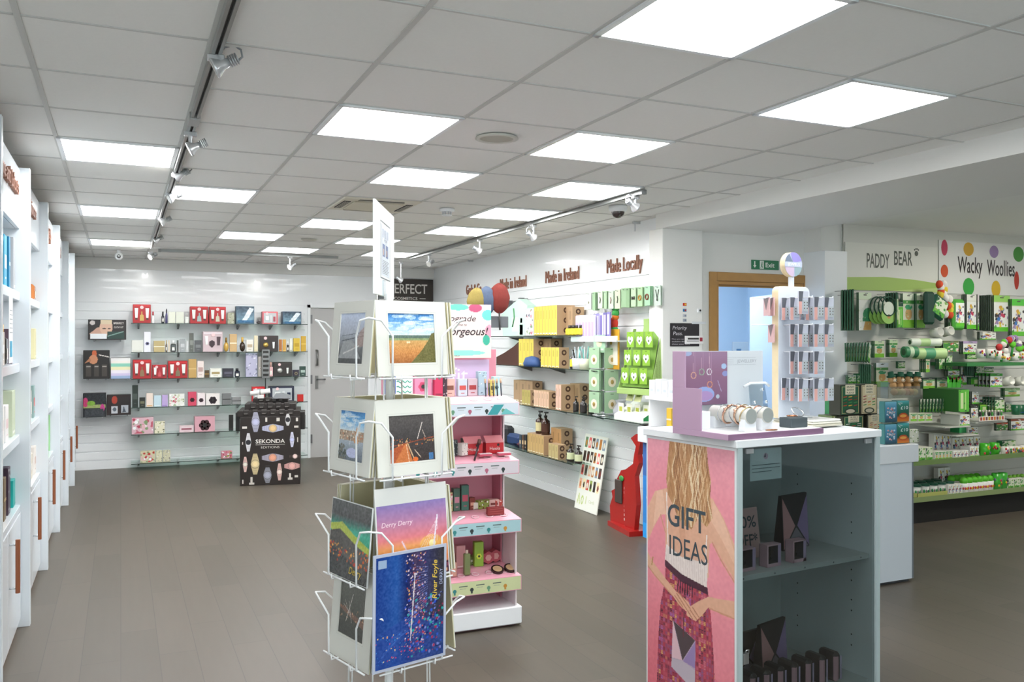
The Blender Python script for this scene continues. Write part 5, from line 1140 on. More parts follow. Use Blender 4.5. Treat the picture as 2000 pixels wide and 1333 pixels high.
for (v, cs, lab) in ((595, ('#d8352c', '#e8c83a'), 'top small red and yellow card sticker on the pillar'), (606.5, ('#2f7fb0', '#c0392b'), 'small blue and red card sticker on the pillar'), (617, ('#c9ccd2', '#8a90a0'), 'faint pale card sticker on the pillar'), (626, ('#aab0bc', '#7a8090'), 'faint grey card sticker just above the black sign')):
    p = pil(1337, v); b = MB('card_sticker'); b.rect(-.018, .018, -.012, .012, -.001, mat(cs[0])); b.rect(-.002, .014, -.007, .007, -.0016, mat(cs[1])); b.box(-.018, .018, 0, .0005, -.012, .012, mat(cs[0])); solo(b, lab, 'sticker', (p.x, 5.998, p.z))
p = pil(1364, 607); b = MB('door_button'); b.box(-.014, .014, 0, .02, -.016, .016, mat('#e8ebee', .4)); b.disc(.004, 0, .009, -.001, BLACK, 10); solo(b, 'small white unit with black lens on the pillar', 'sensor', (p.x, 5.98, p.z))
b = MB('wall_socket'); b.box(-.07, .07, 0, .01, -.01, .01, mat('#dfe3e6', .4)); p = pil(1364, 631); solo(b, 'thin pale bracket above the black sign on the pillar', 'bracket', (p.x, 5.989, p.z))
# exit sign
a = ony(1467, 526, DY); c = ony(1546, 505, DY)
t = empty('exit_sign', 'green exit sign with arrow and running man above the door', 'sign', (a.x, DY - .012, a.z)); w_ = .30; h = .082
b = MB('board', t); b.box(0, w_, 0, .01, 0, h, mat('#1f7a52', .5)); b.done()
b = MB('pictogram', t); wm = mat('#eef4ef'); b.rect(.085, .13, .006, h - .006, -.001, wm); b.pol([(.012, .035), (.03, .012), (.048, .035), (.036, .035), (.036, .07), (.024, .07), (.024, .035)], -.001, wm)
gm_ = mat('#1f7a52'); b.disc(.11, .064, .006, -.0016, gm_, 10); b.pol([(.103, .055), (.115, .055), (.112, .035), (.12, .014), (.114, .014), (.105, .03), (.098, .012), (.092, .014), (.102, .035)], -.0016, gm_); b.txt('Exit', .2, h * .5, .04, wm, -.001, w=.1, bold=True); b.done()
# poster glimpsed in the corridor
cv = Cv(20, 30, '#dfe9ee').rect(.2, .5, .15, .75, '#5a8ab0').rect(.6, .8, .2, .6, '#bfc9d0')
b = MB('corridor_notice'); b.box(-.12, .12, 0, .01, 0, .3, mat('#e8eef2')); b.pic(cv, -.11, .11, .01, .29); solo(b, 'small blue and white notice on the corridor wall seen through the door', 'notice', (ony(1448, 660, 8.18).x, 8.185, 1.3))
b = MB('door_closer'); b.box(-.12, .12, 0, .06, -.03, .03, mat('#aeb6bd', .4)); b.tube([(0, 0, 0), (.1, -.15, -.02)], .008, mat('#9aa2a8')); solo(b, 'grey door closer high in the corridor behind the oak door frame', 'door closer', (dx0 + .35, 8.12, 2.2))
# ================================================================ picture card rack in the foreground
RX, RY = .775, 2.667; RRZ = 14.8
wire = mat('#f0f2f3', .3)
t = empty('card_rack', 'white wire spinner rack of mounted photographs and posters in the foreground', 'card rack', (RX, RY, 0), RRZ)
b = MB('base_plate', t); b.ring([(0, 0), (.26, 0), (.26, .012), (.03, .03), (0, .03)][::1], wire, n=32); b.done()
b = MB('pole', t); b.cyl(0, 0, .02, 1.76, .0125, wire, n=16); b.done()
RH = .150
for k in range(4):
    M0 = Matrix.Rotation(rad(90 * k), 4, 'Z')
    for x in (-.075, .075):
        b = MB('upright_wire', t, M0); b.tube([(x, -RH + .045, .42), (x, -RH + .06, 1.72)], .0028, wire); b.done()
RT = [.635, .885, 1.205, 1.505]
for zi, z in enumerate(RT):
    for k in range(4):
        M0 = Matrix.Rotation(rad(90 * k), 4, 'Z')
        b = MB('pocket_wire', t, M0); b.tube([(-.13, -RH - .012, z - .006), (.13, -RH - .012, z - .006)], .0028, wire); b.tube([(-.06, -.01, z), (-.06, -RH - .02, z - .012), (-.06, -RH - .022, z + .004)], .0028, wire, 6); b.tube([(.06, -.01, z), (.06, -RH - .02, z - .012), (.06, -RH - .022, z + .004)], .0028, wire, 6); b.done()
        # guard loop round each corner: up the face, shoulder, apex, down the next face
        o = RH + .016; a = RH - .062
        b = MB('corner_loop', t, M0)
        b.tube([(a, -RH - .0, z - .012), (a, -o, z - .002), (a, -o, z + .12), (a + .045, -o - .012, z + .165), (o + .004, -o - .004, z + .172), (o + .012, -a - .045, z + .165), (o, -a, z + .12), (o, -a, z - .002), (RH, -a, z - .012)], .0032, wire, 8); b.done()
# goods of the rack: mounts lean back into the pockets
def rack_loc(k, off, z, x=0.0):
    M_ = Matrix.Translation((RX, RY, 0)) @ Matrix.Rotation(rad(RRZ + 90 * k), 4, 'Z'); return tuple(M_ @ Vector((x, -off, z)))
CREAM = mat('#d9d9d1', .6); CORE = mat('#cfc8a4', .7)
def mount(cv, label, k, z, off, w_=.25, h=.228, pw=.62, ph=.62, py=.5, x=0, tilt=-5, name='mounted_photograph', bare=False, ori=None, extra=None):
    t_ = empty(name, label, 'photograph' if not bare else 'poster', rack_loc(k, off, z, x), RRZ + 90 * k); t_.rotation_euler[0] = rad(tilt)
    if not bare:
        b = MB('backing_board', t_); b.box(-w_ / 2, w_ / 2, .0035, .0065, 0, h, CORE); b.done()
        b = MB('mount_board', t_); x1, z0, z1 = w_ * pw / 2, h * (py - ph / 2), h * (py + ph / 2)
        for (a0, a1, c0, c1) in ((-w_ / 2, -x1, 0, h), (x1, w_ / 2, 0, h), (-x1, x1, 0, z0), (-x1, x1, z1, h)): b.box(a0, a1, .0005, .0035, c0, c1, CREAM)
        for (a0, a1, c0, c1) in ((-x1 - .006, -x1 - .005, z0 - .006, z1 + .006), (x1 + .005, x1 + .006, z0 - .006, z1 + .006), (-x1 - .006, x1 + .006, z0 - .006, z0 - .005), (-x1 - .006, x1 + .006, z1 + .005, z1 + .006)): b.rect(a0, a1, c0, c1, .0003, mat('#c3c3bc', .6))
        b.done()
        b = MB('picture', t_); b.pic(cv, -x1, x1, z0, z1, y=.0032); b.done()
    else:
        b = MB('sheet', t_); b.box(-w_ / 2, w_ / 2, .0, .004, 0, h, mat(bare, .4)); b.pic(cv, -w_ * pw / 2, w_ * pw / 2, h * (py - ph / 2), h * (py + ph / 2), y=-.0006, rough=.15)
        if extra: extra(b, w_, h)
        b.done()
    return t_
# pictures
def sky(cv, c=('#2f74b8', '#7fb0dc', '#e8eef2'), y0=.5, seed=2):
    cv.grad([(0, c[2]), (.5, c[1]), (1, c[0])], y0=y0, y1=1); q = random.Random(seed)
    for _ in range(26): cv.ell(q.random(), q.uniform(y0 + .1, .98), q.uniform(.05, .22), q.uniform(.01, .045), '#f2f5f7', .5)
    return cv
hay = Cv(110, 96, '#c58a4a'); sky(hay, y0=.52); hay.rect(0, 1, .5, .56, '#5c7064').rect(0, 1, .46, .5, '#8a9a6a').grad([(0, '#9a5f30'), (.5, '#c98a4c'), (1, '#c9a062')], y0=0, y1=.46)
for i in range(14): hay.line(-.2 + i * .06, 0, .3 + i * .03, .46, .006, '#b07038', .6)
hay.poly([(.45, 0), (1, 0), (1, .62), (.93, .6), (.85, .45), (.7, .25)], '#6a6638').noise(.07, 3, 2, 2).ell(.4, .42, .02, .02, '#e6d6b0').ell(.44, .42, .02, .02, '#e6d6b0')
mount(hay, 'mounted photograph of a hayfield under blue sky, top tier of the rack', 0, RT[3], RH - .004, pw=.66, ph=.66)
bridge = Cv(90, 96, '#8a9098').grad([(0, '#3a3c3c'), (.35, '#75787a'), (.6, '#a8aebb'), (1, '#c9d4ec')]).poly([(0, .1), (.9, .1), (.55, .45), (.2, .5)], '#9a9c9e').line(.1, .45, 1, .55, .02, '#4a5058').line(.1, .55, 1, .62, .012, '#5a606a').poly([(.6, .3), (1, .35), (1, .75), (.8, .62)], '#a88a80', .7).line(.2, .2, .8, .35, .03, '#c9c9c6').noise(.05, 5, 3, 3)
mount(bridge, 'mounted photograph of a misty grey bridge, top tier left side', -1, RT[3], RH - .004, pw=.62, ph=.68)
city = Cv(84, 110, '#6a7a8a'); sky(city, ('#2f7fc4', '#6fb0e0', '#dfe6ea'), y0=.58, seed=8); city.rect(0, 1, .4, .6, '#a8907a').specks(80, ['#c9825a', '#e0d0b8', '#7a6450', '#b0a898'], .012, .03, 0, 1, .38, .6, 4).grad([(0, '#5a6470'), (1, '#a9b4c0')], y0=0, y1=.4).line(.42, .32, .62, .86, .012, '#f0f0ee').line(.7, .3, .8, .7, .01, '#e6e6e2').poly([(.6, .36), (.78, .36), (.72, .6), (.68, .72), (.65, .6)], '#c98a4a').ell(.55, .16, .22, .1, '#b9bfe0').specks(40, ['#3a443a', '#6a6a60'], .02, .05, 0, .3, 0, .3, 6).noise(.06, 2, 2, 2)
mount(city, 'mounted photograph of a harbour city by day, second tier left side', -1, RT[2], RH - .004, pw=.62, ph=.66)
peace = Cv(110, 100, '#4a4442').grad([(0, '#3c3230'), (.5, '#3e3a3a'), (1, '#55504e')]).poly([(0, 0), (.2, .0), (.4, .42), (0, .28)], '#a8522c').poly([(.1, 0), (.5, 0), (.37, .44)], '#c2703c').line(.38, .45, .55, .0, .02, '#d8b48a').line(.36, .44, .42, .0, .012, '#e6c9a8').line(.0, .35, 1, .5, .02, '#8a4a34').specks(40, ['#e8b070', '#d06a3c'], .006, .013, 0, 1, .36, .5, 9).line(.62, .48, .74, .82, .014, '#e6ddd4').line(.74, .66, .8, .5, .01, '#c9b8aa').line(.55, .25, .68, .08, .012, '#e8cdb0').rect(.86, .96, .02, .16, '#3f6f9f').ell(.56, .05, .06, .05, '#d86a2c').noise(.05, 4, 2, 2)
mount(peace, 'mounted photograph of a bridge lit orange at night, second tier front', 0, RT[2], RH - .004, pw=.64, ph=.62, py=.48)
for i in range(3):
    for (k, zi, nm_) in ((0, 3, 'top'), (0, 2, 'second')):
        mount(hay if zi == 3 else peace, f'cream mounted board tucked behind the front {nm_} tier photograph, {ORD[i + 1]} behind it', k, RT[zi], RH - .016 - .011 * i, pw=.64, ph=.62, w_=.228, x=.008 + .003 * i)
for i in range(2):
    mount(city, f'cream mounted board behind the harbour photograph, {ORD[i + 1]} behind it', -1, RT[2], RH - .016 - .011 * i, pw=.6, ph=.6, w_=.225, x=.01)
aur = Cv(96, 100, '#2a4a44'); aur.grad([(0, '#2c2c2a'), (.3, '#3a3836'), (.52, '#2fae8a'), (.62, '#35b394'), (.8, '#4a4a4a'), (1, '#5a5a58')]).poly([(0, .66), (.3, .72), (.6, .6), (1, .48), (1, .4), (.55, .5), (0, .58)], '#b4c24a').poly([(0, .56), (.25, .62), (.6, .5), (1, .38), (1, 0), (0, 0)], '#55504a').poly([(0, .4), (1, .1), (1, 0), (0, 0)], '#3a3a38').specks(70, ['#d86a2c', '#e8a04a', '#c23c20'], .008, .022, 0, 1, .2, .42, 3).noise(.07, 7, 2, 2)
for i in range(10): aur.line(.1 * i, .7, .08 * i + .1, 1, .02, '#6f6f6c', .35)
mount(aur, 'green aurora poster over town lights, third tier left side', -1, RT[1] - .005, RH + .002, w_=.25, h=.235, name='art_print', bare='#dfe3e2', pw=.98, ph=.98, extra=lambda b, w_, h: b.txt('Derry', w_ * .2, h * .14, h * .09, mat('#d8b83c'), -.0016, slant=.3))
sun = Cv(112, 96, '#c77a8a').grad([(0, '#3a2434'), (.12, '#6a3040'), (.2, '#e08a5a'), (.42, '#e8a060'), (.55, '#dd7f86'), (.75, '#b77fa0'), (1, '#8a7ab4')]); sun.ell(.75, .42, .16, .12, '#f0c060', .6).ell(.77, .42, .05, .05, '#f8efa8').ell(.42, .32, .16, .14, '#f0b070', .4).line(.72, .0, .86, .78, .02, '#e6dcea').line(.34, .5, .55, .05, .018, '#e0c8d8').rect(0, 1, 0, .12, '#4a2a38').specks(50, ['#2a1a26', '#e0a070', '#8a4a5a'], .01, .02, 0, 1, .04, .2, 4).noise(.03, 3, 3, 3)
for i in range(7): sun.line(.86, .75, .4 + .07 * i, .1, .005, '#f0e0e4', .6)
mount(sun, 'pink and orange sunset bridge poster, third tier front', 0, RT[1] - .0, RH + .002, w_=.256, h=.285, name='art_print', bare='#dcdcd8', pw=.97, ph=.80, py=.42, extra=lambda b, w_, h: b.txt('Derry Derry', -w_ * .22, h * .62, h * .05, mat('#efd6e0'), -.0016, slant=.2) or b.txt('the city of bridges', -w_ * .2, h * .55, h * .02, mat('#efd6e0'), -.0016))
for (k, nm_) in ((1, 'far right'), (2, 'far left')):
    for i in range(3):
        for zi in (1, 2, 3):
            mount(sun if zi == 1 else city, f'khaki-backed mounted board on the {nm_} side of the rack, {("", "third", "second", "top")[zi]} tier, {ORD[i + 1]} layer', k, RT[zi], (RH + .024 - .011 * i) if k == 1 else RH - .004 - .011 * i, h=.27 if zi == 1 else .228, w_=.235, pw=.62, ph=.62)
nb = Cv(84, 104, '#5a5a50').grad([(0, '#3a3a34'), (.4, '#4a4a40'), (1, '#66665c')]).poly([(0, .5), (1, .35), (1, .22), (0, .44)], '#7a5a4a').specks(30, ['#d8b08a', '#b07a5a'], .008, .02, 0, 1, .3, .5, 3).line(.28, .25, .5, .75, .016, '#d8d0c8').line(.5, .25, .35, .6, .012, '#c9c0b8').line(.15, .52, .45, .4, .012, '#cfc4ba').line(.2, .6, .42, .35, .01, '#b8aca2').noise(.05, 4, 2, 2)
mount(nb, 'mounted night bridge photograph, lowest tier left side', -1, RT[0] - .01, RH - .002, w_=.25, h=.29, pw=.62, ph=.6, py=.56)
for i in range(2): mount(nb, f'cream mounted board behind the night bridge photograph, {ORD[i + 1]} behind it', -1, RT[0] - .01, RH - .014 - .011 * i, w_=.225, x=.01, h=.29, pw=.62, ph=.6, py=.56)
mount(nb, 'khaki-backed board on the far right side of the rack, lowest tier', 1, RT[0], RH + .02, h=.27); mount(nb, 'khaki-backed board on the far left side of the rack, lowest tier', 2, RT[0], RH - .004, h=.27)
river = Cv(120, 168, '#27439a').grad([(0, '#1f3f8a'), (.3, '#2a5aa4'), (.45, '#1d2c66'), (.55, '#4a3a5a'), (.72, '#3a3c66'), (1, '#3c3a3c')], axis='x'); q = random.Random(11)
river.poly([(0, 0), (1, 0), (1, .35), (.45, .42), (0, .3)], '#2a4a9a', .7).specks(260, ['#c9a8b8', '#d86a5a', '#3a5ac9', '#e0d0e0', '#8a4a7a', '#e8b070'], .004, .012, .42, .72, .1, .98, 12).specks(200, ['#2f55c0', '#7a8ad0', '#1c2460', '#a03a5a', '#30a0a0'], .006, .02, .45, .98, .05, .6, 13)
for i in range(18): river.line(.42 + .01 * i, .35 + .03 * i, .75, .5 + .02 * i, .006, '#8a9ad8', .6)
river.line(.5, .2, .56, .8, .014, '#e6dce0').specks(60, ['#e03c5a', '#3a8ad8', '#f0d080'], .004, .009, 0, .5, .05, .3, 15).noise(.05, 8, 2, 2)
for i in range(12): river.line(.02 + .03 * i, .05 + .02 * i, .3 + .02 * i, .3, .004, '#4a7ad0', .5)
def rtxt(b, w_, h):
    M6 = Matrix.Translation((w_ * .33, -.0016, h * .70)) @ Matrix.Rotation(rad(-90), 4, 'Y')
    b.txt('River Foyle', 0, 0, h * .048, mat('#e0bf4a'), 0, w=h * .34, M=M6, slant=.25, bold=True); b.txt('DERRY', 0, 0, h * .03, mat('#b9c0e0'), 0, w=h * .14, M=Matrix.Translation((w_ * .42, -.0016, h * .72)) @ Matrix.Rotation(rad(-90), 4, 'Y'))
    b.rect(-w_ * .44, -w_ * .33, h * .88, h * .95, -.0014, mat('#9ab0cc'))
mount(river, 'large blue River Foyle Derry night print on the lowest front tier', 0, RT[0] + .008, RH + .026, w_=.256, h=.345, name='art_print', bare='#b9bfd0', pw=.93, ph=.95, x=-.034, tilt=1, extra=rtxt)
for i in range(2): mount(river, f'print hidden behind the River Foyle print, {ORD[i + 1]} behind it', 0, RT[0] - .0, RH - .010 - .011 * i, w_=.228, h=.33, name='art_print', bare='#cfcdb8', pw=.9, ph=.9, tilt=-4)
# sign on top of the rack
P1 = Vector((.695, 2.539)); ang = 65.2
t = empty('rack_sign', 'tall narrow-looking white information board on top of the card rack', 'sign', (P1.x, P1.y, 1.752), ang)
b = MB('board', t); b.box(0, .385, 0, .008, 0, .285, mat('#eef1f2', .45), bev=.001); b.done()
b = MB('holder', t); b.box(.13, .17, -.005, .013, -.01, .05, glass_mat('#dfe6ea', .05, .4)); b.tube([(.05, .004, -.02), (.33, .004, -.02)], .004, wire); b.tube([(.05, .004, -.02), (.05, .004, .0)], .003, wire, 6); b.tube([(.33, .004, -.02), (.33, .004, .0)], .003, wire, 6); b.done()
b = MB('printing', t); g = mat('#6f747c', .5)
for (x0, x1, z0, z1) in ((.09, .29, .055, .235),):
    for (a0, a1, c0, c1) in ((x0, x1, z0, z0 + .003), (x0, x1, z1 - .003, z1), (x0, x0 + .003, z0, z1), (x1 - .003, x1, z0, z1)): b.rect(a0, a1, c0, c1, -.001, g)
b.rect(.11, .27, .065, .225, -.001, mat('#dfe6f0'))
for k in range(3): b.rect(.125 + k * .045, .155 + k * .045, .185, .212, -.0016, mat('#b3bccb'))
b.txt('WELCOME', .19, .178, .008, g, -.0016)
for k in range(2): b.rect(.13 + k * .065, .175 + k * .065, .125, .165, -.0016, mat('#6a7da8')); b.rect(.135 + k * .065, .155 + k * .065, .13, .15, -.002, mat('#c9b0a8'))
for k in range(9): b.rect(.125, .255 - .01 * (k % 3), .112 - k * .005, .1135 - k * .005, -.0016, g)
b.done()
t = bpy.data.objects['rack_sign']; b = MB('stalk', t); b.tube([(.14, .0, -.06), (.16, .004, -.02)], .005, wire); b.done()

# ================================================================ pink cosmetics stand
BX0, BX1, BYF, BYB = 1.33, 2.07, 4.46, 4.80
PINK, DPINK = '#e8a2b2', '#c9798a'
pk = mat('#dd92a2', .4); pk2 = mat('#c77c8c', .45); wh = mat('#f1f3f5', .3)
t = empty('cosmetics_stand', 'pink and white cosmetics floor stand behind the card rack', 'display stand', ((BX0 + BX1) / 2, BYF, 0), -1); BW = (BX1 - BX0) / 2
b = MB('base', t); b.box(-BW, BW, 0, .40, .012, .112, wh, bev=.006); b.box(-BW + .03, BW - .03, .03, .37, 0, .012, mat('#5a2a30')); b.done()
b = MB('back_panel', t); b.box(-BW + .02, BW - .02, .345, .365, .112, 1.56, pk); b.done()
for s in (-1, 1):
    b = MB('side_panel', t); x = s * (BW - .03)
    b.prism([(.02, .112), (.365, .112), (.365, 1.20), (.20, 1.20), (.20, .62), (.05, .60), (.02, .56)], x - .004, x + .004, mat('#e9dfe2', .35), Matrix.Rotation(rad(90), 4, 'Z') @ Matrix.Diagonal((1, -1, 1, 1))); b.done()
    b = MB('side_lining', t); b.box(x - s * .012 - .004, x - s * .012 + .004, .21, .345, .112, 1.20, pk2); b.done()
b = MB('header_panel', t); b.box(-BW + .04, BW - .07, .33, .345, 1.28, 1.50, mat('#d3bcdc', .45)); b.txt('benefit', -.015, 1.41, .085, mat('#efe9f4'), .3285, w=.36, ext=.002); b.done()
STRIP = ['#cfd6a4', '#a9cdd3', '#d7cfd6', '#d3dde6']
tiers = [(.205, .285), (.532, .605), (.857, .932), (1.19, 1.262)]
for k, (z0, z1) in enumerate(tiers):
    o_ = .0 if k < 2 else .03
    b = MB('tray', t); ta = mat('#e6a6b6' if k else '#e6a6b6', .35)
    V = [(-BW + .005, o_, z0), (BW - .005, o_, z0), (BW - .02, .34, z0), (-BW + .02, .34, z0), (-BW + .005, o_, z1), (BW - .005, o_, z1), (BW - .03, o_ + .13, z1 + .03), (-BW + .03, o_ + .13, z1 + .03), (BW - .03, .34, z1 + .03), (-BW + .03, .34, z1 + .03)]
    b.add(V, [(0, 3, 2, 1), (0, 1, 5, 4), (4, 5, 6, 7), (7, 6, 8, 9), (1, 2, 8, 6), (1, 6, 5), (0, 4, 7), (0, 7, 9, 3), (2, 3, 9, 8)], ta if k < 3 else mat('#efc3ce', .35)); tr = b.done()
    b = MB('printed_strip', tr); b.rect(-BW + .008, BW - .01, z0 + .004, z1 - .003, o_ - .001, mat(STRIP[k], .4)); q = random.Random(k)
    for j in range(6):
        x = -BW + .06 + j * .1; b.rect(x, x + .05, (z0 + z1) / 2 + .012, (z0 + z1) / 2 + .017, o_ - .002, mat('#55605f')); b.rect(x + .005, x + .04, (z0 + z1) / 2, (z0 + z1) / 2 + .002, o_ - .002, mat('#8a9290'))
        cc = q.choice(['#3a8a8a', '#b0627a', '#2f3a3a', '#c9903c', '#6a9a7a']); b.disc(x + .075, (z0 + z1) / 2 - .008, .011, o_ - .002, mat(cc), 10); b.rect(x + .07, x + .08, z0 + .012, z0 + .03, o_ - .0024, mat(cc))
    if k == 3:
        b.pol([(BW - .2, z0 + .006), (BW - .16, z1 - .01), (BW - .1, z1 - .01), (BW - .14, z0 + .006)], o_ - .0028, mat('#3a9aa0')); b.pol([(BW - .12, z0 + .006), (BW - .09, z0 + .04), (BW - .03, z0 + .006)], o_ - .0028, mat('#6fc0c0'))
    b.done()
    b = MB('tester_hole', tr)
    b.box(0, 0.0001, .2, .2001, z1 + .02, z1 + .0201, pk); b.done() if False else None
    n_h = (5, 3, 2, 3)[k]
    for j in range(n_h):
        x = BW - .09 - j * .085; M7 = Matrix.Translation((x, o_ + .065, z1 + .016)) @ Matrix.Rotation(math.atan2(.03, .13), 4, 'X')
        b = MB('tester_well', tr); b.ring([(.02, 0), (.024, .002), (.018, .004), (.016, .001)], mat('#f0c6cf' if k < 3 else '#f6e6ea', .3), M7, 16); b.done()
def bloc(x, y, z): return Matrix.Translation(((BX0 + BX1) / 2, BYF, 0)) @ Matrix.Rotation(rad(-1), 4, 'Z') @ Vector((x, y, z))
def bitem(o, x, y, z, label, cat, rz=0, grp=None): o.location = tuple(bloc(x, y, z + .0008)); o.rotation_euler = (0, 0, rad(rz - 1)); return tag(o, label, cat, grp)
# loose cosmetics
TN = ['lowest', 'second lowest', 'third', 'top']
def tz(k): return tiers[k][1] + .03
q = random.Random(4)
top = [(-.34, .06, .12, '#3f6fd0', '#f0f3f6', 'photo', 'blue and white box'), (-.26, .1, .13, '#f0f3ee', '#35a58a', 'stripe2', 'white box with teal waves'), (-.145, .1, .14, '#e58aa8', '#c4466a', 'flower', 'bright pink box with rose motif'),
       (-.06, .05, .16, '#c2325a', '#8a1f3c', 'plain', 'crimson box'), (-.02, .03, .13, '#3a2430', '#d8c0c8', 'specks', 'dark patterned slim box'), (.015, .06, .1, '#d8b0a4', '#7a4a3a', 'band', 'rose and tan box with dark dots'),
       (.085, .055, .1, '#bcc9d6', '#c0504a', 'band', 'pale blue lipstick box'), (.15, .06, .1, '#c3b0b8', '#a03a3a', 'band', 'grey-pink box with red edge'), (.215, .055, .14, '#a9c3d0', '#3a4a56', 'specks', 'tall blue patterned box'), (.27, .03, .09, '#d8c86a', '#7a6a2c', 'band', 'small yellow box'), (.30, .04, .11, '#b9dadd', '#2f5a60', 'flower', 'pale turquoise card')]
for i, (x, w_, h, c1, c2, st, d_) in enumerate(top):
    if st == 'stripe2':
        b = MB('cosmetic_box'); b.box(-w_ / 2, w_ / 2, 0, .04, 0, h, mat(c1, .4), bev=.002)
        for k2 in range(3): b.tube([(-w_ * .42 + w_ * .84 * s / 12, -.001, h * (.25 + .22 * k2) + .006 * math.sin(s * 1.6)) for s in range(13)], .003, mat(c2), 5)
        o = b.done()
    else: o = k_carton('cosmetic_box', w_, h, .04, c1, c2, st)
    bitem(o, x, .2 + .01 * (i % 3), tz(3), f'{d_} on pink stand top tray, {ORD[i + 1]} from left', 'cosmetics box')
for i in range(5):
    b = MB('makeup_brush'); b.tube([(0, 0, 0), (.0, .01, .075)], .004, mat('#2f3f48', .3), 8); b.tube([(0, .01, .075), (0, .013, .10)], .006, mat('#c9a88a', .5), 8)
    bitem(b.done(), .20 + i * .024, .13, tz(3) - .0, f'small makeup brush standing on the top tray, {ORD[i + 1]} from left', 'brush', grp='small makeup brushes')
for i in range(2):
    b = MB('cosmetic_box'); b.box(-.055, .055, 0, .05, 0, .062, mat('#c32a30', .35), bev=.002); b.txt('Hoola', 0, .03, .018, mat('#e9e0dc'), -.001); b.add([(-.055, 0, .062), (.055, 0, .062), (.055, .04, .10), (-.055, .04, .10)], [(0, 1, 2, 3)], mat('#d98a90', .4)); b.disc(.02, .05, .008, -.002, INK, 10)
    bitem(b.done(), .13 + i * .13, .14, tz(2), ('left', 'right')[i] + ' red open cosmetics box on the third tray of pink stand', 'cosmetics box')
for i in range(6):
    c1 = ['#3f5a4a', '#c9b0a0', '#2a3438', '#d8a0a8', '#e6dfd8', '#4a6a5a'][i]; bitem(k_carton('cosmetic_box', .045, .05 + .02 * (i % 3), .04, c1, ['#d8c07a', '#7a3c48', '#c0c8cc'][i % 3], 'specks'), -.05 + i * .03, .12 + .05 * (i % 2), tz(2), f'small patterned cosmetics box in the heap on third tray, {ORD[i + 1]} from left', 'cosmetics box', rz=(-20, 12, 30, -8, 24, 5)[i])
b = MB('makeup_brush'); b.tube([(0, 0, .0), (.045, .05, .085)], .006, mat('#3a2c30', .3), 8); b.tube([(.045, .05, .085), (.055, .06, .105)], .012, mat('#6a4a44', .6), 8); bitem(b.done(), .10, .05, tz(2) - .02, 'large dark makeup brush leaning on the third tray', 'brush')
for i in range(2):
    b = MB('compact_case'); b.box(-.04, .04, 0, .035, 0, .012, mat('#c3566a', .3), bev=.002); b.box(-.036, .036, .0, .033, .0125, .016, mat('#f2dfe4', .3)); bitem(b.done(), .18 + i * .115, .075, tz(2) - .005, ('left', 'right')[i] + ' pink flat compact case on the third tray front', 'compact')
cols2 = [('#c9bf8a', '#c43a5a'), ('#4a6a5a', '#c98a9a'), ('#3a6a5a', '#b0485a'), ('#7a3c34', '#d0a08a'), ('#d6d0c4', '#4a3c38'), ('#8a9a4a', '#6a2c2c'), ('#d8b0a8', '#7a3a34'), ('#b0453c', '#e0c0b0')]
for i, (c1, c2) in enumerate(cols2):
    h = (.11, .13, .145, .07, .04, .05, .05, .045)[i]; bitem(k_carton('cosmetic_box', (.09, .04, .045, .035, .06, .08, .06, .05)[i], h, .04, c1, c2, ('floral', 'band', 'band', 'band', 'plain', 'specks', 'band', 'specks')[i]), -.02 + (0, .07, .12, .165, .20, .24, .30, .33)[i], .2, tz(1), f'{("olive floral", "dark teal tall", "green tall", "brown slim", "white low", "olive patterned", "pink and brown", "red speckled")[i]} box on the second lowest tray', 'cosmetics box', rz=(0, 4, -5, 8, 0, 10, -6, 5)[i])
b = MB('brick_box'); b.box(-.05, .05, 0, .03, 0, .045, mat('#8a2f30', .5), bev=.002)
for k2 in range(3): b.rect(-.04, .04, .008 + .013 * k2, .010 + .013 * k2, -.001, mat('#b5605c'))
bitem(b.done(), .235, .06, tz(1) - .012, 'dark red brick-pattern box at the front of second lowest tray', 'cosmetics box')
for i in range(8):
    c1 = ['#a8624a', '#7fae2c', '#c98a6a', '#c9a88a', '#d6a0a0', '#e0e0e0', '#8fb43c', '#7a8a4a'][i]; x = (-.10, -.05, .0, .03, .06, .09, .17, .155)[i]
    bitem(k_carton('cosmetic_box', .055 if i != 5 else .035, (.07, .08, .09, .1, .13, .09, .14, .05)[i], .04, c1, ['#5a2c24', '#dfe86a', '#e0c0a0', '#6a4a3a', '#f0d8d8', '#4a4a4a', '#dfe84a', '#e8e8d0'][i], ('specks', 'flower', 'band', 'specks', 'plain', 'band', 'flower', 'band')[i]), x, .16 + .05 * (i % 2), tz(0), f'{("brown speckled", "lime green dotted", "peach", "tan speckled", "tall pale pink", "white slim", "tall lime green", "olive low")[i]} box on the lowest tray of the pink stand', 'cosmetics box', rz=(10, -5, 6, -12, 3, 0, -6, 14)[i])
for i in range(3):
    b = MB('hexagon_box'); b.prism([(.042 * math.cos(a + .52), .037 + .037 * math.sin(a + .52)) for a in [j * math.pi / 3 for j in range(6)]], 0, .05, mat('#b5525c', .4)); b.disc(0, .037, .02, -.001, mat('#e0a4a0'), 6); bitem(b.done(), .24 + .055 * i, .19 + .02 * i, tz(0), f'rose hexagonal box on the lowest tray, {ORD[i + 1]} from left', 'cosmetics box', grp='rose hexagonal boxes')
for i in range(2):
    t_ = bpy.data.objects.new('powder_compact', None); col.objects.link(t_); b = MB('case', t_); b.cyl(0, 0, 0, .012, .037, mat('#2c1c18', .25), n=24); b.done(); b = MB('powder', t_); b.ring([(.027, .0125), (0, .0135)], mat('#c9a880', .5), n=20); b.done()
    o = bitem(t_, .245 + .08 * i, .07, tz(0) - .008, ('left', 'right')[i] + ' round dark powder compact at the front of lowest tray', 'compact'); o.rotation_euler[0] = rad(22)
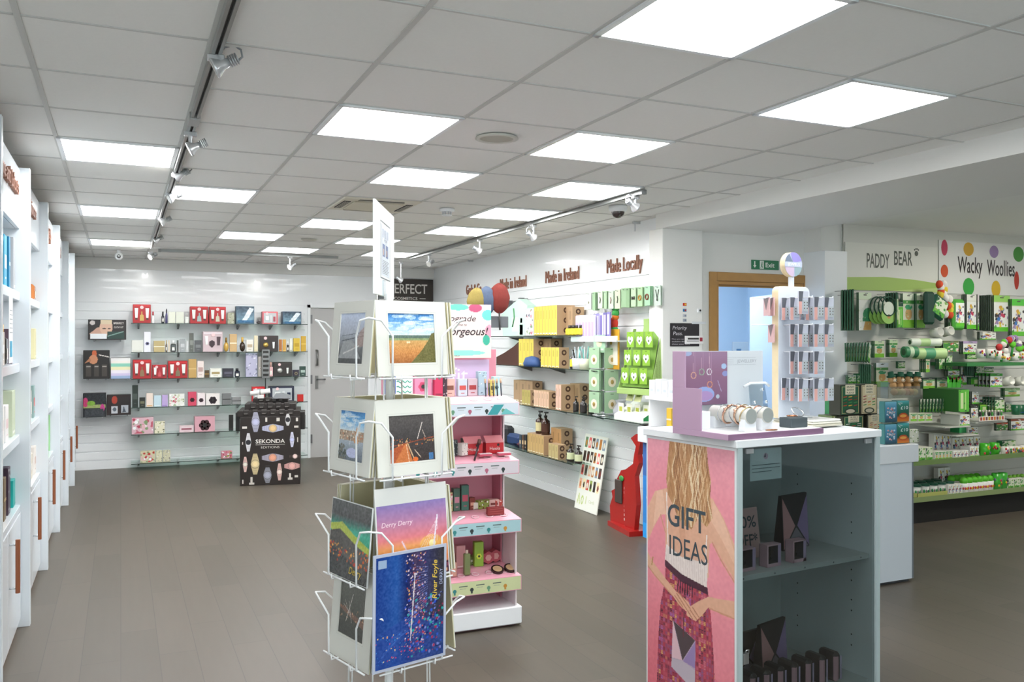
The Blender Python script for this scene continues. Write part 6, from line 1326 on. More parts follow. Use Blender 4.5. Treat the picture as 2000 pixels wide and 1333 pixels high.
for (x, c_, h, lab) in ((-.02, '#d8a090', .08, 'rose gold spray bottle tester on the lowest tray'), (.06, '#7f8a5c', .12, 'olive square tube standing on the lowest tray')):
    b = MB('tester_bottle'); b.box(-.018, .018, -.0, .03, 0, h, mat(c_, .3, .2), bev=.005); b.cyl(0, .015, h, h + .02, .008, mat('#c9b0a4', .3), n=10); bitem(b.done(), x, .05, tz(0) - .012, lab, 'cosmetics tester')
# poster on top
b = MB('shop_poster'); pw_, ph_ = .46, .315
cvp = Cv(92, 80, '#f0dcd8'); qq = random.Random(3); cvp.grad([(0, '#ecdcd0'), (1, '#f2d9d8')])
for (x, y_, rx, ry, c_) in ((.0, .95, .16, .16, '#eda0b4'), (.3, .92, .1, .05, '#e88aa0'), (.55, .94, .14, .06, '#6fcfba'), (.78, .93, .09, .08, '#c4567a'), (.95, .8, .08, .1, '#6fcfc4'), (.97, .5, .06, .12, '#f0a0b4'), (.93, .34, .05, .1, '#3fae94'), (.05, .7, .08, .14, '#f0b0be'), (.6, .1, .32, .05, '#8fdccc'), (.35, .1, .12, .05, '#4fc0a8')): cvp.ell(x, y_, rx, ry, c_)
b.box(-pw_ / 2, pw_ / 2, 0, .006, 0, ph_, mat('#f0dcd8')); b.pic(cvp, -pw_ / 2, pw_ / 2, 0, ph_)
ik = mat('#3a3034'); b.txt('Upgrade', .03, ph_ * .74, .034, ik, -.002, w=.2, slant=.3); b.txt('me to', .05, ph_ * .62, .014, ik, -.002, slant=.3); b.txt('gorgeous!', .07, ph_ * .5, .045, ik, -.002, w=.26, slant=.3, bold=True); b.txt('GET YOURS TODAY', -.02, ph_ * .04, .008, ik, -.002)
solo(b, 'cream floral poster reading Upgrade me to gorgeous on top of the pink stand', 'poster', tuple(bloc(.07, .30, 1.51)), -1)
# woolly hats above it
for (u, v, c_, c2, lab, rr) in ((931, 590, '#948448', '#a8923c', 'mustard yellow knitted pom hat shape above the poster', (.068, .095)), (950, 588, '#56647c', '#53678c', 'blue knitted hat shape above the poster', (.066, .098)), (975, 583, '#80352f', '#8c201c', 'red knitted hat shape above the poster', (.076, .103))):
    p = ony(u, v, 5.6); b = MB('woolly_hat'); rx, rz_ = rr; n = 40
    V = []; Fc = []
    for i in range(17):
        ph = math.pi * i / 16
        for j in range(n):
            a = 2 * math.pi * j / n; k_ = 1 + .07 * math.cos(a * 13 + .6 * math.sin(i)) * math.sin(ph) + .03 * math.sin(i * 1.7)
            V.append((rx * math.sin(ph) * math.cos(a) * k_, .035 * math.sin(ph) * math.sin(a) * k_, -rz_ * math.cos(ph) * (1 - .05 * math.sin(a * 3))))
    for i in range(16):
        for j in range(n): Fc.append((i * n + j, i * n + (j + 1) % n, (i + 1) * n + (j + 1) % n, (i + 1) * n + j))
    b.add(V, Fc, mat(c_, .95, noise=.15, nscale=90, bump=.6), None, True)
    b.tube([(0, .0, -rz_ * .9), (0.01, .01, -rz_ - .12)], .006, mat('#4a4a48'), 6)
    solo(b, lab, 'hat', tuple(p))
p = ony(975, 618, 5.6); t = empty('hat_stand', 'stand holding the three knitted hats behind the pink stand', 'display stand', (p.x - .12, 5.6, 0))
b = MB('pole', t); b.cyl(0, .03, 0.02, p.z - .02, .012, mat('#d0d3d5', .4), n=12); b.done(); b = MB('foot', t); b.ring([(0, 0), (.15, 0), (.15, .015), (0, .02)], mat('#c9ccce', .4), n=24); b.done()
b = MB('cross_bar', t); b.box(-.16, .2, .02, .035, p.z - .08, p.z + .0, mat('#6f7478', .5), bev=.003); b.done()
# teal bin left of the stand
t = empty('promotion_bin', 'teal topped promotion bin half hidden behind the card rack', 'display bin', (1.44, 5.0, 0), 0)
b = MB('body', t); b.box(-.22, .22, 0, .3, 0, .60, mat('#e6e8e8', .5)); b.done(); b = MB('teal_band', t); b.box(-.225, .225, -.005, .305, .60, .665, mat('#4fb8a4', .5), bev=.003); b.done()
for i, (c1, lab) in enumerate((('#d8602c', 'orange patterned box standing in the teal bin'), ('#b83c30', 'red patterned box standing in the teal bin'), ('#d05aa0', 'magenta box standing in the teal bin'), ('#e070b0', 'pink box at the right of the teal bin'))):
    o = k_carton('cosmetic_box', .09, .07 if i < 2 else .08, .06, c1, '#2f2428', ('specks', 'specks', 'plain', 'plain')[i]); o.location = (1.44 - .15 + i * .1, 5.02, .666); tag(o, lab, 'cosmetics box')

# ================================================================ long white counter behind the glass case
t = empty('sales_counter', 'long white counter behind the glass display case', 'counter', (3.8, 4.19, 0))
cw = mat('#e9eef2', .35)
b = MB('body', t); b.box(.05, 1.04, .03, 1.76, .03, .80, cw); b.done()
b = MB('worktop', t); b.box(0, 1.08, 0, 1.78, .80, .92, cw, bev=.003); b.done()
b = MB('end_panel', t); b.box(.04, 1.03, .012, .03, .02, .80, mat('#dfe7ee', .3)); b.done()
b = MB('kick_strip', t); b.box(.06, 1.02, .03, 1.74, 0.0, .03, mat('#44474a', .5)); b.done()
b = MB('side_edge', t); b.box(1.03, 1.045, .012, 1.76, .02, .80, mat('#7c848c', .4)); b.done()
b = MB('blue_sign'); bl = 1.3; b.box(-bl / 2, bl / 2, 0, .008, 0, .76, mat('#2f86d6', .4)); wm = mat('#eef3f8', .4)
b.rect(-bl / 2, bl / 2, .5, .76, -.0006, mat('#3f6cb4')); b.rect(-bl / 2, bl / 2, .0, .12, -.0006, mat('#2aa0f0'))
b.txt('BUY ONE', 0, .58, .19, wm, -.0012, w=bl * .9, bold=True); b.txt('GET ONE FREE', 0, .33, .16, wm, -.0012, w=bl * .92, bold=True); b.txt('Please ask at the counter', -.1, .13, .045, wm, -.0012, w=.9)
solo(b, 'blue promotion sign with white capitals on the counter front', 'sign', (3.838, 5.30, .03), -90)
# white riser and goods on the counter
t = empty('counter_riser', 'small white raised shelf with white boxes on the counter', 'shelf', (3.86, 5.9, .921), -90)
b = MB('top', t); b.box(-.05, .5, 0, .22, .22, .245, wh, bev=.002); b.done()
for x in (-.03, .46):
    b = MB('leg', t); b.box(x, x + .02, .02, .2, 0, .22, wh); b.done()
for i in range(5): 
    b = MB('white_carton'); b.box(-.04, .04, 0, .07, 0, .13 + .01 * (i % 2), mat('#eceff2', .4), bev=.002); b.rect(-.02, .02, .04, .06, -.001, mat('#c9d2d8')); solo(b, f'plain white carton on the white raised shelf, {ORD[i + 1]} from left', 'carton', (3.89, 5.90 - i * .09, .921 + .246), -90, 'white cartons on the raised shelf')
p = onx(1253, 830, 3.83)
for i, (w_, h, c1, c2, st, lab) in enumerate(((.05, .17, '#e0b83c', '#f0efe6', 'line', 'yellow and white tube carton at the end of the counter'), (.05, .15, '#e9ecee', '#c9d0d4', 'plain', 'white slim carton on the counter, right of the yellow one'), (.07, .2, '#eceef0', '#6fb4e0', 'plain', 'white carton with light blue foot on the counter'), (.06, .15, '#e0dde0', '#c06a7a', 'band', 'white carton with pink band on the counter'), (.05, .16, '#3f3c3e', '#d8d8da', 'band', 'grey and white patterned carton on the counter'), (.05, .17, '#d8899a', '#f0e9ea', 'line', 'pink lipstick card on the counter'), (.04, .17, '#2c2a2c', '#c9505a', 'band', 'black lipstick card nearest the purple display'))):
    o = k_carton('skincare_box', w_, h, .04, c1, c2, st); o.location = (3.86, 5.62 - i * .145, .9208); o.rotation_euler = (0, 0, rad(-78)); tag(o, lab, 'skincare box')
# green and cream souvenir books, posters and bags on the right end of the counter
def counter_item(o, u, v, y, label, cat, rz=0, z=.921):
    p = ony(u, v, y); o.location = (p.x, y, z); o.rotation_euler = (0, 0, rad(rz)); return tag(o, label, cat)
def fudge_box(w_, h, d, c1, c2):
    b = MB('fudge_box'); b.box(-w_ / 2, w_ / 2, 0, d, 0, h, mat('#2a2c20', .4), bev=.003); b.rect(-w_ * .45, w_ * .45, h * .03, h * .97, -.0008, mat(c1, .4))
    for (a0, a1, e0, e1) in ((-.42, -.4, .06, .94), (.4, .42, .06, .94), (-.42, .42, .06, .072), (-.42, .42, .928, .94)): b.rect(w_ * a0, w_ * a1, h * e0, h * e1, -.0014, mat(c2))
    b.rect(-w_ * .25, w_ * .25, h * .68, h, -.002, mat('#e6dcc0')); 
    for k, s_ in enumerate(('IRISH', 'SEASIDE', 'FUDGE' if c1 == '#1f5a3c' else 'SWEETS')): b.txt(s_, 0, h * (.93 - .095 * k), h * .055, mat('#2f4a34'), -.0026, w=w_ * .36, bold=True)
    q = random.Random(int(w_ * 1000) + len(c1)); 
    for r in range(4):
        for c_ in range(3): x, z = (-.26 + .26 * c_) * w_, h * (.6 - .095 * r); b.add([(x - w_ * .09, -.002, z - h * .02), (x + w_ * .09, -.002, z - h * .02 + h * .02), (x + w_ * .09, -.002, z + h * .03), (x - w_ * .09, -.002, z + h * .01)], [(0, 1, 2, 3)], mat(q.choice(['#c0452c', '#e9e4da', '#a03a44', '#3f8a4a', '#d8b04a', '#7a3a2c', '#c9c9c0'])))
    b.disc(0, h * .13, w_ * .3, -.002, mat('#2c3c2c'), 20, h * .1); b.disc(0, h * .13, w_ * .22, -.0026, mat('#c9c0a8'), 20, h * .065); return b.done()
YB1 = 4.7
def bx(u0, u1, vt, y): a, c = ony(u0, vt, y), ony(u1, vt, y); return c.x - a.x
zt1 = ony(1660, 812, YB1).z
lowh = zt1 - .921; 
tl = [(1646, 1688, 'green lower souvenir sweet box under the green one', '#1f5a3c', '#d0c08a'), (1694, 1724, 'cream lower souvenir sweet box under the cream one', '#ddd0ac', '#2f5a3c')]
for (u0, u1, lab, c1, c2) in tl: counter_item(fudge_box(bx(u0, u1, 830, YB1), lowh - .003, .12, c1, c2), (u0 + u1) / 2, 830, YB1, lab, 'sweet box')
upz = zt1 + .002; uph = ony(1660, 752, YB1).z - upz
counter_item(fudge_box(bx(1641, 1680, 780, YB1), uph, .11, '#1f5a3c', '#d0c08a'), 1660.5, 780, YB1, 'dark green souvenir sweet box on top of the pair of stacks', 'sweet box', z=upz)
counter_item(fudge_box(bx(1681, 1714, 780, YB1), uph, .11, '#dccfa8', '#5a4a30'), 1697.5, 780, YB1, 'cream souvenir sweet box on top, right of the green one', 'sweet box', z=upz)
o = k_carton('sweet_box', bx(1630, 1639, 780, YB1 + .06), uph * .96, .1, '#2f7a4c', '#c9d8b0', 'specks'); counter_item(o, 1635, 780, YB1 + .06, 'slim green sweet box at the left of the upper boxes', 'sweet box', z=upz)
o = k_carton('sweet_box', bx(1626, 1643, 830, YB1 + .06), lowh * .97, .14, '#5a6a44', '#c9c87a', 'specks'); counter_item(o, 1634, 830, YB1 + .06, 'dark olive sweet box at the bottom left of the stacks', 'sweet box')
def poster_bag(w_, h, kind):
    b = MB('snack_pack'); 
    if kind == 'ten': cv = Cv(40, 70, '#1f6a50').grad([(0, '#e08a2c'), (.2, '#c9602c'), (.32, '#14543c'), (.8, '#2f8a7a'), (1, '#5ac0c8')]).ell(.5, .28, .36, .14, '#c04a24').ell(.5, .27, .28, .07, '#e8a84a').line(.1, .9, .25, .8, .04, '#e8f0f0')
    else: cv = Cv(40, 70, '#3a7a9a').grad([(0, '#2a4a5a'), (.4, '#3f7f9f'), (.8, '#5aa0c0'), (1, '#7fc4d8')]).specks(20, ['#e8b0b0', '#d0e6f0', '#c06a5a'], .03, .09, .15, .85, .2, .7, 5)
    b.box(-w_ / 2, w_ / 2, 0, .05, 0, h, mat('#2f6a6a', .3), bev=.004); b.pic(cv, -w_ / 2 + .003, w_ / 2 - .003, .003, h - .003)
    if kind == 'ten': b.txt('2 for', -w_ * .18, h * .88, h * .07, mat('#e8f2f0'), -.002, bold=True); b.txt('£10', w_ * .08, h * .66, h * .15, mat('#e8f2f0'), -.002, w=w_ * .6, bold=True)
    else: b.txt('Tayto', 0, h * .5, h * .15, mat('#e8dfe0'), -.002, w=w_ * .7, bold=True, slant=.2) if False else b.txt('Magic', 0, h * .5, h * .13, mat('#e8dfe0'), -.002, w=w_ * .7, slant=.2)
    return b.done()
YP = 4.24
z1_ = ony(1740, 824, YP).z
for (u0, u1, vt, vb, kd, lab) in ((1752, 1776, 826, 866, 'ten', 'lower green snack pack marked with ten pound offer'), (1752, 1776, 782, 824.5, 'ten', 'upper green snack pack marked with ten pound offer'), (1728, 1751.5, 784, 826, 'blue', 'upper blue snack pack left of the ten pound packs'), (1728, 1751.5, 828, 869, 'blue', 'lower blue snack pack left of the ten pound packs')):
    zb_ = max(.9215, ony((u0 + u1) / 2, vb, YP).z) if vb < 840 else .9215; h = ony((u0 + u1) / 2, vt, YP).z - zb_
    counter_item(poster_bag(bx(u0, u1, vt, YP), h - .002, kd), (u0 + u1) / 2, vt, YP, lab, 'snack pack', z=zb_)
o = k_carton('souvenir_pack', bx(1778, 1795, 850, YP), .09, .04, '#dfe0cc', '#6a9a3c', 'specks'); counter_item(o, 1786, 850, YP, 'small cream and green pack right of the ten pound packs', 'souvenir pack')

# ================================================================ glass display case, front right
CA = 5.5; CX, CYY = 2.251, 2.803; CW, CD, CT, CB = .885, .60, 1.21, 1.178
def cl(x, y, z): return Matrix.Translation((CX, CYY, 0)) @ Matrix.Rotation(rad(CA), 4, 'Z') @ Vector((x, y, z))
t = empty('glass_display_case', 'tall white glass-fronted display case with pink gift ideas poster on its side', 'display case', (CX, CYY, 0), CA)
cg = mat('#b9bdbd', .4); wht = mat('#e6eaec', .35)
b = MB('top', t); b.box(0, CW, 0, CD, CB, CT, wht, bev=.0025); b.done()
for (x0, x1) in ((.012, .030), (CW - .03, CW - .012)):
    b = MB('side_panel', t); b.box(x0, x1, .012, CD - .01, .02, CB, wht, bev=.0015); b.done()
b = MB('back_panel', t); b.box(.03, CW - .03, CD - .03, CD - .012, .03, CB, cg); b.done()
b = MB('plinth', t); b.box(.03, CW - .03, .05, CD - .03, 0, .05, cg); b.done()
for z in (.075, .645):
    b = MB('shelf', t); b.box(.0305, CW - .0305, .045, CD - .031, z - .022, z, cg, bev=.001)
    for k in range(5): b.disc(.08 + k * .18, z - .011, .004, .0445, mat('#55585a'), 8)
    b.done()
b = MB('peg_holes', t)
for z in (.2, .25, .36, .41, .50, .55, .72, .77, .9, .95):
    for x, nx in ((CW - .0305, 1),):
        b.quad([(x - .0003, .14 + .004 * math.cos(a), z + .004 * math.sin(a)) for a in [i * math.pi / 4 for i in range(8)]], mat('#3a3d3e')); b.quad([(x - .0003, .46 + .004 * math.cos(a), z + .004 * math.sin(a)) for a in [i * math.pi / 4 for i in range(8)]], mat('#3a3d3e'))
b.done()
b = MB('glass_door', t); b.box(.034, CW - .034, .014, .019, .03, CB - .004, glass_mat('#d6dcdc', .03, .3)); gdoor = b.done()
for x in (.06, CW - .10):
    b = MB('hinge', gdoor); b.box(x, x + .04, .006, .024, CB - .026, CB - .006, mat('#b9bcbe', .3, .6), bev=.001); b.done()
b = MB('lock', gdoor); b.box(.042, .072, .004, .026, .30, .345, mat('#a9acae', .25, .8), bev=.002); b.tube([(.05, .0, .345), (.05, .0, .36), (.066, .0, .36), (.066, .0, .345)], .002, CHROME, 6); b.done()
b = MB('edge_strip', t); b.box(.010, .034, .002, .012, .02, CB, mat('#aebcbd', .4)); b.box(CW - .034, CW - .010, .002, .012, .02, CB, mat('#aebcbd', .4)); b.done()
# poster on the left side: woman seen from behind
PWd = CD - .045; PZ0, PZ1 = .03, 1.165; PHh = PZ1 - PZ0
cv = Cv(220, 440, '#e58a96')
def PX(X): return (X - 68) / 430
def PY(Y): return 1 - (Y - 95) / 1290
def pp(l): return [(PX(x), PY(y)) for x, y in l]
skin, skin2, skin3 = '#e0ae92', '#cf9678', '#b87c60'
cv.grad([(0, '#dc6f7e'), (.5, '#ea929e'), (.8, '#e88f9c'), (1, '#e39aa8')]).ell(.86, .55, .3, .4, '#f0a2ac', .35)
cv.poly(pp([(185, 330), (110, 365), (68, 460), (68, 640), (80, 610), (100, 560), (140, 480), (165, 470), (165, 700), (380, 720), (385, 560), (400, 540), (440, 610), (498, 690), (498, 530), (450, 420), (400, 340), (300, 300)]), skin)
cv.poly(pp([(120, 360), (150, 350), (170, 470), (140, 478), (100, 550)]), '#e9bda2').poly(pp([(400, 345), (450, 430), (498, 560), (498, 620), (430, 500), (395, 450)]), '#e9bda2')
cv.poly(pp([(230, 420), (260, 430), (270, 560), (255, 650), (240, 560)]), skin2, .5)
# top
cv.poly(pp([(170, 620), (250, 660), (378, 650), (372, 775), (270, 765), (163, 705)]), '#e9dcd6')
for i in range(22): cv.line(PX(172 + i * 9), PY(640), PX(170 + i * 9), PY(765), .004, '#cdb9b4', .8)
cv.line(PX(172), PY(360), PX(180), PY(640), .012, '#efe2dc').line(PX(372), PY(520), PX(366), PY(665), .012, '#efe2dc')
# skirt
skm = cv.inside(pp([(168, 700), (270, 760), (376, 770), (392, 900), (405, 1100), (415, 1385), (118, 1385), (128, 1100), (140, 930), (165, 800)])); cv.put(skm, '#b0485a')
qs = random.Random(9)
for i in range(26):
    for j in range(34):
        x = 118 + i * 12; y_ = 705 + j * 21; c_ = qs.choice(['#8a2f44', '#7a5a8a', '#c9566a', '#4a2c3a', '#d07a8a', '#9a6ab0', '#b53c50', '#d8b06a', '#5a3048'])
        if (i // 3) % 2 == 0:
            for k in range(3): cv.put(skm & (cv.X > PX(x)) & (cv.X < PX(x + 10)) & (cv.Y < PY(y_ + k * 7)) & (cv.Y > PY(y_ + k * 7 + 4)), c_)
        else: cv.put(skm & (cv.X > PX(x)) & (cv.X < PX(x + 9)) & (cv.Y < PY(y_)) & (cv.Y > PY(y_ + 16)), c_, .45)
cv.poly(pp([(163, 700), (250, 745), (376, 768), (376, 800), (250, 785), (165, 735)]), '#4f2c3c')
for i in range(7): cv.line(PX(232 + i * 12), PY(782), PX(230 + i * 12), PY(838), .01, '#3a2030')
# forearms and hands
cv.poly(pp([(68, 690), (95, 730), (160, 790), (220, 840), (285, 870), (300, 905), (285, 925), (240, 905), (195, 860), (110, 800), (68, 760)]), skin)
cv.poly(pp([(498, 785), (430, 800), (380, 808), (330, 850), (275, 905), (275, 940), (320, 950), (352, 905), (380, 860), (440, 862), (498, 865)]), skin)
for (x0, y0, x1, y1) in ((225, 850, 275, 910), (240, 845, 292, 900), (292, 905, 325, 940), (280, 915, 305, 945), (305, 890, 340, 930), (215, 865, 255, 905)): cv.line(PX(x0), PY(y0), PX(x1), PY(y1), .01, skin3)
cv.line(PX(68), PY(760), PX(110), PY(800), .012, skin2).line(PX(110), PY(800), PX(200), PY(866), .012, skin2).line(PX(498), PY(866), PX(385), PY(862), .012, skin2).line(PX(98), PY(710), PX(92), PY(750), .012, '#b08a4a')
cv.line(PX(140), PY(480), PX(165), PY(560), .012, skin2).line(PX(398), PY(545), PX(440), PY(620), .012, skin2).line(PX(440), PY(620), PX(498), PY(700), .012, skin2)
# hair
hm = cv.inside(pp([(188, 90), (372, 90), (378, 180), (392, 260), (388, 340), (398, 430), (372, 480), (330, 450), (300, 510), (262, 500), (230, 470), (210, 420), (180, 370), (170, 290), (178, 200)])); cv.put(hm, '#b8865a')
for i in range(46):
    x = 178 + i * 4.7; pts = []; ph = qs.random() * 6; c_ = qs.choice(['#d8b48a', '#e6cba2', '#a37448', '#8a5c38', '#c99c6c', '#efdcb8', '#b07e50'])
    yy = 92
    while yy < 500:
        xa = x + 9 * math.sin(yy / 34 + ph); xb = x + 9 * math.sin((yy + 12) / 34 + ph)
        m_ = ((cv.Y < PY(yy)) & (cv.Y > PY(yy + 13)) & (np.abs(cv.X - (PX(xa) + (PX(xb) - PX(xa)) * (PY(yy) - cv.Y) / (PY(yy) - PY(yy + 13)))) < .0055)); cv.put(m_ & hm, c_, .8); yy += 12
cv.noise(.02, 2, 4, 4)
# gift bag in the hands
cv.poly(pp([(205, 990), (318, 1045), (316, 1295), (197, 1228)]), '#b9a4b8').poly(pp([(207, 992), (316, 1045), (254, 1170)]), '#54464a').poly(pp([(205, 995), (252, 1170), (200, 1180)]), '#e0bcc4').poly(pp([(318, 1048), (316, 1180), (256, 1172)]), '#9a84b4').poly(pp([(199, 1185), (254, 1172), (316, 1190), (316, 1295), (197, 1228)]), '#c0b4c0')
cv.line(PX(262), PY(930), PX(258), PY(1050), .012, '#6a3c44')
b = MB('poster', t, Matrix.Translation((.0118, 0, 0)) @ Matrix.Rotation(rad(-90), 4, 'Z') @ Matrix.Translation((-CD + .02, 0, 0)))
b.pic(cv, .0, PWd, PZ0, PZ1, y=-.0005, rough=.3); im = mat('#3c4a52', .5)
b.txt('GIFT', PWd * PX(273), PZ0 + PHh * PY(462), PHh * .083, im, -.0014, w=PWd * .44, bold=True); b.txt('IDEAS', PWd * PX(282), PZ0 + PHh * PY(615), PHh * .075, im, -.0014, w=PWd * .44)
b.txt('KATIE', PWd * PX(258), PZ0 + PHh * PY(1228), PHh * .012, mat('#efe6ee'), -.0014, w=PWd * .15) if False else None
b.done()
# goods inside the case
def cx_at(u, yl):
    r_ = _ray(u, 900); s_, c_ = math.sin(rad(CA)), math.cos(rad(CA)); t_ = (-CX * s_ + CYY * c_ + yl) / (-r_[0] * s_ + r_[1] * c_)
    return (r_[0] * t_ - CX) * c_ + (r_[1] * t_ - CYY) * s_
def cput(o, x, y, z, label, cat, rz=0, grp=None, rx=0): o.location = tuple(cl(x, y, z)); o.rotation_euler = (rad(rx), 0, rad(CA + rz)); return tag(o, label, cat, grp)
def gift_bag(w_, h):
    t_ = bpy.data.objects.new('gift_bag', None); col.objects.link(t_)
    b = MB('bag_body', t_); b.add([(-w_ / 2, 0, 0), (w_ / 2, 0, 0), (w_ / 2, .06, 0), (-w_ / 2, .06, 0), (-w_ / 2, .015, h), (w_ / 2, .015, h), (w_ / 2, .03, h), (-w_ / 2, .03, h)], [(0, 3, 2, 1), (0, 1, 5, 4), (1, 2, 6, 5), (2, 3, 7, 6), (3, 0, 4, 7), (4, 5, 6, 7)], mat('#2f2a2c', .5)); b.done()
    b = MB('facet_print', t_); f = lambda x, z: (x, .015 * z / h - .001, z)
    b.quad([f(-w_ * .49, h * .02), f(-w_ * .02, h * .42), f(-w_ * .47, h * .96)], mat('#d79a9a', .5)); b.quad([f(w_ * .49, h * .02), f(w_ * .49, h * .96), f(w_ * .06, h * .42)], mat('#a68ab8', .5)); b.quad([f(-w_ * .47, .003), f(w_ * .47, .003), f(w_ * .04, h * .38), f(-w_ * .0, h * .38)], mat('#8a8088', .5)); b.done(); return t_
cput(gift_bag(.19, .25), cx_at(1556, .27), .27, .646, 'dark gift bag with pink and lilac triangles on the upper shelf', 'gift bag', rz=6)
cput(gift_bag(.2, .25), cx_at(1515, .27), .27, .076, 'dark gift bag with pink and lilac triangles on the lower shelf', 'gift bag', rz=10)
o = gift_bag(.18, .2); cput(o, .02 + .06, .22, .076, 'second triangle-printed gift bag, half hidden by the lock', 'gift bag', rz=4); o.location = tuple(cl(cx_at(1462, .33), .33, .076))
b = MB('offer_card'); b.box(-.08, .08, 0, .004, 0, .22, mat('#dcb0ac', .5)); b.txt('50%', .0, .16, .05, mat('#3f4a52'), -.001, w=.13, bold=True); b.txt('OFF*', .0, .08, .05, mat('#3f4a52'), -.001, w=.13, bold=True); cput(b.done(), cx_at(1462, .24), .24, .646, 'pink card reading 50% OFF inside the case', 'card', rx=-8)
def pend_box():
    t_ = bpy.data.objects.new('pendant_box', None); col.objects.link(t_); w_, h, d = .085, .095, .045
    b = MB('carton', t_); 
    for (a0, a1, c0, c1) in ((-w_ / 2, -w_ / 2 + .008, 0, h), (w_ / 2 - .018, w_ / 2, 0, h), (-w_ / 2, w_ / 2, 0, .014), (-w_ / 2, w_ / 2, h - .006, h)): b.box(a0, a1, 0, d, c0, c1, mat('#b8a0c0' if a0 > 0 else '#d3aab4', .4))
    b.box(-w_ / 2, w_ / 2, d - .003, d, 0, h, mat('#4a4c50')); b.done()
    b = MB('window', t_); b.box(-w_ / 2 + .008, w_ / 2 - .018, 0.001, .002, .014, h - .006, glass_mat('#c9d6d8', .05, .4)); b.done()
    b = MB('pendant', t_); b.tube([(-.02, .02, .08), (-.005, .018, .035), (.015, .02, .08)], .0008, mat('#c9b0a0', .3, .7), 5); b.sph(-.005, .016, .032, .006, .003, .007, mat('#d8d8dc', .2, .8), 8); b.done(); return t_
pb = pend_box(); cput(pb, cx_at(1462, .09), .09, .646, 'boxed pendant on the upper shelf of the case, left one', 'jewellery box', rz=2, grp='boxed pendants')
for i, lab in ((1, 'middle'), (2, 'right')): dup(pb, tuple(cl(cx_at(1462 + i * 50, .09), .09, .646)), label=f'boxed pendant on the upper shelf of the case, {lab} one')
def watch_box():
    t_ = bpy.data.objects.new('jewellery_carton', None); col.objects.link(t_)
    b = MB('carton', t_); b.box(-.022, .022, 0, .1, 0, .13, mat('#3a3638', .4), bev=.012); b.done()
    b = MB('pink_edge', t_); b.box(-.020, .010, -.002, .098, .0, .122, mat('#c99aa4', .4), bev=.01); b.done()
    b = MB('front_face', t_); b.rect(.011, .021, .01, .115, -.0015, mat('#b9a6c4', .4)); b.done(); return t_
wb = watch_box(); first = True
for i in range(7):
    loc = tuple(cl(cx_at(1475 + i * 27, .09), .09, .0758)); lab = f'dark rounded jewellery carton in the lower shelf row, {ORD[i + 1]} from left'
    if i == 0: cput(wb, cx_at(1475, .09), .09, .0758, lab, 'jewellery box', grp='dark rounded cartons')
    else: dup(wb, loc, label=lab)
b = MB('case_notice'); b.box(-.09, .09, 0, .001, -.13, 0, mat('#d3dfe2', .5)); b.disc(-.002, -.032, .013, -.001, mat('#c9a9c0'), 14); b.pol([(-.014, -.036), (-.004, -.018), (-.001, -.036)], -.0014, mat('#4a4c58'))
for k in range(3): b.rect(-.08, .08 - .012 * (k == 2) * 4, -.068 - k * .014, -.065 - k * .014, -.001, mat('#7c8a90'))
cput(b.done(), cx_at(1496, .022), .022, CB - .012, 'pale notice sheet taped inside the top left of the glass door', 'notice')

# ---------------------------------------------------------------- jewellery on top of the case
lil = mat('#b394ae', .45); lil2 = mat('#8c6a86', .45); TP = CT + .0006
t = empty('jewellery_display', 'lilac stepped jewellery display base with picture back panel', 'display stand', tuple(cl(-.035, .012, TP)), CA)
b = MB('base', t); b.box(0, .55, 0, .34, 0, .024, lil, bev=.001); b.done()
b = MB('front_edge', t); b.box(0, .551, -.0015, 0, .0005, .0235, lil2); b.done()
b = MB('base_top', t); b.box(.006, .545, .005, .335, .024, .0255, mat('#eef0f2', .3)); b.done()
b = MB('side_wall', t); b.box(0, .008, .16, .34, .024, .20, lil, bev=.001); b.box(0, .008, .26, .34, .2, .355, lil, bev=.001); b.done()
b = MB('back_panel', t); b.box(.008, .50, .30, .312, .024, .355, mat('#c9cfd4', .4)); b.done()
cv = Cv(110, 100, '#8a6a84').grad([(0, '#7a5c76'), (.6, '#8a6880'), (1, '#957a94')]).ell(.48, .2, .22, .14, '#8fa0d0').ell(.5, .17, .17, .09, '#a58ab8').ell(.92, .72, .06, .05, '#a0b8d8').ell(.95, .58, .07, .05, '#8a90c0').ell(.1, .97, .1, .05, '#9aa8c8').ell(.78, .15, .04, .04, '#a9b6c4')
for (x, y_, c_) in ((.24, .6, '#d0a088'), (.42, .66, '#8aa890'), (.59, .66, '#d8d8dc'), (.6, .42, '#c98a70')): cv.line(x - .01, y_, x + .0, 1, .006, '#b898a8').line(x + .03, y_, x + .03, 1, .005, '#a888a0').ring(x, y_ - .04, .06, .065, .25, c_)
cv.line(.02, .85, .08, 1, .02, '#a9a0c0').line(.78, .45, .86, .25, .01, '#a9a0c0')
b = MB('picture_panel', t); b.box(.012, .27, .288, .2995, .12, .353, mat('#8a6a84')); b.pic(cv, .013, .269, .121, .352, y=.2875, rough=.15); b.done()
b = MB('brand_strip', t)
for r in range(5):
    for c_ in range(22): b.disc(.282 + c_ * .008, .325 - r * .008, .0016, .2995, mat('#8d949b'), 5) if c_ < 5 or r in (0, 4) else None
b.txt('JEWELLERY', .40, .309, .014, mat('#9aa0a8'), .2993, w=.12); b.done()
b = MB('side_riser', t); b.box(.03, .09, .2, .28, .0256, .10, mat('#dfe3e6', .4), bev=.002); b.done()
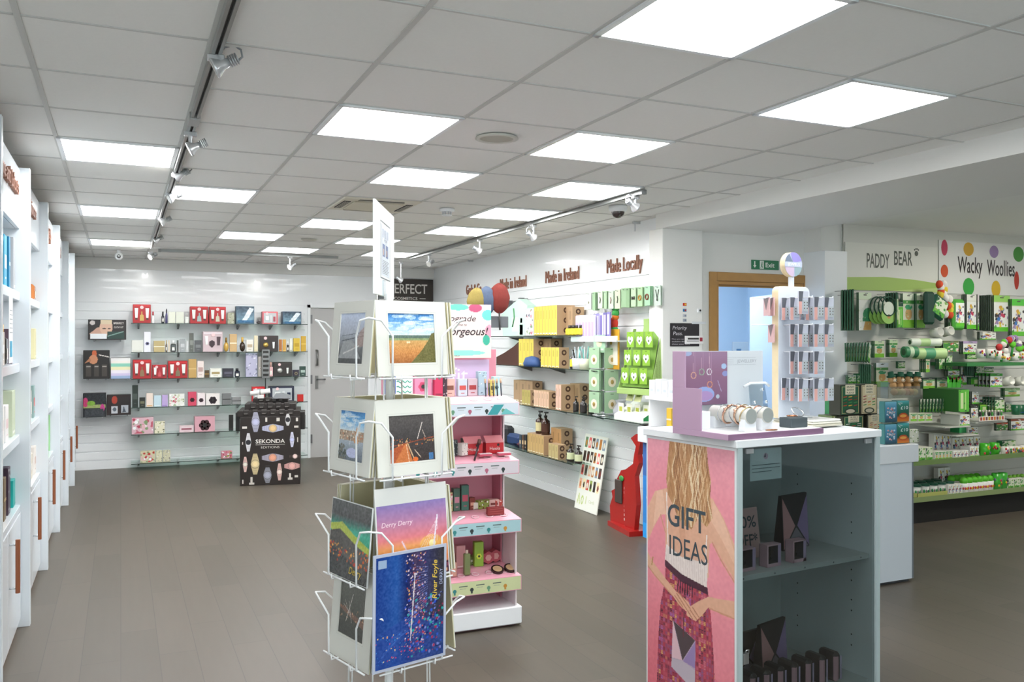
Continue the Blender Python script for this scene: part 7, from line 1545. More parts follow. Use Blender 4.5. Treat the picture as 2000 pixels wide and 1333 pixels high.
# bracelet rolls
velvet = mat('#cfcfc8', .9); endm = mat('#9aa09c', .9)
def roll(label, x0, x1, y0_, y1_, nb, cols):
    t_ = empty('bracelet_roll', label, 'jewellery stand', tuple(cl(x0, y0_, TP + .0262)), CA + math.degrees(math.atan2(y1_ - y0_, x1 - x0)) )
    L = math.hypot(x1 - x0, y1_ - y0_); zc = .062; r = .033
    b = MB('cushion', t_); b.cyl(0, 0, 0, L, r, velvet, Matrix.Translation((0, 0, zc)) @ Matrix.Rotation(rad(90), 4, 'Y'), n=28)
    b.quad([(-.0006, .0 + r * .92 * math.cos(a), zc + r * .92 * math.sin(a)) for a in [i * math.pi / 12 for i in range(24)]][::-1], endm); b.done()
    for x in (.005, L - .035):
        b = MB('foot', t_); b.add([(x, -.033, 0), (x + .035, -.033, 0), (x + .035, .033, 0), (x, .033, 0), (x, -.03, zc - .006), (x + .03, -.03, zc - .006), (x + .03, .03, zc - .006), (x, .03, zc - .006)], [(0, 3, 2, 1), (0, 1, 5, 4), (1, 2, 6, 5), (2, 3, 7, 6), (3, 0, 4, 7), (4, 5, 6, 7)], mat('#e3e6ea', .4)); b.done()
    return t_, L, zc, r
def bracelet(root_t, xs, L, zc, r, lab0, cols, thick):
    M_ = Matrix.Translation(root_t.location) @ Matrix.Rotation(root_t.rotation_euler[2], 4, 'Z')
    for i, x in enumerate(xs):
        rr = r + thick[i] + .0012; b = MB('bracelet'); m_ = mat(cols[i], .2, .85); tl_ = .012 * ((i % 3) - 1)
        if thick[i] > .003:
            b.tube([(tl_ * math.sin(a), rr * math.cos(a), rr * math.sin(a)) for a in [j * math.pi / 16 for j in range(32)]], thick[i], m_, 8, True)
            for j in range(10): a = rad(20 + j * 16); b.sph(tl_ * math.sin(a) + (.005 if j % 2 else -.005), (rr + .002) * math.cos(a), (rr + .002) * math.sin(a), .006, .004, .004, m_, 8)
        else: b.tube([(tl_ * math.sin(a), rr * math.cos(a), rr * math.sin(a)) for a in [j * math.pi / 16 for j in range(32)]], thick[i], m_, 8, True)
        o = b.done(); o.location = tuple(M_ @ Vector((x, 0, zc))); o.rotation_euler = (0, 0, root_t.rotation_euler[2]); tag(o, lab0[i], 'bracelet')
t1, L, zc, r = roll('grey velvet bracelet roll, the left one in front of the lilac display', .125, .125, .045, .265, 4, None)
bracelet(t1, [.028, .06, .09, .125, .16], L, zc, r, ['slim gold bangle nearest the front of left roll', 'thick rose gold chain bracelet on left roll', 'twisted silver bangle in the middle of left roll', 'thick braided rose gold bracelet at the rear of left roll', 'thin silver bangle at the back of left roll'], ['#cdb58a', '#c79f86', '#a9adb2', '#c9a088', '#c9ccd0'], [.0025, .0042, .002, .0045, .002])
t2_, L, zc, r = roll('grey velvet bracelet roll, the right one', .225, .225, .05, .27, 4, None)
bracelet(t2_, [.03, .055, .08, .105, .135, .165], L, zc, r, ['thin silver bangle at the front of right roll', 'thin rose gold bangle second on right roll', 'thin silver bangle third on right roll', 'thin silver bangle fourth on right roll', 'thin gold bangle fifth on right roll', 'thin silver bangle last on right roll'], ['#b9bcc2', '#c99078', '#c3c6ca', '#aeb1b6', '#c9b080', '#b9bcc2'], [.002] * 6)
b = MB('ring_tray'); b.box(-.05, .05, 0, .07, 0, .042, mat('#4a5458', .7), bev=.002); cput(b.done(), .425, .06, TP + .0262, 'dark grey square jewellery plinth right of the bracelet rolls', 'plinth')
for i, (c_, lab, x) in enumerate((('#c98a6a', 'rose gold chain bracelet lying on the grey plinth', -.012), ('#d5d8dc', 'silver bracelet standing on the grey plinth', .02))):
    b = MB('bracelet'); b.tube([((.026 + i * .003) * math.cos(a) + x, .03 + .02 * math.sin(a), (.006 if i == 0 else .022 + .018 * math.sin(a))) for a in [j * math.pi / 10 for j in range(20)]], .0025, mat(c_, .2, .85), 7, True); cput(b.done(), .425, .06, TP + .0262 + .043, lab, 'bracelet')
b = MB('bangle'); b.tube([(.03 * math.cos(a), .014 * math.sin(a), .003) for a in [j * math.pi / 10 for j in range(20)]], .0022, mat('#a87a5c', .3, .7), 7, True); cput(b.done(), .225, .03, TP + .0262, 'small rose gold bangle lying between the two rolls', 'bracelet')
# clear earring stand behind the rolls
t = empty('earring_stand', 'clear acrylic earring stand with crystal studs in front of pale panel', 'jewellery stand', tuple(cl(.36, .235, TP + .0262)), CA)
b = MB('front_plate', t); b.add([(-.04, 0, 0), (.075, 0, 0), (.065, .03, .19), (-.03, .03, .19), (-.04, .004, 0), (.075, .004, 0), (.065, .034, .19), (-.03, .034, .19)], [(0, 1, 2, 3), (4, 7, 6, 5), (0, 3, 7, 4), (1, 5, 6, 2), (3, 2, 6, 7), (0, 4, 5, 1)], glass_mat('#e3ebf0', .08, .9)); b.done()
b = MB('neck_bar', t); b.tube([(-.06, .03, .17), (-.03, .02, .185), (.06, .02, .185), (.095, .03, .17)], .006, mat('#e6ebee', .2), 10); b.done()
for i, (x, z) in enumerate(((.045, .155), (-.01, .1), (.06, .1))):
    b = MB('earring'); b.sph(0, 0, 0, .0075, .005, .0075, mat('#d3dae0', .08, .9), 10); b.tube([(0, 0, 0), (0, .008, 0)], .001, CHROME, 5); cput(b.done(), .36 + x, .235 + .03 * z / .19 - .004, TP + .0262 + z, ('upper crystal stud on the clear earring stand', 'lower left crystal stud on the clear earring stand', 'lower right crystal stud on the clear earring stand')[i], 'earring')
# tower of earring cards
tx, ty = .70, .34
t = empty('earring_tower', 'white and wooden earring card tower with round sign on top', 'display stand', tuple(cl(tx, ty, TP)), CA)
TH = ony(1555, 560, cl(tx, ty, 0).y).z - TP - .038
plw = mat('#d9c8a4', .6, noise=.08, nscale=30)
b = MB('panel', t); w_ = .105
def rr_poly(w, h, r, z0=0):
    P = [(-w, z0), (w, z0)]
    for i in range(7): a = math.pi / 2 * i / 6; P.append((w - r + r * math.cos(a), z0 + h - r + r * math.sin(a)))
    for i in range(7): a = math.pi / 2 + math.pi / 2 * i / 6; P.append((-w + r + r * math.cos(a), z0 + h - r + r * math.sin(a)))
    return P
b.prism(rr_poly(w_, TH, .03), .002, .04, plw); b.done()
b = MB('front_sheet', t); b.prism(rr_poly(w_ - .001, TH - .001, .03), 0, .002, mat('#d5dbe4', .35)); b.done()
b = MB('round_sign', t); rs = .058; zc_ = TH + .105
b.ring([(0, 0), (rs, 0), (rs, .03), (0, .03)], plw, Matrix.Translation((0, .036, zc_)) @ Matrix.Rotation(rad(90), 4, 'X'), 32)
def seg(pts, c_): b.quad([(x * rs, .0045, zc_ + z * rs) for x, z in pts], mat(c_, .35))
n = 28; b.quad([(rs * math.cos(2 * math.pi * i / n), .0052, zc_ + rs * math.sin(2 * math.pi * i / n)) for i in range(n)], mat('#aab0c8', .35))
seg([(math.cos(a), math.sin(a)) for a in [rad(20 + 10 * i) for i in range(10)]] + [(.0, .1)], '#9088c4'); seg([(math.cos(a), math.sin(a)) for a in [rad(120 + 10 * i) for i in range(6)]] + [(.0, .1)], '#6f7c90')
seg([(math.cos(a), math.sin(a)) for a in [rad(190 + 10 * i) for i in range(9)]] + [(.1, -.1)], '#c0aec4'); seg([(math.cos(a), math.sin(a)) for a in [rad(280 + 10 * i) for i in range(8)]] + [(.1, -.1)], '#8fa6ac')
b.quad([(-.98 * rs, .0038, zc_ - .012), (.98 * rs, .0038, zc_ - .012), (.98 * rs, .0038, zc_ + .012), (-.98 * rs, .0038, zc_ + .012)], mat('#b4bccf')); b.txt('KATIE', 0, zc_, .013, mat('#e9ecf2'), .003, w=.08) if False else b.txt('JEWELS', 0, zc_, .013, mat('#e9ecf2'), .003, w=.08); b.done()
b = MB('sign_neck', t); b.box(-.008, .008, .008, .03, TH - .005, TH + .05, mat('#c9cfd8', .4)); b.done()
b = MB('foot', t); b.box(-.07, .07, -.05, .09, 0, .008, mat('#e9ecef', .3), bev=.002); b.done()
rows = [TH - .065 - .125 * i for i in range(4)]
def ear_card():
    t_ = bpy.data.objects.new('earring_card', None); col.objects.link(t_); w2, h = .062, .104
    b = MB('card', t_); b.box(-w2 / 2, w2 / 2, 0, .006, 0, h, mat('#bfc3cf', .45)); b.rect(-w2 / 2, -w2 * .18, 0, h * .55, -.0006, mat('#d9a59c', .45)); b.quad([(-w2 / 2, -.0006, h * .55), (-w2 * .15, -.0006, h * .55), (-w2 * .02, -.0006, h), (-w2 / 2, -.0006, h)], mat('#5d6068', .45)); b.done()
    b = MB('window', t_); b.box(-w2 * .12, w2 * .42, -.004, -.0006, h * .12, h * .6, mat('#b4bcc0', .3)); b.done()
    b = MB('studs', t_)
    for x in (-.0, w2 * .3):
        for z in (.25, .38, .5): b.sph(x, -.005, h * z, .0028, .002, .0028, mat('#6f6258', .25, .6), 6)
    b.done(); return t_
ec = None
for ri, z in enumerate(rows):
    hk_n = (4, 3, 2, 2)[ri]
    for hi, hx in enumerate((-.072, -.004, .064)):
        b = MB('display_prong'); b.tube([(0, -.002, .072), (0, -.17, .072), (0, -.172, .077)], .0028, mat('#eef0f4', .3), 8); cput(b.done(), tx + hx, ty, TP + z - .066, f'white prong on the front of the earring tower, {ORD[ri + 1]} row, {("left", "middle", "right")[hi]}', 'prong')
        for k in range((3, 2, 2, 3)[ri]):
            y_ = -.15 + .05 * k + (.03, .0, .0)[hi]
            if ri == 2 and hi == 2: continue
            lab = f'earring card in {ORD[ri + 1]} row of the tower, {("left", "middle", "right")[hi]} prong, {("front", "middle", "rear")[k]}'
            if ec is None: ec = ear_card(); cput(ec, tx + hx, ty + y_, TP + z - .07, lab, 'earring card', grp='earring cards on the tower')
            else: dup(ec, tuple(cl(tx + hx, ty + y_, TP + z - .096)), label=lab)
for ri in range(2):
    b = MB('display_prong'); b.tube([(-.15, 0, .072), (-.002, 0, .072)], .0028, mat('#eef0f4', .3), 8); cput(b.done(), tx - .105, ty + .02, TP + rows[ri] - .066, f'white prong sticking out of the left side of tower, {ORD[ri + 1]} row', 'prong')
    for k in range(2 - ri):
        b = MB('earring_card'); b.box(-.003, .003, -.035, .035, 0, .085, mat('#c9a3a4', .45)); b.add([(-.0036, -.034, .084), (-.0036, .034, .084), (-.0036, .0, .025)], [(0, 1, 2)], mat('#6a5c60')); cput(b.done(), tx - .13 - .03 * k, ty + .02, TP + rows[ri] - .076, f'pink triangle-print card on the left side of tower, {ORD[ri + 1]} row, {("inner", "outer")[k]}', 'earring card', rz=-25)
# stack of pale boards at the right rear
t = empty('turntable_stack', 'low stack of round-cornered cream turntable plates right of the tower', 'turntable', tuple(cl(.72, .33, TP)), CA)
t.location = tuple(cl(.735, .30, TP))
for k in range(3):
    b = MB('plate', t); b.box(-.10 + .006 * k, .10, -.13 + .005 * k, .12, .006 + k * .0105, .0155 + k * .0105, mat(('#c9c6b4', '#dcdacb', '#e6e6e0')[k], .5), bev=.004); b.done()
b = MB('foot', t); b.cyl(0, 0, 0, .006, .06, mat('#8a8a84')); b.done()
for o in list(bpy.data.objects):
    if o.parent is None and ('tower' in o.get('label', '') or o.name.startswith('earring_tower')) and not o.name.startswith('turntable') and o.location.z > TP - .01: o.location.z += .038
o = k_carton('soap_box', .055, .075, .05, '#e6d3da', '#8a7a80', 'flower'); cput(o, .84, .46, TP, 'small pink box with dark dot behind the cream plates', 'gift box')
# ================================================================ souvenir wall
def gw(u, v, y): return ony(u, v, y)
# banners
a, c = gw(1651, 566, YG - .012), gw(1832, 484, YG - .012)
t = empty('banner', 'white Paddy Bear banner with green hill on the souvenir wall', 'banner', (a.x, YG - .012, a.z)); w_, h = c.x - a.x, c.z - a.z
b = MB('board', t); b.box(0, w_, 0, .008, 0, h, mat('#e6e6dd', .5)); b.done()
b = MB('printing', t); b.pol([(0, 0), (w_, 0), (w_, h * .2), (w_ * .75, h * .26), (w_ * .4, h * .3), (0, h * .26)], -.0006, mat('#aac86a', .5)); b.pol([(w_ * .45, 0), (w_, 0), (w_, h * .1)], -.001, mat('#c3d88c', .5))
ik = mat('#5c6158', .5); b.txt('PADDY', w_ * .34, h * .64, h * .3, ik, -.0014, w=w_ * .24, bold=True); b.txt('P', w_ * .225, h * .6, h * .36, ik, -.0014, w=w_ * .05, bold=True) if False else None
b.txt('BEAR', w_ * .61, h * .72, h * .3, ik, -.0014, w=w_ * .2, bold=True); b.disc(w_ * .755, h * .84, h * .055, -.0014, ik, 14)
for k in range(4): b.disc(w_ * (.735 + .014 * k), h * (.95 - .02 * abs(k - 1.5)), h * .02, -.0014, ik, 8)
b.done()
a, c = gw(1834, 573, YG - .012), gw(2030, 482, YG - .012)
t = empty('banner', 'white Wacky Woollies banner with coloured wool balls on the souvenir wall', 'banner', (a.x, YG - .012, a.z)); w_, h = c.x - a.x, c.z - a.z
b = MB('board', t); b.box(0, w_, 0, .008, 0, h, mat('#eaeae6', .5)); b.done()
b = MB('printing', t); ik = mat('#33302e'); b.txt('Wacky', w_ * .295, h * .56, h * .3, ik, -.0014, w=w_ * .24, bold=True); b.txt('Woollies', w_ * .6, h * .53, h * .3, ik, -.0014, w=w_ * .28, bold=True)
for (x, z, r1, r2, c_) in ((.05, .86, .03, .15, '#c8405e'), (.28, .86, .05, .13, '#d8aa3c'), (.53, .84, .045, .12, '#9c84b0'), (.78, .82, .055, .15, '#4f9a44'), (.05, .42, .035, .12, '#d8582c'), (.28, .14, .055, .17, '#3fae4a'), (.55, .12, .045, .16, '#e0b82c'), (.76, .3, .025, .18, '#c03c2c')):
    b.quad([(w_ * (x + r1 * math.cos(q)), -.0012, h * (z + r2 * math.sin(q))) for q in [i * math.pi / 10 for i in range(20)]], mat(c_, .5))
b.done()
a = gw(1652, 526, YG - .01); b = MB('wall_plate'); b.box(0, .065, 0, .01, 0, .2, mat('#555b52', .5)); b.rect(.02, .045, .03, .17, -.001, mat('#8f958a')); solo(b, 'small dark grey notice left of the Paddy Bear banner', 'notice', (a.x, a.y, a.z))
# the two long shelves
SYF = 5.47
sz1, sz2 = gw(1790, 905, SYF).z, gw(1790, 977, SYF).z
xa = gw(1745, 900, SYF).x
for z, lab in ((sz1, 'upper long green-edged shelf of the souvenir wall'), (sz2, 'bottom long green-edged shelf of the souvenir wall')):
    t = empty('wall_shelf', lab, 'shelf', (xa, SYF, z)); L = XS - .02 - xa
    b = MB('board', t); b.box(0, L, .003, .39, -.02, 0, mat('#d5d6cf', .5)); b.done(); b = MB('front_lip', t); b.box(0, L, 0, .003, -.025, .02, mat('#6f8a4c' if z == sz1 else '#8fa06a', .4)); b.done()
GRN, LIM, DGR, CRM = '#3f9a3c', '#8fce3c', '#17543a', '#d9dcc6'
CV = {}
def gprint(key):
    if key in CV: return CV[key]
    if key == 'bear': cv = Cv(26, 44, CRM).rect(0, 1, 0, .3, '#7fbf3a').rect(0, 1, .86, 1, '#4f9a4a').ell(.5, .5, .28, .2, '#c9a26a').ell(.5, .75, .3, .1, '#3f9a6a').specks(10, [GRN, '#c9d8b0'], .02, .05, seed=2)
    elif key == 'hat': cv = Cv(30, 50, '#f0f2ea').ell(.75, .52, .42, .22, '#55a878').rect(.3, 1, .3, .42, '#4a9a6c').poly([(.35, .02), (1, .02), (1, .3), (.5, .3)], '#d8a85c').specks(12, ['#9fc98a', '#cfe0b0'], .02, .04, seed=4)
    elif key == 'wool': cv = Cv(34, 44, '#eef0ea').rect(0, 1, 0, .16, '#5fc42c').specks(34, ['#c8405e', '#d8aa3c', '#9c84b0', '#4f9a44', '#d8582c', '#3a7ac0', '#e6d23c', '#2a2422', '#2a2422'], .04, .1, .05, .95, .12, .85, 7)
    elif key == 'clover': cv = Cv(26, 34, '#dfe6cc').rect(0, 1, 0, .3, '#5fae3a').specks(26, [GRN, '#2f7a3c', '#16502c', '#7fae4a'], .04, .11, seed=9)
    elif key == 'red': cv = Cv(26, 20, '#3f8a3a').specks(30, ['#c83c3c', '#e6e0d4', '#8fce3c'], .04, .08, seed=5)
    elif key == 'green': cv = Cv(20, 40, '#5fbf3a').rect(.2, .45, .15, .85, '#d8e6b0').rect(.6, .68, .1, .9, '#b8e08a').specks(6, ['#2f6a2c'], .05, .1, seed=3)
    CV[key] = cv; return cv
PK = {}
def pack(w_, h, key, head):
    b = MB('souvenir_pack'); b.box(-w_ / 2, w_ / 2, .0, .011, 0, h, mat('#1f5a38' if key in ('clover', 'bear', 'green', 'hat') else '#3a4a3a', .5), bev=.001); b.rect(-w_ / 2 + .001, w_ / 2 - .001, .001, h - .001, -.0004, mat(CRM, .5)); b.pic(gprint(key), -w_ / 2 + .002, w_ / 2 - .002, .002, h * .8); b.rect(-w_ / 2, w_ / 2, h * .82, h, -.0008, mat(head, .5)); b.rect(-w_ * .12, w_ * .12, h * .92, h * .95, -.0012, mat('#5a5a50'))
    return b
NAMES = {}
def gpack(u0, u1, v0, v1, key, head, n, desc, row, rz=0, y=5.78, step=.016, lean=0):
    a, c = gw(u0, v1, y - step * n), gw(u1, v0, y - step * n); w_, h = (c.x - a.x), c.z - a.z; x = (a.x + c.x) / 2; p = None
    for i in range(n):
        loc = (x + lean * i, y - step * (n - i), a.z); lab = f'{desc}, souvenir wall {row}, ' + ('frontmost' if i == 0 else f'{ORD[i]} behind front')
        if p is None: p = solo(pack(w_, h, key, head), lab, 'souvenir pack', loc, rz, f'{desc} hanging packs'[:48] if n > 1 else None)
        else: dup(p, loc, label=lab)
    b = MB('display_hook'); b.tube([(x, y - step * n - .03, c.z - .01), (x, YG, c.z - .005)], .003, CHROME, 6); o = b.done(); tag(o, f'chrome hook holding the {desc}, souvenir wall {row}', 'hook')
# top row
gpack(1657, 1675, 566, 646, 'hat', DGR, 5, 'narrow apron packs', 'top row', rz=50, step=.03)
gpack(1677, 1702, 572, 646, 'hat', '#dfeed0', 2, 'apron with green hat print', 'top row')
for i in range(4):
    p = gw(1712 + i * 8, 632, 5.72 - .03 * i); b = MB('baby_bib'); R_ = .085; pts = []
    b.prism([(.085 * math.cos(q), .07 + .075 * math.sin(q)) for q in [j * math.pi / 12 for j in range(24)]], 0, .006, mat('#9fcf6a', .6)); b.disc(0, .13, .062, -.001, mat('#e6eedd')); b.tube([(.078 * math.cos(q), 0, .15 + .085 * math.sin(q)) for q in [j * math.pi / 14 for j in range(28)]], .006, mat('#1f4f3a', .6), 6, True); b.disc(0, .06, .02, -.001, mat('#d8a060'), 10)
    solo(b, f'green and white baby bib on the top row, {ORD[i + 1]} from left', 'bib', (p.x, 5.72 - .03 * i, p.z), 0, 'green baby bibs')
gpack(1744, 1762, 572, 641, 'clover', DGR, 5, 'slim dark green spoon packs', 'top row', rz=35, step=.028)
gpack(1763, 1786, 574, 641, 'bear', '#e6eed8', 2, 'brown and green gift bags', 'top row')
gpack(1790, 1807, 574, 641, 'bear', '#dfe8cc', 4, 'tall cream magnet packs', 'top row')
for i, (u0, u1, v0, v1, c_, c2, lab, rz) in enumerate(((1809, 1828, 570, 634, '#123f30', '#1f5a44', 'dark green bag left of the tilted lunch bag', 0), (1822, 1852, 580, 622, '#12503c', '#e3ead6', 'tilted white and dark green lunch bag on the top row', 28), (1864, 1886, 585, 645, '#4fae3a', '#e8e6e2', 'green-edged rounded pencil bag on top row', 0))):
    a, c = gw(u0, v1, 5.62), gw(u1, v0, 5.62); w_, h = c.x - a.x, c.z - a.z; b = MB('souvenir_bag'); b.box(-w_ / 2, w_ / 2, 0, .05, -h / 2, h / 2, mat(c_, .5), bev=.02)
    if i: b.pic(gprint('wool' if i == 2 else 'clover'), -w_ * .38, w_ * .38, -h * .38, h * .38)
    o = solo(b, lab, 'bag', ((a.x + c.x) / 2, 5.62, (a.z + c.z) / 2)); o.rotation_euler[1] = rad(rz)
for i in range(2):
    p = gw(1838 + i * 14, 566 + 30 * i, 5.66); b = MB('soft_toy'); q = random.Random(i)
    for k in range(7): b.sph(q.uniform(-.05, .05), 0, q.uniform(-.09, .09), .035, .03, .04, mat(('#e8e6e0', '#e0c83c', '#d8502c', '#eeeae2')[k % 4], .9), 10)
    solo(b, ('upper', 'lower')[i] + ' fluffy white soft toy cluster between the banners', 'soft toy', tuple(p))
gpack(1888, 1907, 576, 643, 'wool', '#e8eadf', 4, 'white pen packs with coloured balls', 'top row')
gpack(1909, 1925, 576, 645, 'wool', '#e6e0e0', 3, 'tall white ruler packs', 'top row')
gpack(1926, 1939, 577, 646, 'wool', '#4a8a4a', 6, 'striped notebook edges', 'top row', rz=55, step=.022)
gpack(1941, 1972, 578, 648, 'wool', '#9fd86a', 3, 'large colouring book packs', 'top row')
gpack(1976, 2003, 585, 657, 'wool', '#5fcf4a', 3, 'big bright activity packs', 'top row', y=5.74)
# second row
for i in range(9):
    p = gw(1655 + i * 5.2, 707, 5.70 - .012 * i); b = pack(.075, .165, 'clover', '#cfe0d8') if i == 0 else None
    if i == 0: fan = solo(b, 'fanned green tag pack, second row, first from left', 'souvenir pack', tuple(p), 30, 'fanned green tag packs'); fan.rotation_euler[1] = rad(-4)
    else: o = dup(fan, tuple(p), label=f'fanned green tag pack, second row, {ORD[i + 1]} from left'); o.rotation_euler[1] = rad(-4 + 3 * i)
gpack(1708, 1727, 666, 699, 'bear', '#d8e6c0', 3, 'brown bear-coloured tag packs', 'second row'); gpack(1737, 1753, 664, 698, 'bear', '#cfe3bc', 3, 'small cream tag packs', 'second row')
def roll_item(u, v, L, r, c1, c2, lab):
    p = gw(u, v, 5.6); b = MB('rolled_mat'); M8 = Matrix.Rotation(rad(90), 4, 'Y'); b.cyl(0, 0, 0, L, r, mat(c1, .5), M8, n=18); b.cyl(0, 0, L * .3, L * .62, r * 1.01, mat(c2, .5), M8, n=18); b.cyl(0, 0, -.001, 0, r * .6, mat('#2f5a3c', .5), M8, n=14); solo(b, lab, 'rolled mat', tuple(p), -14)
roll_item(1777, 669, .30, .035, '#e8f0e0', '#bcdc9a', 'upper white rolled mat on the second row'); roll_item(1785, 691, .30, .05, '#bfe09a', '#5aa87a', 'lower green rolled mat on the second row'); roll_item(1765, 688, .12, .05, '#3f8a5c', '#cfe6c0', 'short dark green roll on the second row')
for i, (u, v) in enumerate(((1829, 650), (1850, 648), (1968, 745), (1990, 745), (2003, 744))):
    p = gw(u, v, 5.55); b = MB('mug'); r = .042; M9 = Matrix.Rotation(rad(78), 4, 'X') @ Matrix.Translation((0, 0, -.04)); b.ring([(0, 0), (r, 0), (r, .085), (r - .004, .085), (r - .004, .006), (0, .006)], mat('#dcdcd2', .25), M9, 20); b.tube([(r, 0, .02), (r + .025, 0, .03), (r + .025, 0, .06), (r, 0, .07)], .005, mat('#dcdcd2', .25), 8, M=M9)
    solo(b, f'white mug with its open end facing the shop, {("left one under the lunch bag", "right one under the lunch bag", "left of three at right edge", "middle of the three at right edge", "right of the three at right edge")[i]}', 'mug', tuple(p), 0)
gpack(1842, 1872, 666, 688, 'red', '#6a7a4a', 5, 'red and green sweet strips', 'second row', step=.02); gpack(1881, 1908, 667, 692, 'wool', '#b8a0c8', 3, 'lilac-topped sticker packs', 'second row'); gpack(1889, 1908, 690, 702, 'clover', '#8fce3c', 2, 'tiny lime tag packs', 'second row')
def ceramic(u, v, r, h, c1, key, lab, y=5.5, cat='cup'):
    p = gw(u, v, y); b = MB('novelty_cup'); b.ring([(0, 0), (r * .85, 0), (r, h * .5), (r * .92, h), (r * .86, h), (r * .8, h * .1), (0, h * .1)], mat(c1, .3), n=18)
    q = random.Random(int(u))
    for k in range(9): a_ = rad(-90 + q.uniform(-70, 70)); b.sph(r * .93 * math.cos(a_), r * .93 * math.sin(a_), h * q.uniform(.25, .8), .011, .008, .012, mat(q.choice(['#c83c3c', '#3f9a3c', '#e0b82c', '#7a4a9a', '#3a3a34']), .5), 8)
    return solo(b, lab, cat, tuple(p))
for i, (u, v) in enumerate(((1915, 700), (1934, 700), (1949, 703), (1963, 708), (1982, 706), (1998, 704))): ceramic(u, v, .042, .085, '#eceae4', '', f'white dotted novelty cup on green ledge, {ORD[i + 1]} from left', 5.6)
a = gw(1893, 716, 5.45); c = gw(2004, 703, 5.45); t = empty('wall_ledge', 'dark green ledge under the novelty cups', 'shelf', (a.x, 5.47, gw(1940, 709, 5.47).z)); b = MB('ledge', t); b.box(0, c.x - a.x, 0, .39, -.03, 0, mat('#2f7a3c', .5)); b.done()
for i, (u, v, s) in enumerate(((1958, 678, 1), (1978, 668, 1.1), (1996, 672, 1.1))):
    p = gw(u, v, 5.6); b = MB('soft_toy'); q = random.Random(i + 5)
    for k in range(6): b.sph(q.uniform(-.05, .05), 0, q.uniform(-.05, .05), .032, .03, .034, mat(('#eae6e0', '#9c84b0', '#6fcf3a', '#c83c3c', '#3a2c2c')[(k + i) % 5], .9), 10)
    b.tube([(0, 0, -.05), (-.02, 0, -.14)], .01, mat('#2f9a3c', .7)); solo(b, f'speckled soft toy hanging above the cups, {ORD[i + 1]} from left', 'soft toy', tuple(p))
# third row
gpack(1690, 1709, 712, 752, 'clover', '#8aa0a0', 6, 'grey-green pen packs', 'third row', rz=50, step=.022); gpack(1711, 1735, 709, 757, 'bear', '#e0e6ea', 2, 'white pack with green foot', 'third row')
gpack(1656, 1672, 733, 750, 'clover', '#c9d6c9', 2, 'pale tags behind the sweet boxes', 'third row'); gpack(1674, 1688, 730, 752, 'clover', '#3f7a4c', 3, 'green-topped tags behind the sweet boxes', 'third row')
def plush(u, v, y, lab, s=1.0, tilt=0):
    p = gw(u, v, y); t_ = empty('plush_keyring', lab, 'soft toy', tuple(p), 0, None); t_.rotation_euler[1] = rad(tilt); t_.scale = (s, s, s); tan = mat('#c9a070', .95)
    b = MB('body', t_); b.sph(0, 0, 0, .035, .03, .03, tan); b.sph(0, -.03, -.005, .017, .014, .013, mat('#e6d8c0', .9)); b.sph(0, -.044, -.002, .006, .004, .005, BLACK, 8); b.sph(-.014, -.026, .012, .004, .004, .004, BLACK, 6); b.sph(.014, -.026, .012, .004, .004, .004, BLACK, 6); b.sph(0, .0, -.05, .028, .025, .03, tan); b.done()
    b = MB('hat', t_); b.ring([(0, .024), (.036, .024), (.036, .03), (.024, .03), (.022, .062), (0, .064)], mat('#14503a', .8), n=14); b.done(); return t_
for i in range(7): plush(1742 + i * 8.2, 742 + (i % 2) * 4, 5.55 + .04 * (i % 2), f'tan plush toy with green hat in clear bin, {ORD[i + 1]} from left', 1.1, (-15, 10, 4, -8, 12, 0, 8)[i])
for i in range(6): 
    p = gw(1746 + i * 8, 766, 5.5); b = MB('plush_ball'); b.sph(0, 0, 0, .032, .03, .03, mat(('#d8b080', '#cfc08a', '#e0c8a8', '#d8a890')[i % 4], .95)); solo(b, f'beige plush ball at the front of the clear bin, {ORD[i + 1]} from left', 'soft toy', tuple(p))
a = gw(1735, 779, 5.45); b = MB('clear_bin'); wb_ = gw(1798, 779, 5.45).x - a.x; g_ = glass_mat('#e0e2d8', .05, .5); b.box(0, wb_, 0, .3, 0, .004, g_); b.box(0, wb_, 0, .003, 0, .10, g_); b.box(0, .003, 0, .3, 0, .14, g_); b.box(wb_ - .003, wb_, 0, .3, 0, .14, g_); solo(b, 'clear plastic bin holding the plush toys on the souvenir wall', 'bin', (a.x, 5.45, a.z))
gpack(1803, 1826, 738, 760, 'bear', '#2f3a34', 3, 'grey picture magnets', 'third row'); gpack(1830, 1851, 738, 762, 'bear', '#3a4a40', 3, 'grey keyring cards', 'third row')
gpack(1808, 1816, 700, 728, 'bear', '#d8c8b0', 4, 'slim tan bookmark packs', 'third row', step=.02); gpack(1834, 1845, 688, 722, 'clover', '#e6e6dc', 3, 'white bookmark packs', 'third row'); gpack(1848, 1860, 688, 722, 'clover', '#e3e3da', 3, 'white clover bookmark packs', 'third row')
for i in range(3):
    p = gw(1856 + i * 8, 745, 5.6); b = MB('bow'); b.pol([(0, 0), (.035, .05), (.04, -.02)], 0, mat('#4fd02c', .5)); b.pol([(0, 0), (-.035, .05), (-.04, -.02)], 0, mat('#4fd02c', .5)); b.box(-.03, .03, .001, .008, -.06, -.01, mat('#3fae2c', .5)); solo(b, f'bright green novelty bow, {ORD[i + 1]} from left on third row', 'bow', tuple(p))
gpack(1876, 1888, 710, 753, 'wool', '#d8b0a0', 2, 'tall narrow picture pack', 'third row'); gpack(1892, 1906, 712, 735, 'green', '#8fce3c', 6, 'lime green booklets', 'third row', rz=50, step=.018); gpack(1906, 1922, 712, 735, 'clover', '#a8d83c', 2, 'lime and white cards', 'third row')
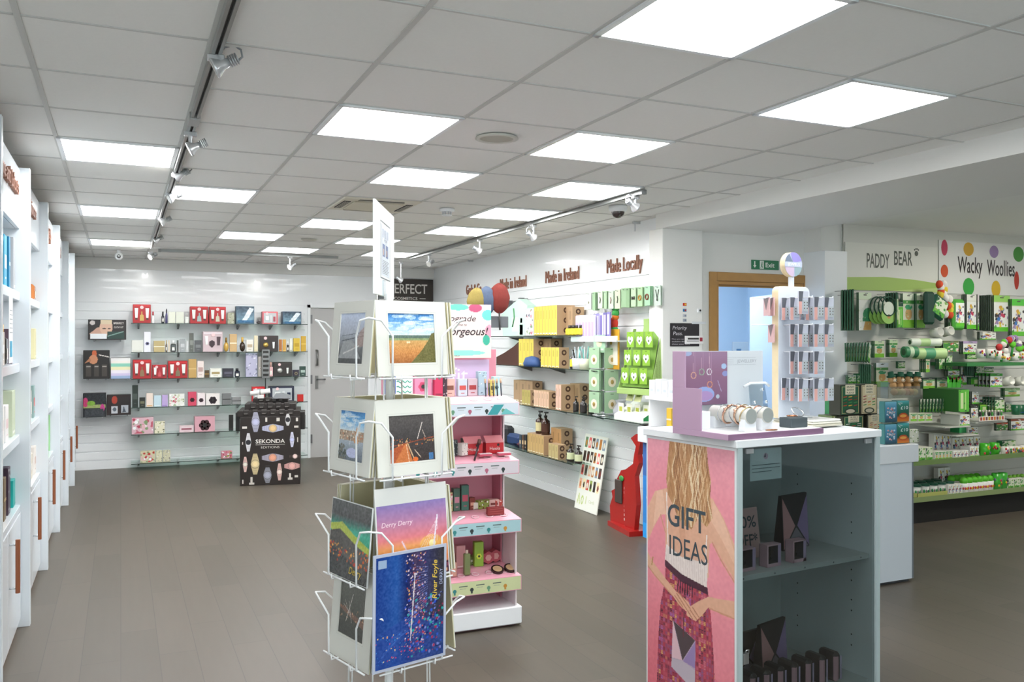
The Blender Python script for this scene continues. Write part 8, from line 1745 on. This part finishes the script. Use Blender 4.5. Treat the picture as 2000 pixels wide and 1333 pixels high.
gpack(1934, 1958, 730, 757, 'wool', '#3fae3a', 5, 'white paw-print socks', 'third row', step=.04); gpack(1922, 1941, 718, 728, 'clover', '#3a4a5a', 1, 'small white caption card', 'third row')
# fourth row
for i in range(8):
    p = gw(1801 + i * 6, 806, 5.66 - .012 * i)
    if i == 0: fan2 = solo(pack(.085, .12, 'clover', '#e6ead8'), 'white tag pack fanned out on the fourth row, first from left', 'souvenir pack', tuple(p), 20, 'fanned white tag packs')
    else: dup(fan2, tuple(p), label=f'white tag pack fanned out on the fourth row, {ORD[i + 1]} from left').rotation_euler[1] = rad(2.5 * i)
def gbox(u0, u1, v0, v1, y, d, c1, key, lab, cat='gift box', rz=0):
    a, c = gw(u0, v1, y), gw(u1, v0, y); w_, h = c.x - a.x, c.z - a.z; b = MB(cat.replace(' ', '_')); b.box(-w_ / 2, w_ / 2, 0, d, 0, h, mat(c1, .45), bev=.002)
    if key: b.pic(gprint(key), -w_ / 2 + .003, w_ / 2 - .003, .003, h - .003)
    return solo(b, lab, cat, ((a.x + c.x) / 2, y, a.z), rz)
gbox(1872, 1893, 761, 806, 5.42, .38, '#2f6a2c', 'green', 'tall bright green box with dark green side on the fourth row'); gbox(1874, 1894, 810, 834, 5.5, .2, '#e6e6da', 'wool', 'white box with red and green dots below the tall green box')
for i in range(3): gbox(1778 + i * 15, 1791 + i * 15, 808, 824, 5.5, .1, CRM, 'bear', f'cream and green picture box on the fourth row, {ORD[i + 1]} from left')
gpack(1898, 1912, 765, 790, 'wool', '#d8dcd6', 3, 'black and white dotted packs', 'fourth row'); gpack(1915, 1940, 772, 790, 'wool', '#cfc0b0', 2, 'tilted cream dotted packs', 'fourth row', rz=-15); gpack(1943, 1962, 776, 806, 'clover', '#4a5a4c', 5, 'clear and green pen sets', 'fourth row', step=.03)
gpack(1964, 1976, 786, 806, 'clover', '#dfe8e0', 3, 'pale clover bags', 'fourth row')
a = gw(1912, 824, 5.45); b = MB('display_tray'); b.box(0, .34, 0, .2, 0, .012, mat('#d8d6cc')); b.box(0, .34, -.003, 0, 0, .045, mat('#ece8e0'))
for k in range(9): b.rect(.012 + k * .036, .038 + k * .036, .008, .038, -.004, mat(('#a8452c', '#d8782c', '#7a3c34', '#c9a02c')[k % 4]))
solo(b, 'white tray with orange picture strip on the fourth row', 'tray', tuple(a))
for i in range(8): 
    p = gw(1914 + i * 6, 816, 5.52 + .03 * (i % 2)); b = MB('figurine'); b.cyl(0, 0, 0, .05, .011, mat(('#2a2a2a', '#3f9a3c', '#e8e6e0')[i % 3], .5), n=10, r1=.007); b.sph(0, 0, .06, .011, .011, .012, mat('#d8d2c6', .5), 8); solo(b, f'tiny novelty figure standing in the white tray, {ORD[i + 1]} from left', 'figurine', tuple(p))
for i in range(3): 
    p = gw(1984 + i * 9, 812, 5.55); b = MB('green_cup'); b.ring([(0, 0), (.035, 0), (.042, .1), (.038, .1), (.03, .005), (0, .005)], mat('#14603c', .3), n=18); b.cyl(0, 0, .03, .045, .0375, mat('#2c4a9a', .4), n=18) if i == 1 else None; solo(b, f'dark green cup at the right edge of the fourth row, {ORD[i + 1]} from left', 'cup', tuple(p))
gbox(1874, 1890, 835, 850, 5.6, .1, '#2fa05a', None, 'plain green box under the white dotted box'); gbox(1891, 1910, 834, 850, 5.58, .1, '#eceae2', 'wool', 'white toy box with red figures beside the plain green box')
for (u0, u1, v0, v1, key, hd, n, d_, row, rz) in ((1652, 1657, 575, 640, 'clover', '#2f6a44', 3, 'dark green ribbon packs', 'top row', 0), (1752, 1764, 590, 640, 'green', '#17543a', 3, 'dark green tie packs', 'top row', 0), (1852, 1864, 590, 640, 'red', '#3f9a3c', 3, 'red and green pouch packs', 'top row', 0), (1754, 1768, 706, 720, 'clover', '#17543a', 2, 'small dark green badge cards', 'third row', 0), (1852, 1874, 722, 736, 'wool', '#4fbf3a', 3, 'bright badge cards', 'third row', 0), (1862, 1880, 738, 758, 'red', '#c83c3c', 3, 'red toy packs', 'third row', 0), (1896, 1932, 737, 752, 'green', '#2f8a3c', 4, 'wide green sock packs', 'third row', 0), (1896, 1910, 792, 820, 'wool', '#3a3a3a', 4, 'dark keyring bundles', 'fourth row', 0), (1914, 1940, 790, 806, 'green', '#8fce3c', 4, 'lime green keyring bundles', 'fourth row', 0), (1848, 1870, 812, 834, 'clover', '#2f7a3c', 3, 'green bracelet cards', 'fourth row', 0), (1946, 1968, 826, 842, 'red', '#c9502c', 2, 'small red badge cards', 'fourth row', 0), (1974, 2002, 818, 842, 'wool', '#8a4a34', 3, 'brown and white toy packs', 'fourth row', 0), (1962, 1992, 758, 776, 'bear', '#6a8a5a', 3, 'brown spoon packs', 'fourth row', 0), (1913, 1945, 648, 664, 'wool', '#e6e3da', 2, 'wide dotted pencil cases', 'second row', 0)):
    gpack(u0, u1, v0, v1, key, hd, n, d_, row, rz)
# goods on the two shelves
def srow(n, u0, u1, vt, z, y, d, c1, key, desc, cat='gift box'):
    w_ = (u1 - u0) / n; p = None
    for i in range(n):
        a, c = gw(u0 + w_ * i, vt, y), gw(u0 + w_ * (i + 1), vt, y); h = a.z - z; lab = f'{desc}, {ORD[i + 1]} from left'
        if p is None:
            b = MB(cat.replace(' ', '_')); W = c.x - a.x - .004; b.box(-W / 2, W / 2, 0, d, 0, h, mat(c1, .45), bev=.002); b.pic(gprint(key), -W / 2 + .002, W / 2 - .002, .002, h - .002)
            p = solo(b, lab, cat, ((a.x + c.x) / 2, y, z + .0008), 0, desc[:48])
        else: dup(p, ((a.x + c.x) / 2, y, z + .0008), label=lab)
srow(3, 1824, 1858, 848, sz1, 5.72, .06, '#e8e6dc', 'wool', 'tall white dotted box at back of upper shelf'); srow(4, 1860, 1915, 856, sz1, 5.7, .06, '#e0ded4', 'wool', 'lower dotted box at back of upper shelf')
srow(2, 1794, 1822, 876, sz1, 5.5, .3, '#dcdccc', 'clover', 'wide cream box stack at left of upper shelf'); srow(5, 1826, 1860, 884, sz1, 5.5, .12, '#e6eada', 'bear', 'small cream and green box on upper shelf'); srow(4, 1862, 1892, 882, sz1, 5.5, .12, '#eceae4', 'wool', 'small white dotted box on upper shelf'); srow(2, 1894, 1912, 874, sz1, 5.52, .1, '#e8e6e0', 'wool', 'white woolly box beside the beakers')
for i, u in enumerate((1923, 1942)): ceramic(u, 893, .046, .12, '#46b82c', '', f'bright green beaker on the upper shelf, {("left", "right")[i]} one', 5.52, 'beaker').location.z = sz1 + .0008
gbox(1957, 1984, 844, 866, 5.7, .06, '#1f7a44', 'clover', 'dark green picture box at the back right of upper shelf').location.z = sz1 + .001
for i in range(4): ceramic(1962 + i * 12, 889, .034, .075, '#ece8e0', '', f'small white dotted cup at right end of upper shelf, {ORD[i + 1]} from left', 5.52).location.z = sz1 + .0008
t = empty('gift_tray', 'olive cardboard tray of green-lidded tubs on the bottom shelf', 'tray', (gw(1792, 960, 5.5).x, 5.5, sz2 + .001)); tw = gw(1872, 960, 5.5).x - t.location.x
b = MB('tray', t); b.box(0, tw, 0, .3, 0, .006, mat('#b9bc6a', .6)); b.box(0, tw, 0, .004, 0, .045, mat('#b9bc6a', .6)); b.box(0, .004, 0, .3, 0, .045, mat('#b9bc6a', .6)); b.box(tw - .004, tw, 0, .3, 0, .045, mat('#b9bc6a', .6)); b.done()
for r_ in range(2):
    for i in range(5):
        loc = (t.location.x + .05 + i * (tw - .1) / 4, 5.56 + r_ * .13, sz2 + .008); lab = f'green-lidded white tub in olive tray, {("front", "back")[r_]} row, {ORD[i + 1]} from left'
        if r_ == i == 0:
            tub = empty('lidded_tub', lab, 'tub', loc, 0, 'green-lidded tubs'); b = MB('tub_body', tub); b.ring([(0, 0), (.034, 0), (.042, .09), (0, .09)], mat('#dfe0d8', .5), n=18)
            for k in range(4): a_ = rad(-140 + 30 * k); b.sph(.036 * math.cos(a_), .036 * math.sin(a_), .045, .010, .008, .016, mat(('#3f9a5a', '#8a8a80')[k % 2]), 8)
            b.done(); b = MB('lid', tub); b.cyl(0, 0, .09, .108, .045, mat('#14503a', .4), n=20); b.done()
        else: dup(tub, loc, label=lab)
for r_ in range(2):
    for i in range(6):
        loc = (gw(1884 + i * 10, 960, 5.55).x, 5.56 + r_ * .13, sz2 + .001); lab = f'dotted cup with green ball lid, {("front", "back")[r_]} row, {ORD[i + 1]} from left'
        if r_ == i == 0:
            cp = empty('ball_cup', lab, 'cup', loc, 0, 'green ball-lid cups'); b = MB('cup_body', cp); b.ring([(0, 0), (.034, 0), (.038, .085), (0, .085)], mat('#eceae6', .4), n=18)
            for k in range(5): a_ = rad(-145 + 28 * k); b.sph(.035 * math.cos(a_), .035 * math.sin(a_), .04, .011, .006, .013, mat(('#c83c3c', '#c83c3c', '#e0b82c')[k % 3]), 8)
            b.done(); b = MB('ball_lid', cp); b.sph(0, 0, .105, .036, .036, .034, mat('#5fc42c', .5)); b.done()
        else: dup(cp, loc, label=lab)
srow(4, 1852, 1880, 948, sz2, 5.49, .05, '#ece8e0', 'wool', 'flat white dotted packet in front of the cups'); srow(2, 1832, 1856, 915, sz2, 5.74, .05, '#dcd8cc', 'wool', 'tall dotted card at back of bottom shelf')
for i in range(2): ceramic(1946 + i * 12, 962, .045, .15, '#3fae34', '', f'green dotted jar on the bottom shelf, {("left", "right")[i]} one', 5.55, 'jar').location.z = sz2 + .001
srow(3, 1968, 2004, 938, sz2, 5.52, .2, '#eceae0', 'clover', 'white clover box at right end of bottom shelf')
for i in range(4):
    p = gw(1972 + i * 8, 922, 5.6); b = MB('green_ornament'); b.sph(0, 0, .015, .022, .022, .018, mat('#7fc03c', .5), 8); solo(b, f'small green ornament on top of the white clover boxes, {ORD[i + 1]} from left', 'ornament', (p.x, 5.6, gw(1980, 938, 5.52).z + .001))

b = MB('under_shelf_shade'); b.box(0, XS - .02 - xa, .05, .39, 0, sz2 - .03, mat('#1d1c1a', .7)); solo(b, 'black board as painted shade under the bottom souvenir shelf', 'shade board', (xa, SYF, 0))  # shade below the bottom shelf, put in as a black board
for (u0, u1, v, lab) in ((1776, 1824, 825, 'small ledge under the cream and green picture boxes'), (1846, 1896, 834.5, 'small ledge under the white dotted box'), (1906, 1968, 825, 'small ledge under the white figure tray'), (1868, 1912, 851, 'small ledge under the plain green box'), (1976, 2008, 813, 'small ledge under the dark green cups')):
    a, c = gw(u0, v, 5.46), gw(u1, v, 5.46); t = empty('wall_ledge', lab, 'shelf', (a.x, 5.46, a.z - .001)); b = MB('ledge', t); b.box(0, c.x - a.x, 0, .405, -.012, 0, mat('#c9cbc0', .5)); b.done()

for (u, v, y, lab) in ((1779, 662, 5.62, 'white hook carrying the upper rolled mat'), (1790, 683, 5.62, 'white hook carrying the lower rolled mat'), (1830, 644, 5.52, 'white hook carrying the left hanging mug'), (1851, 642, 5.52, 'white hook carrying the right hanging mug')):
    p = gw(u, v, y); b = MB('display_hook'); b.tube([(0, 0, -.02), (0, 0, 0), (0, YG - y, .005)], .004, CHROME, 6); solo(b, lab, 'hook', tuple(p))
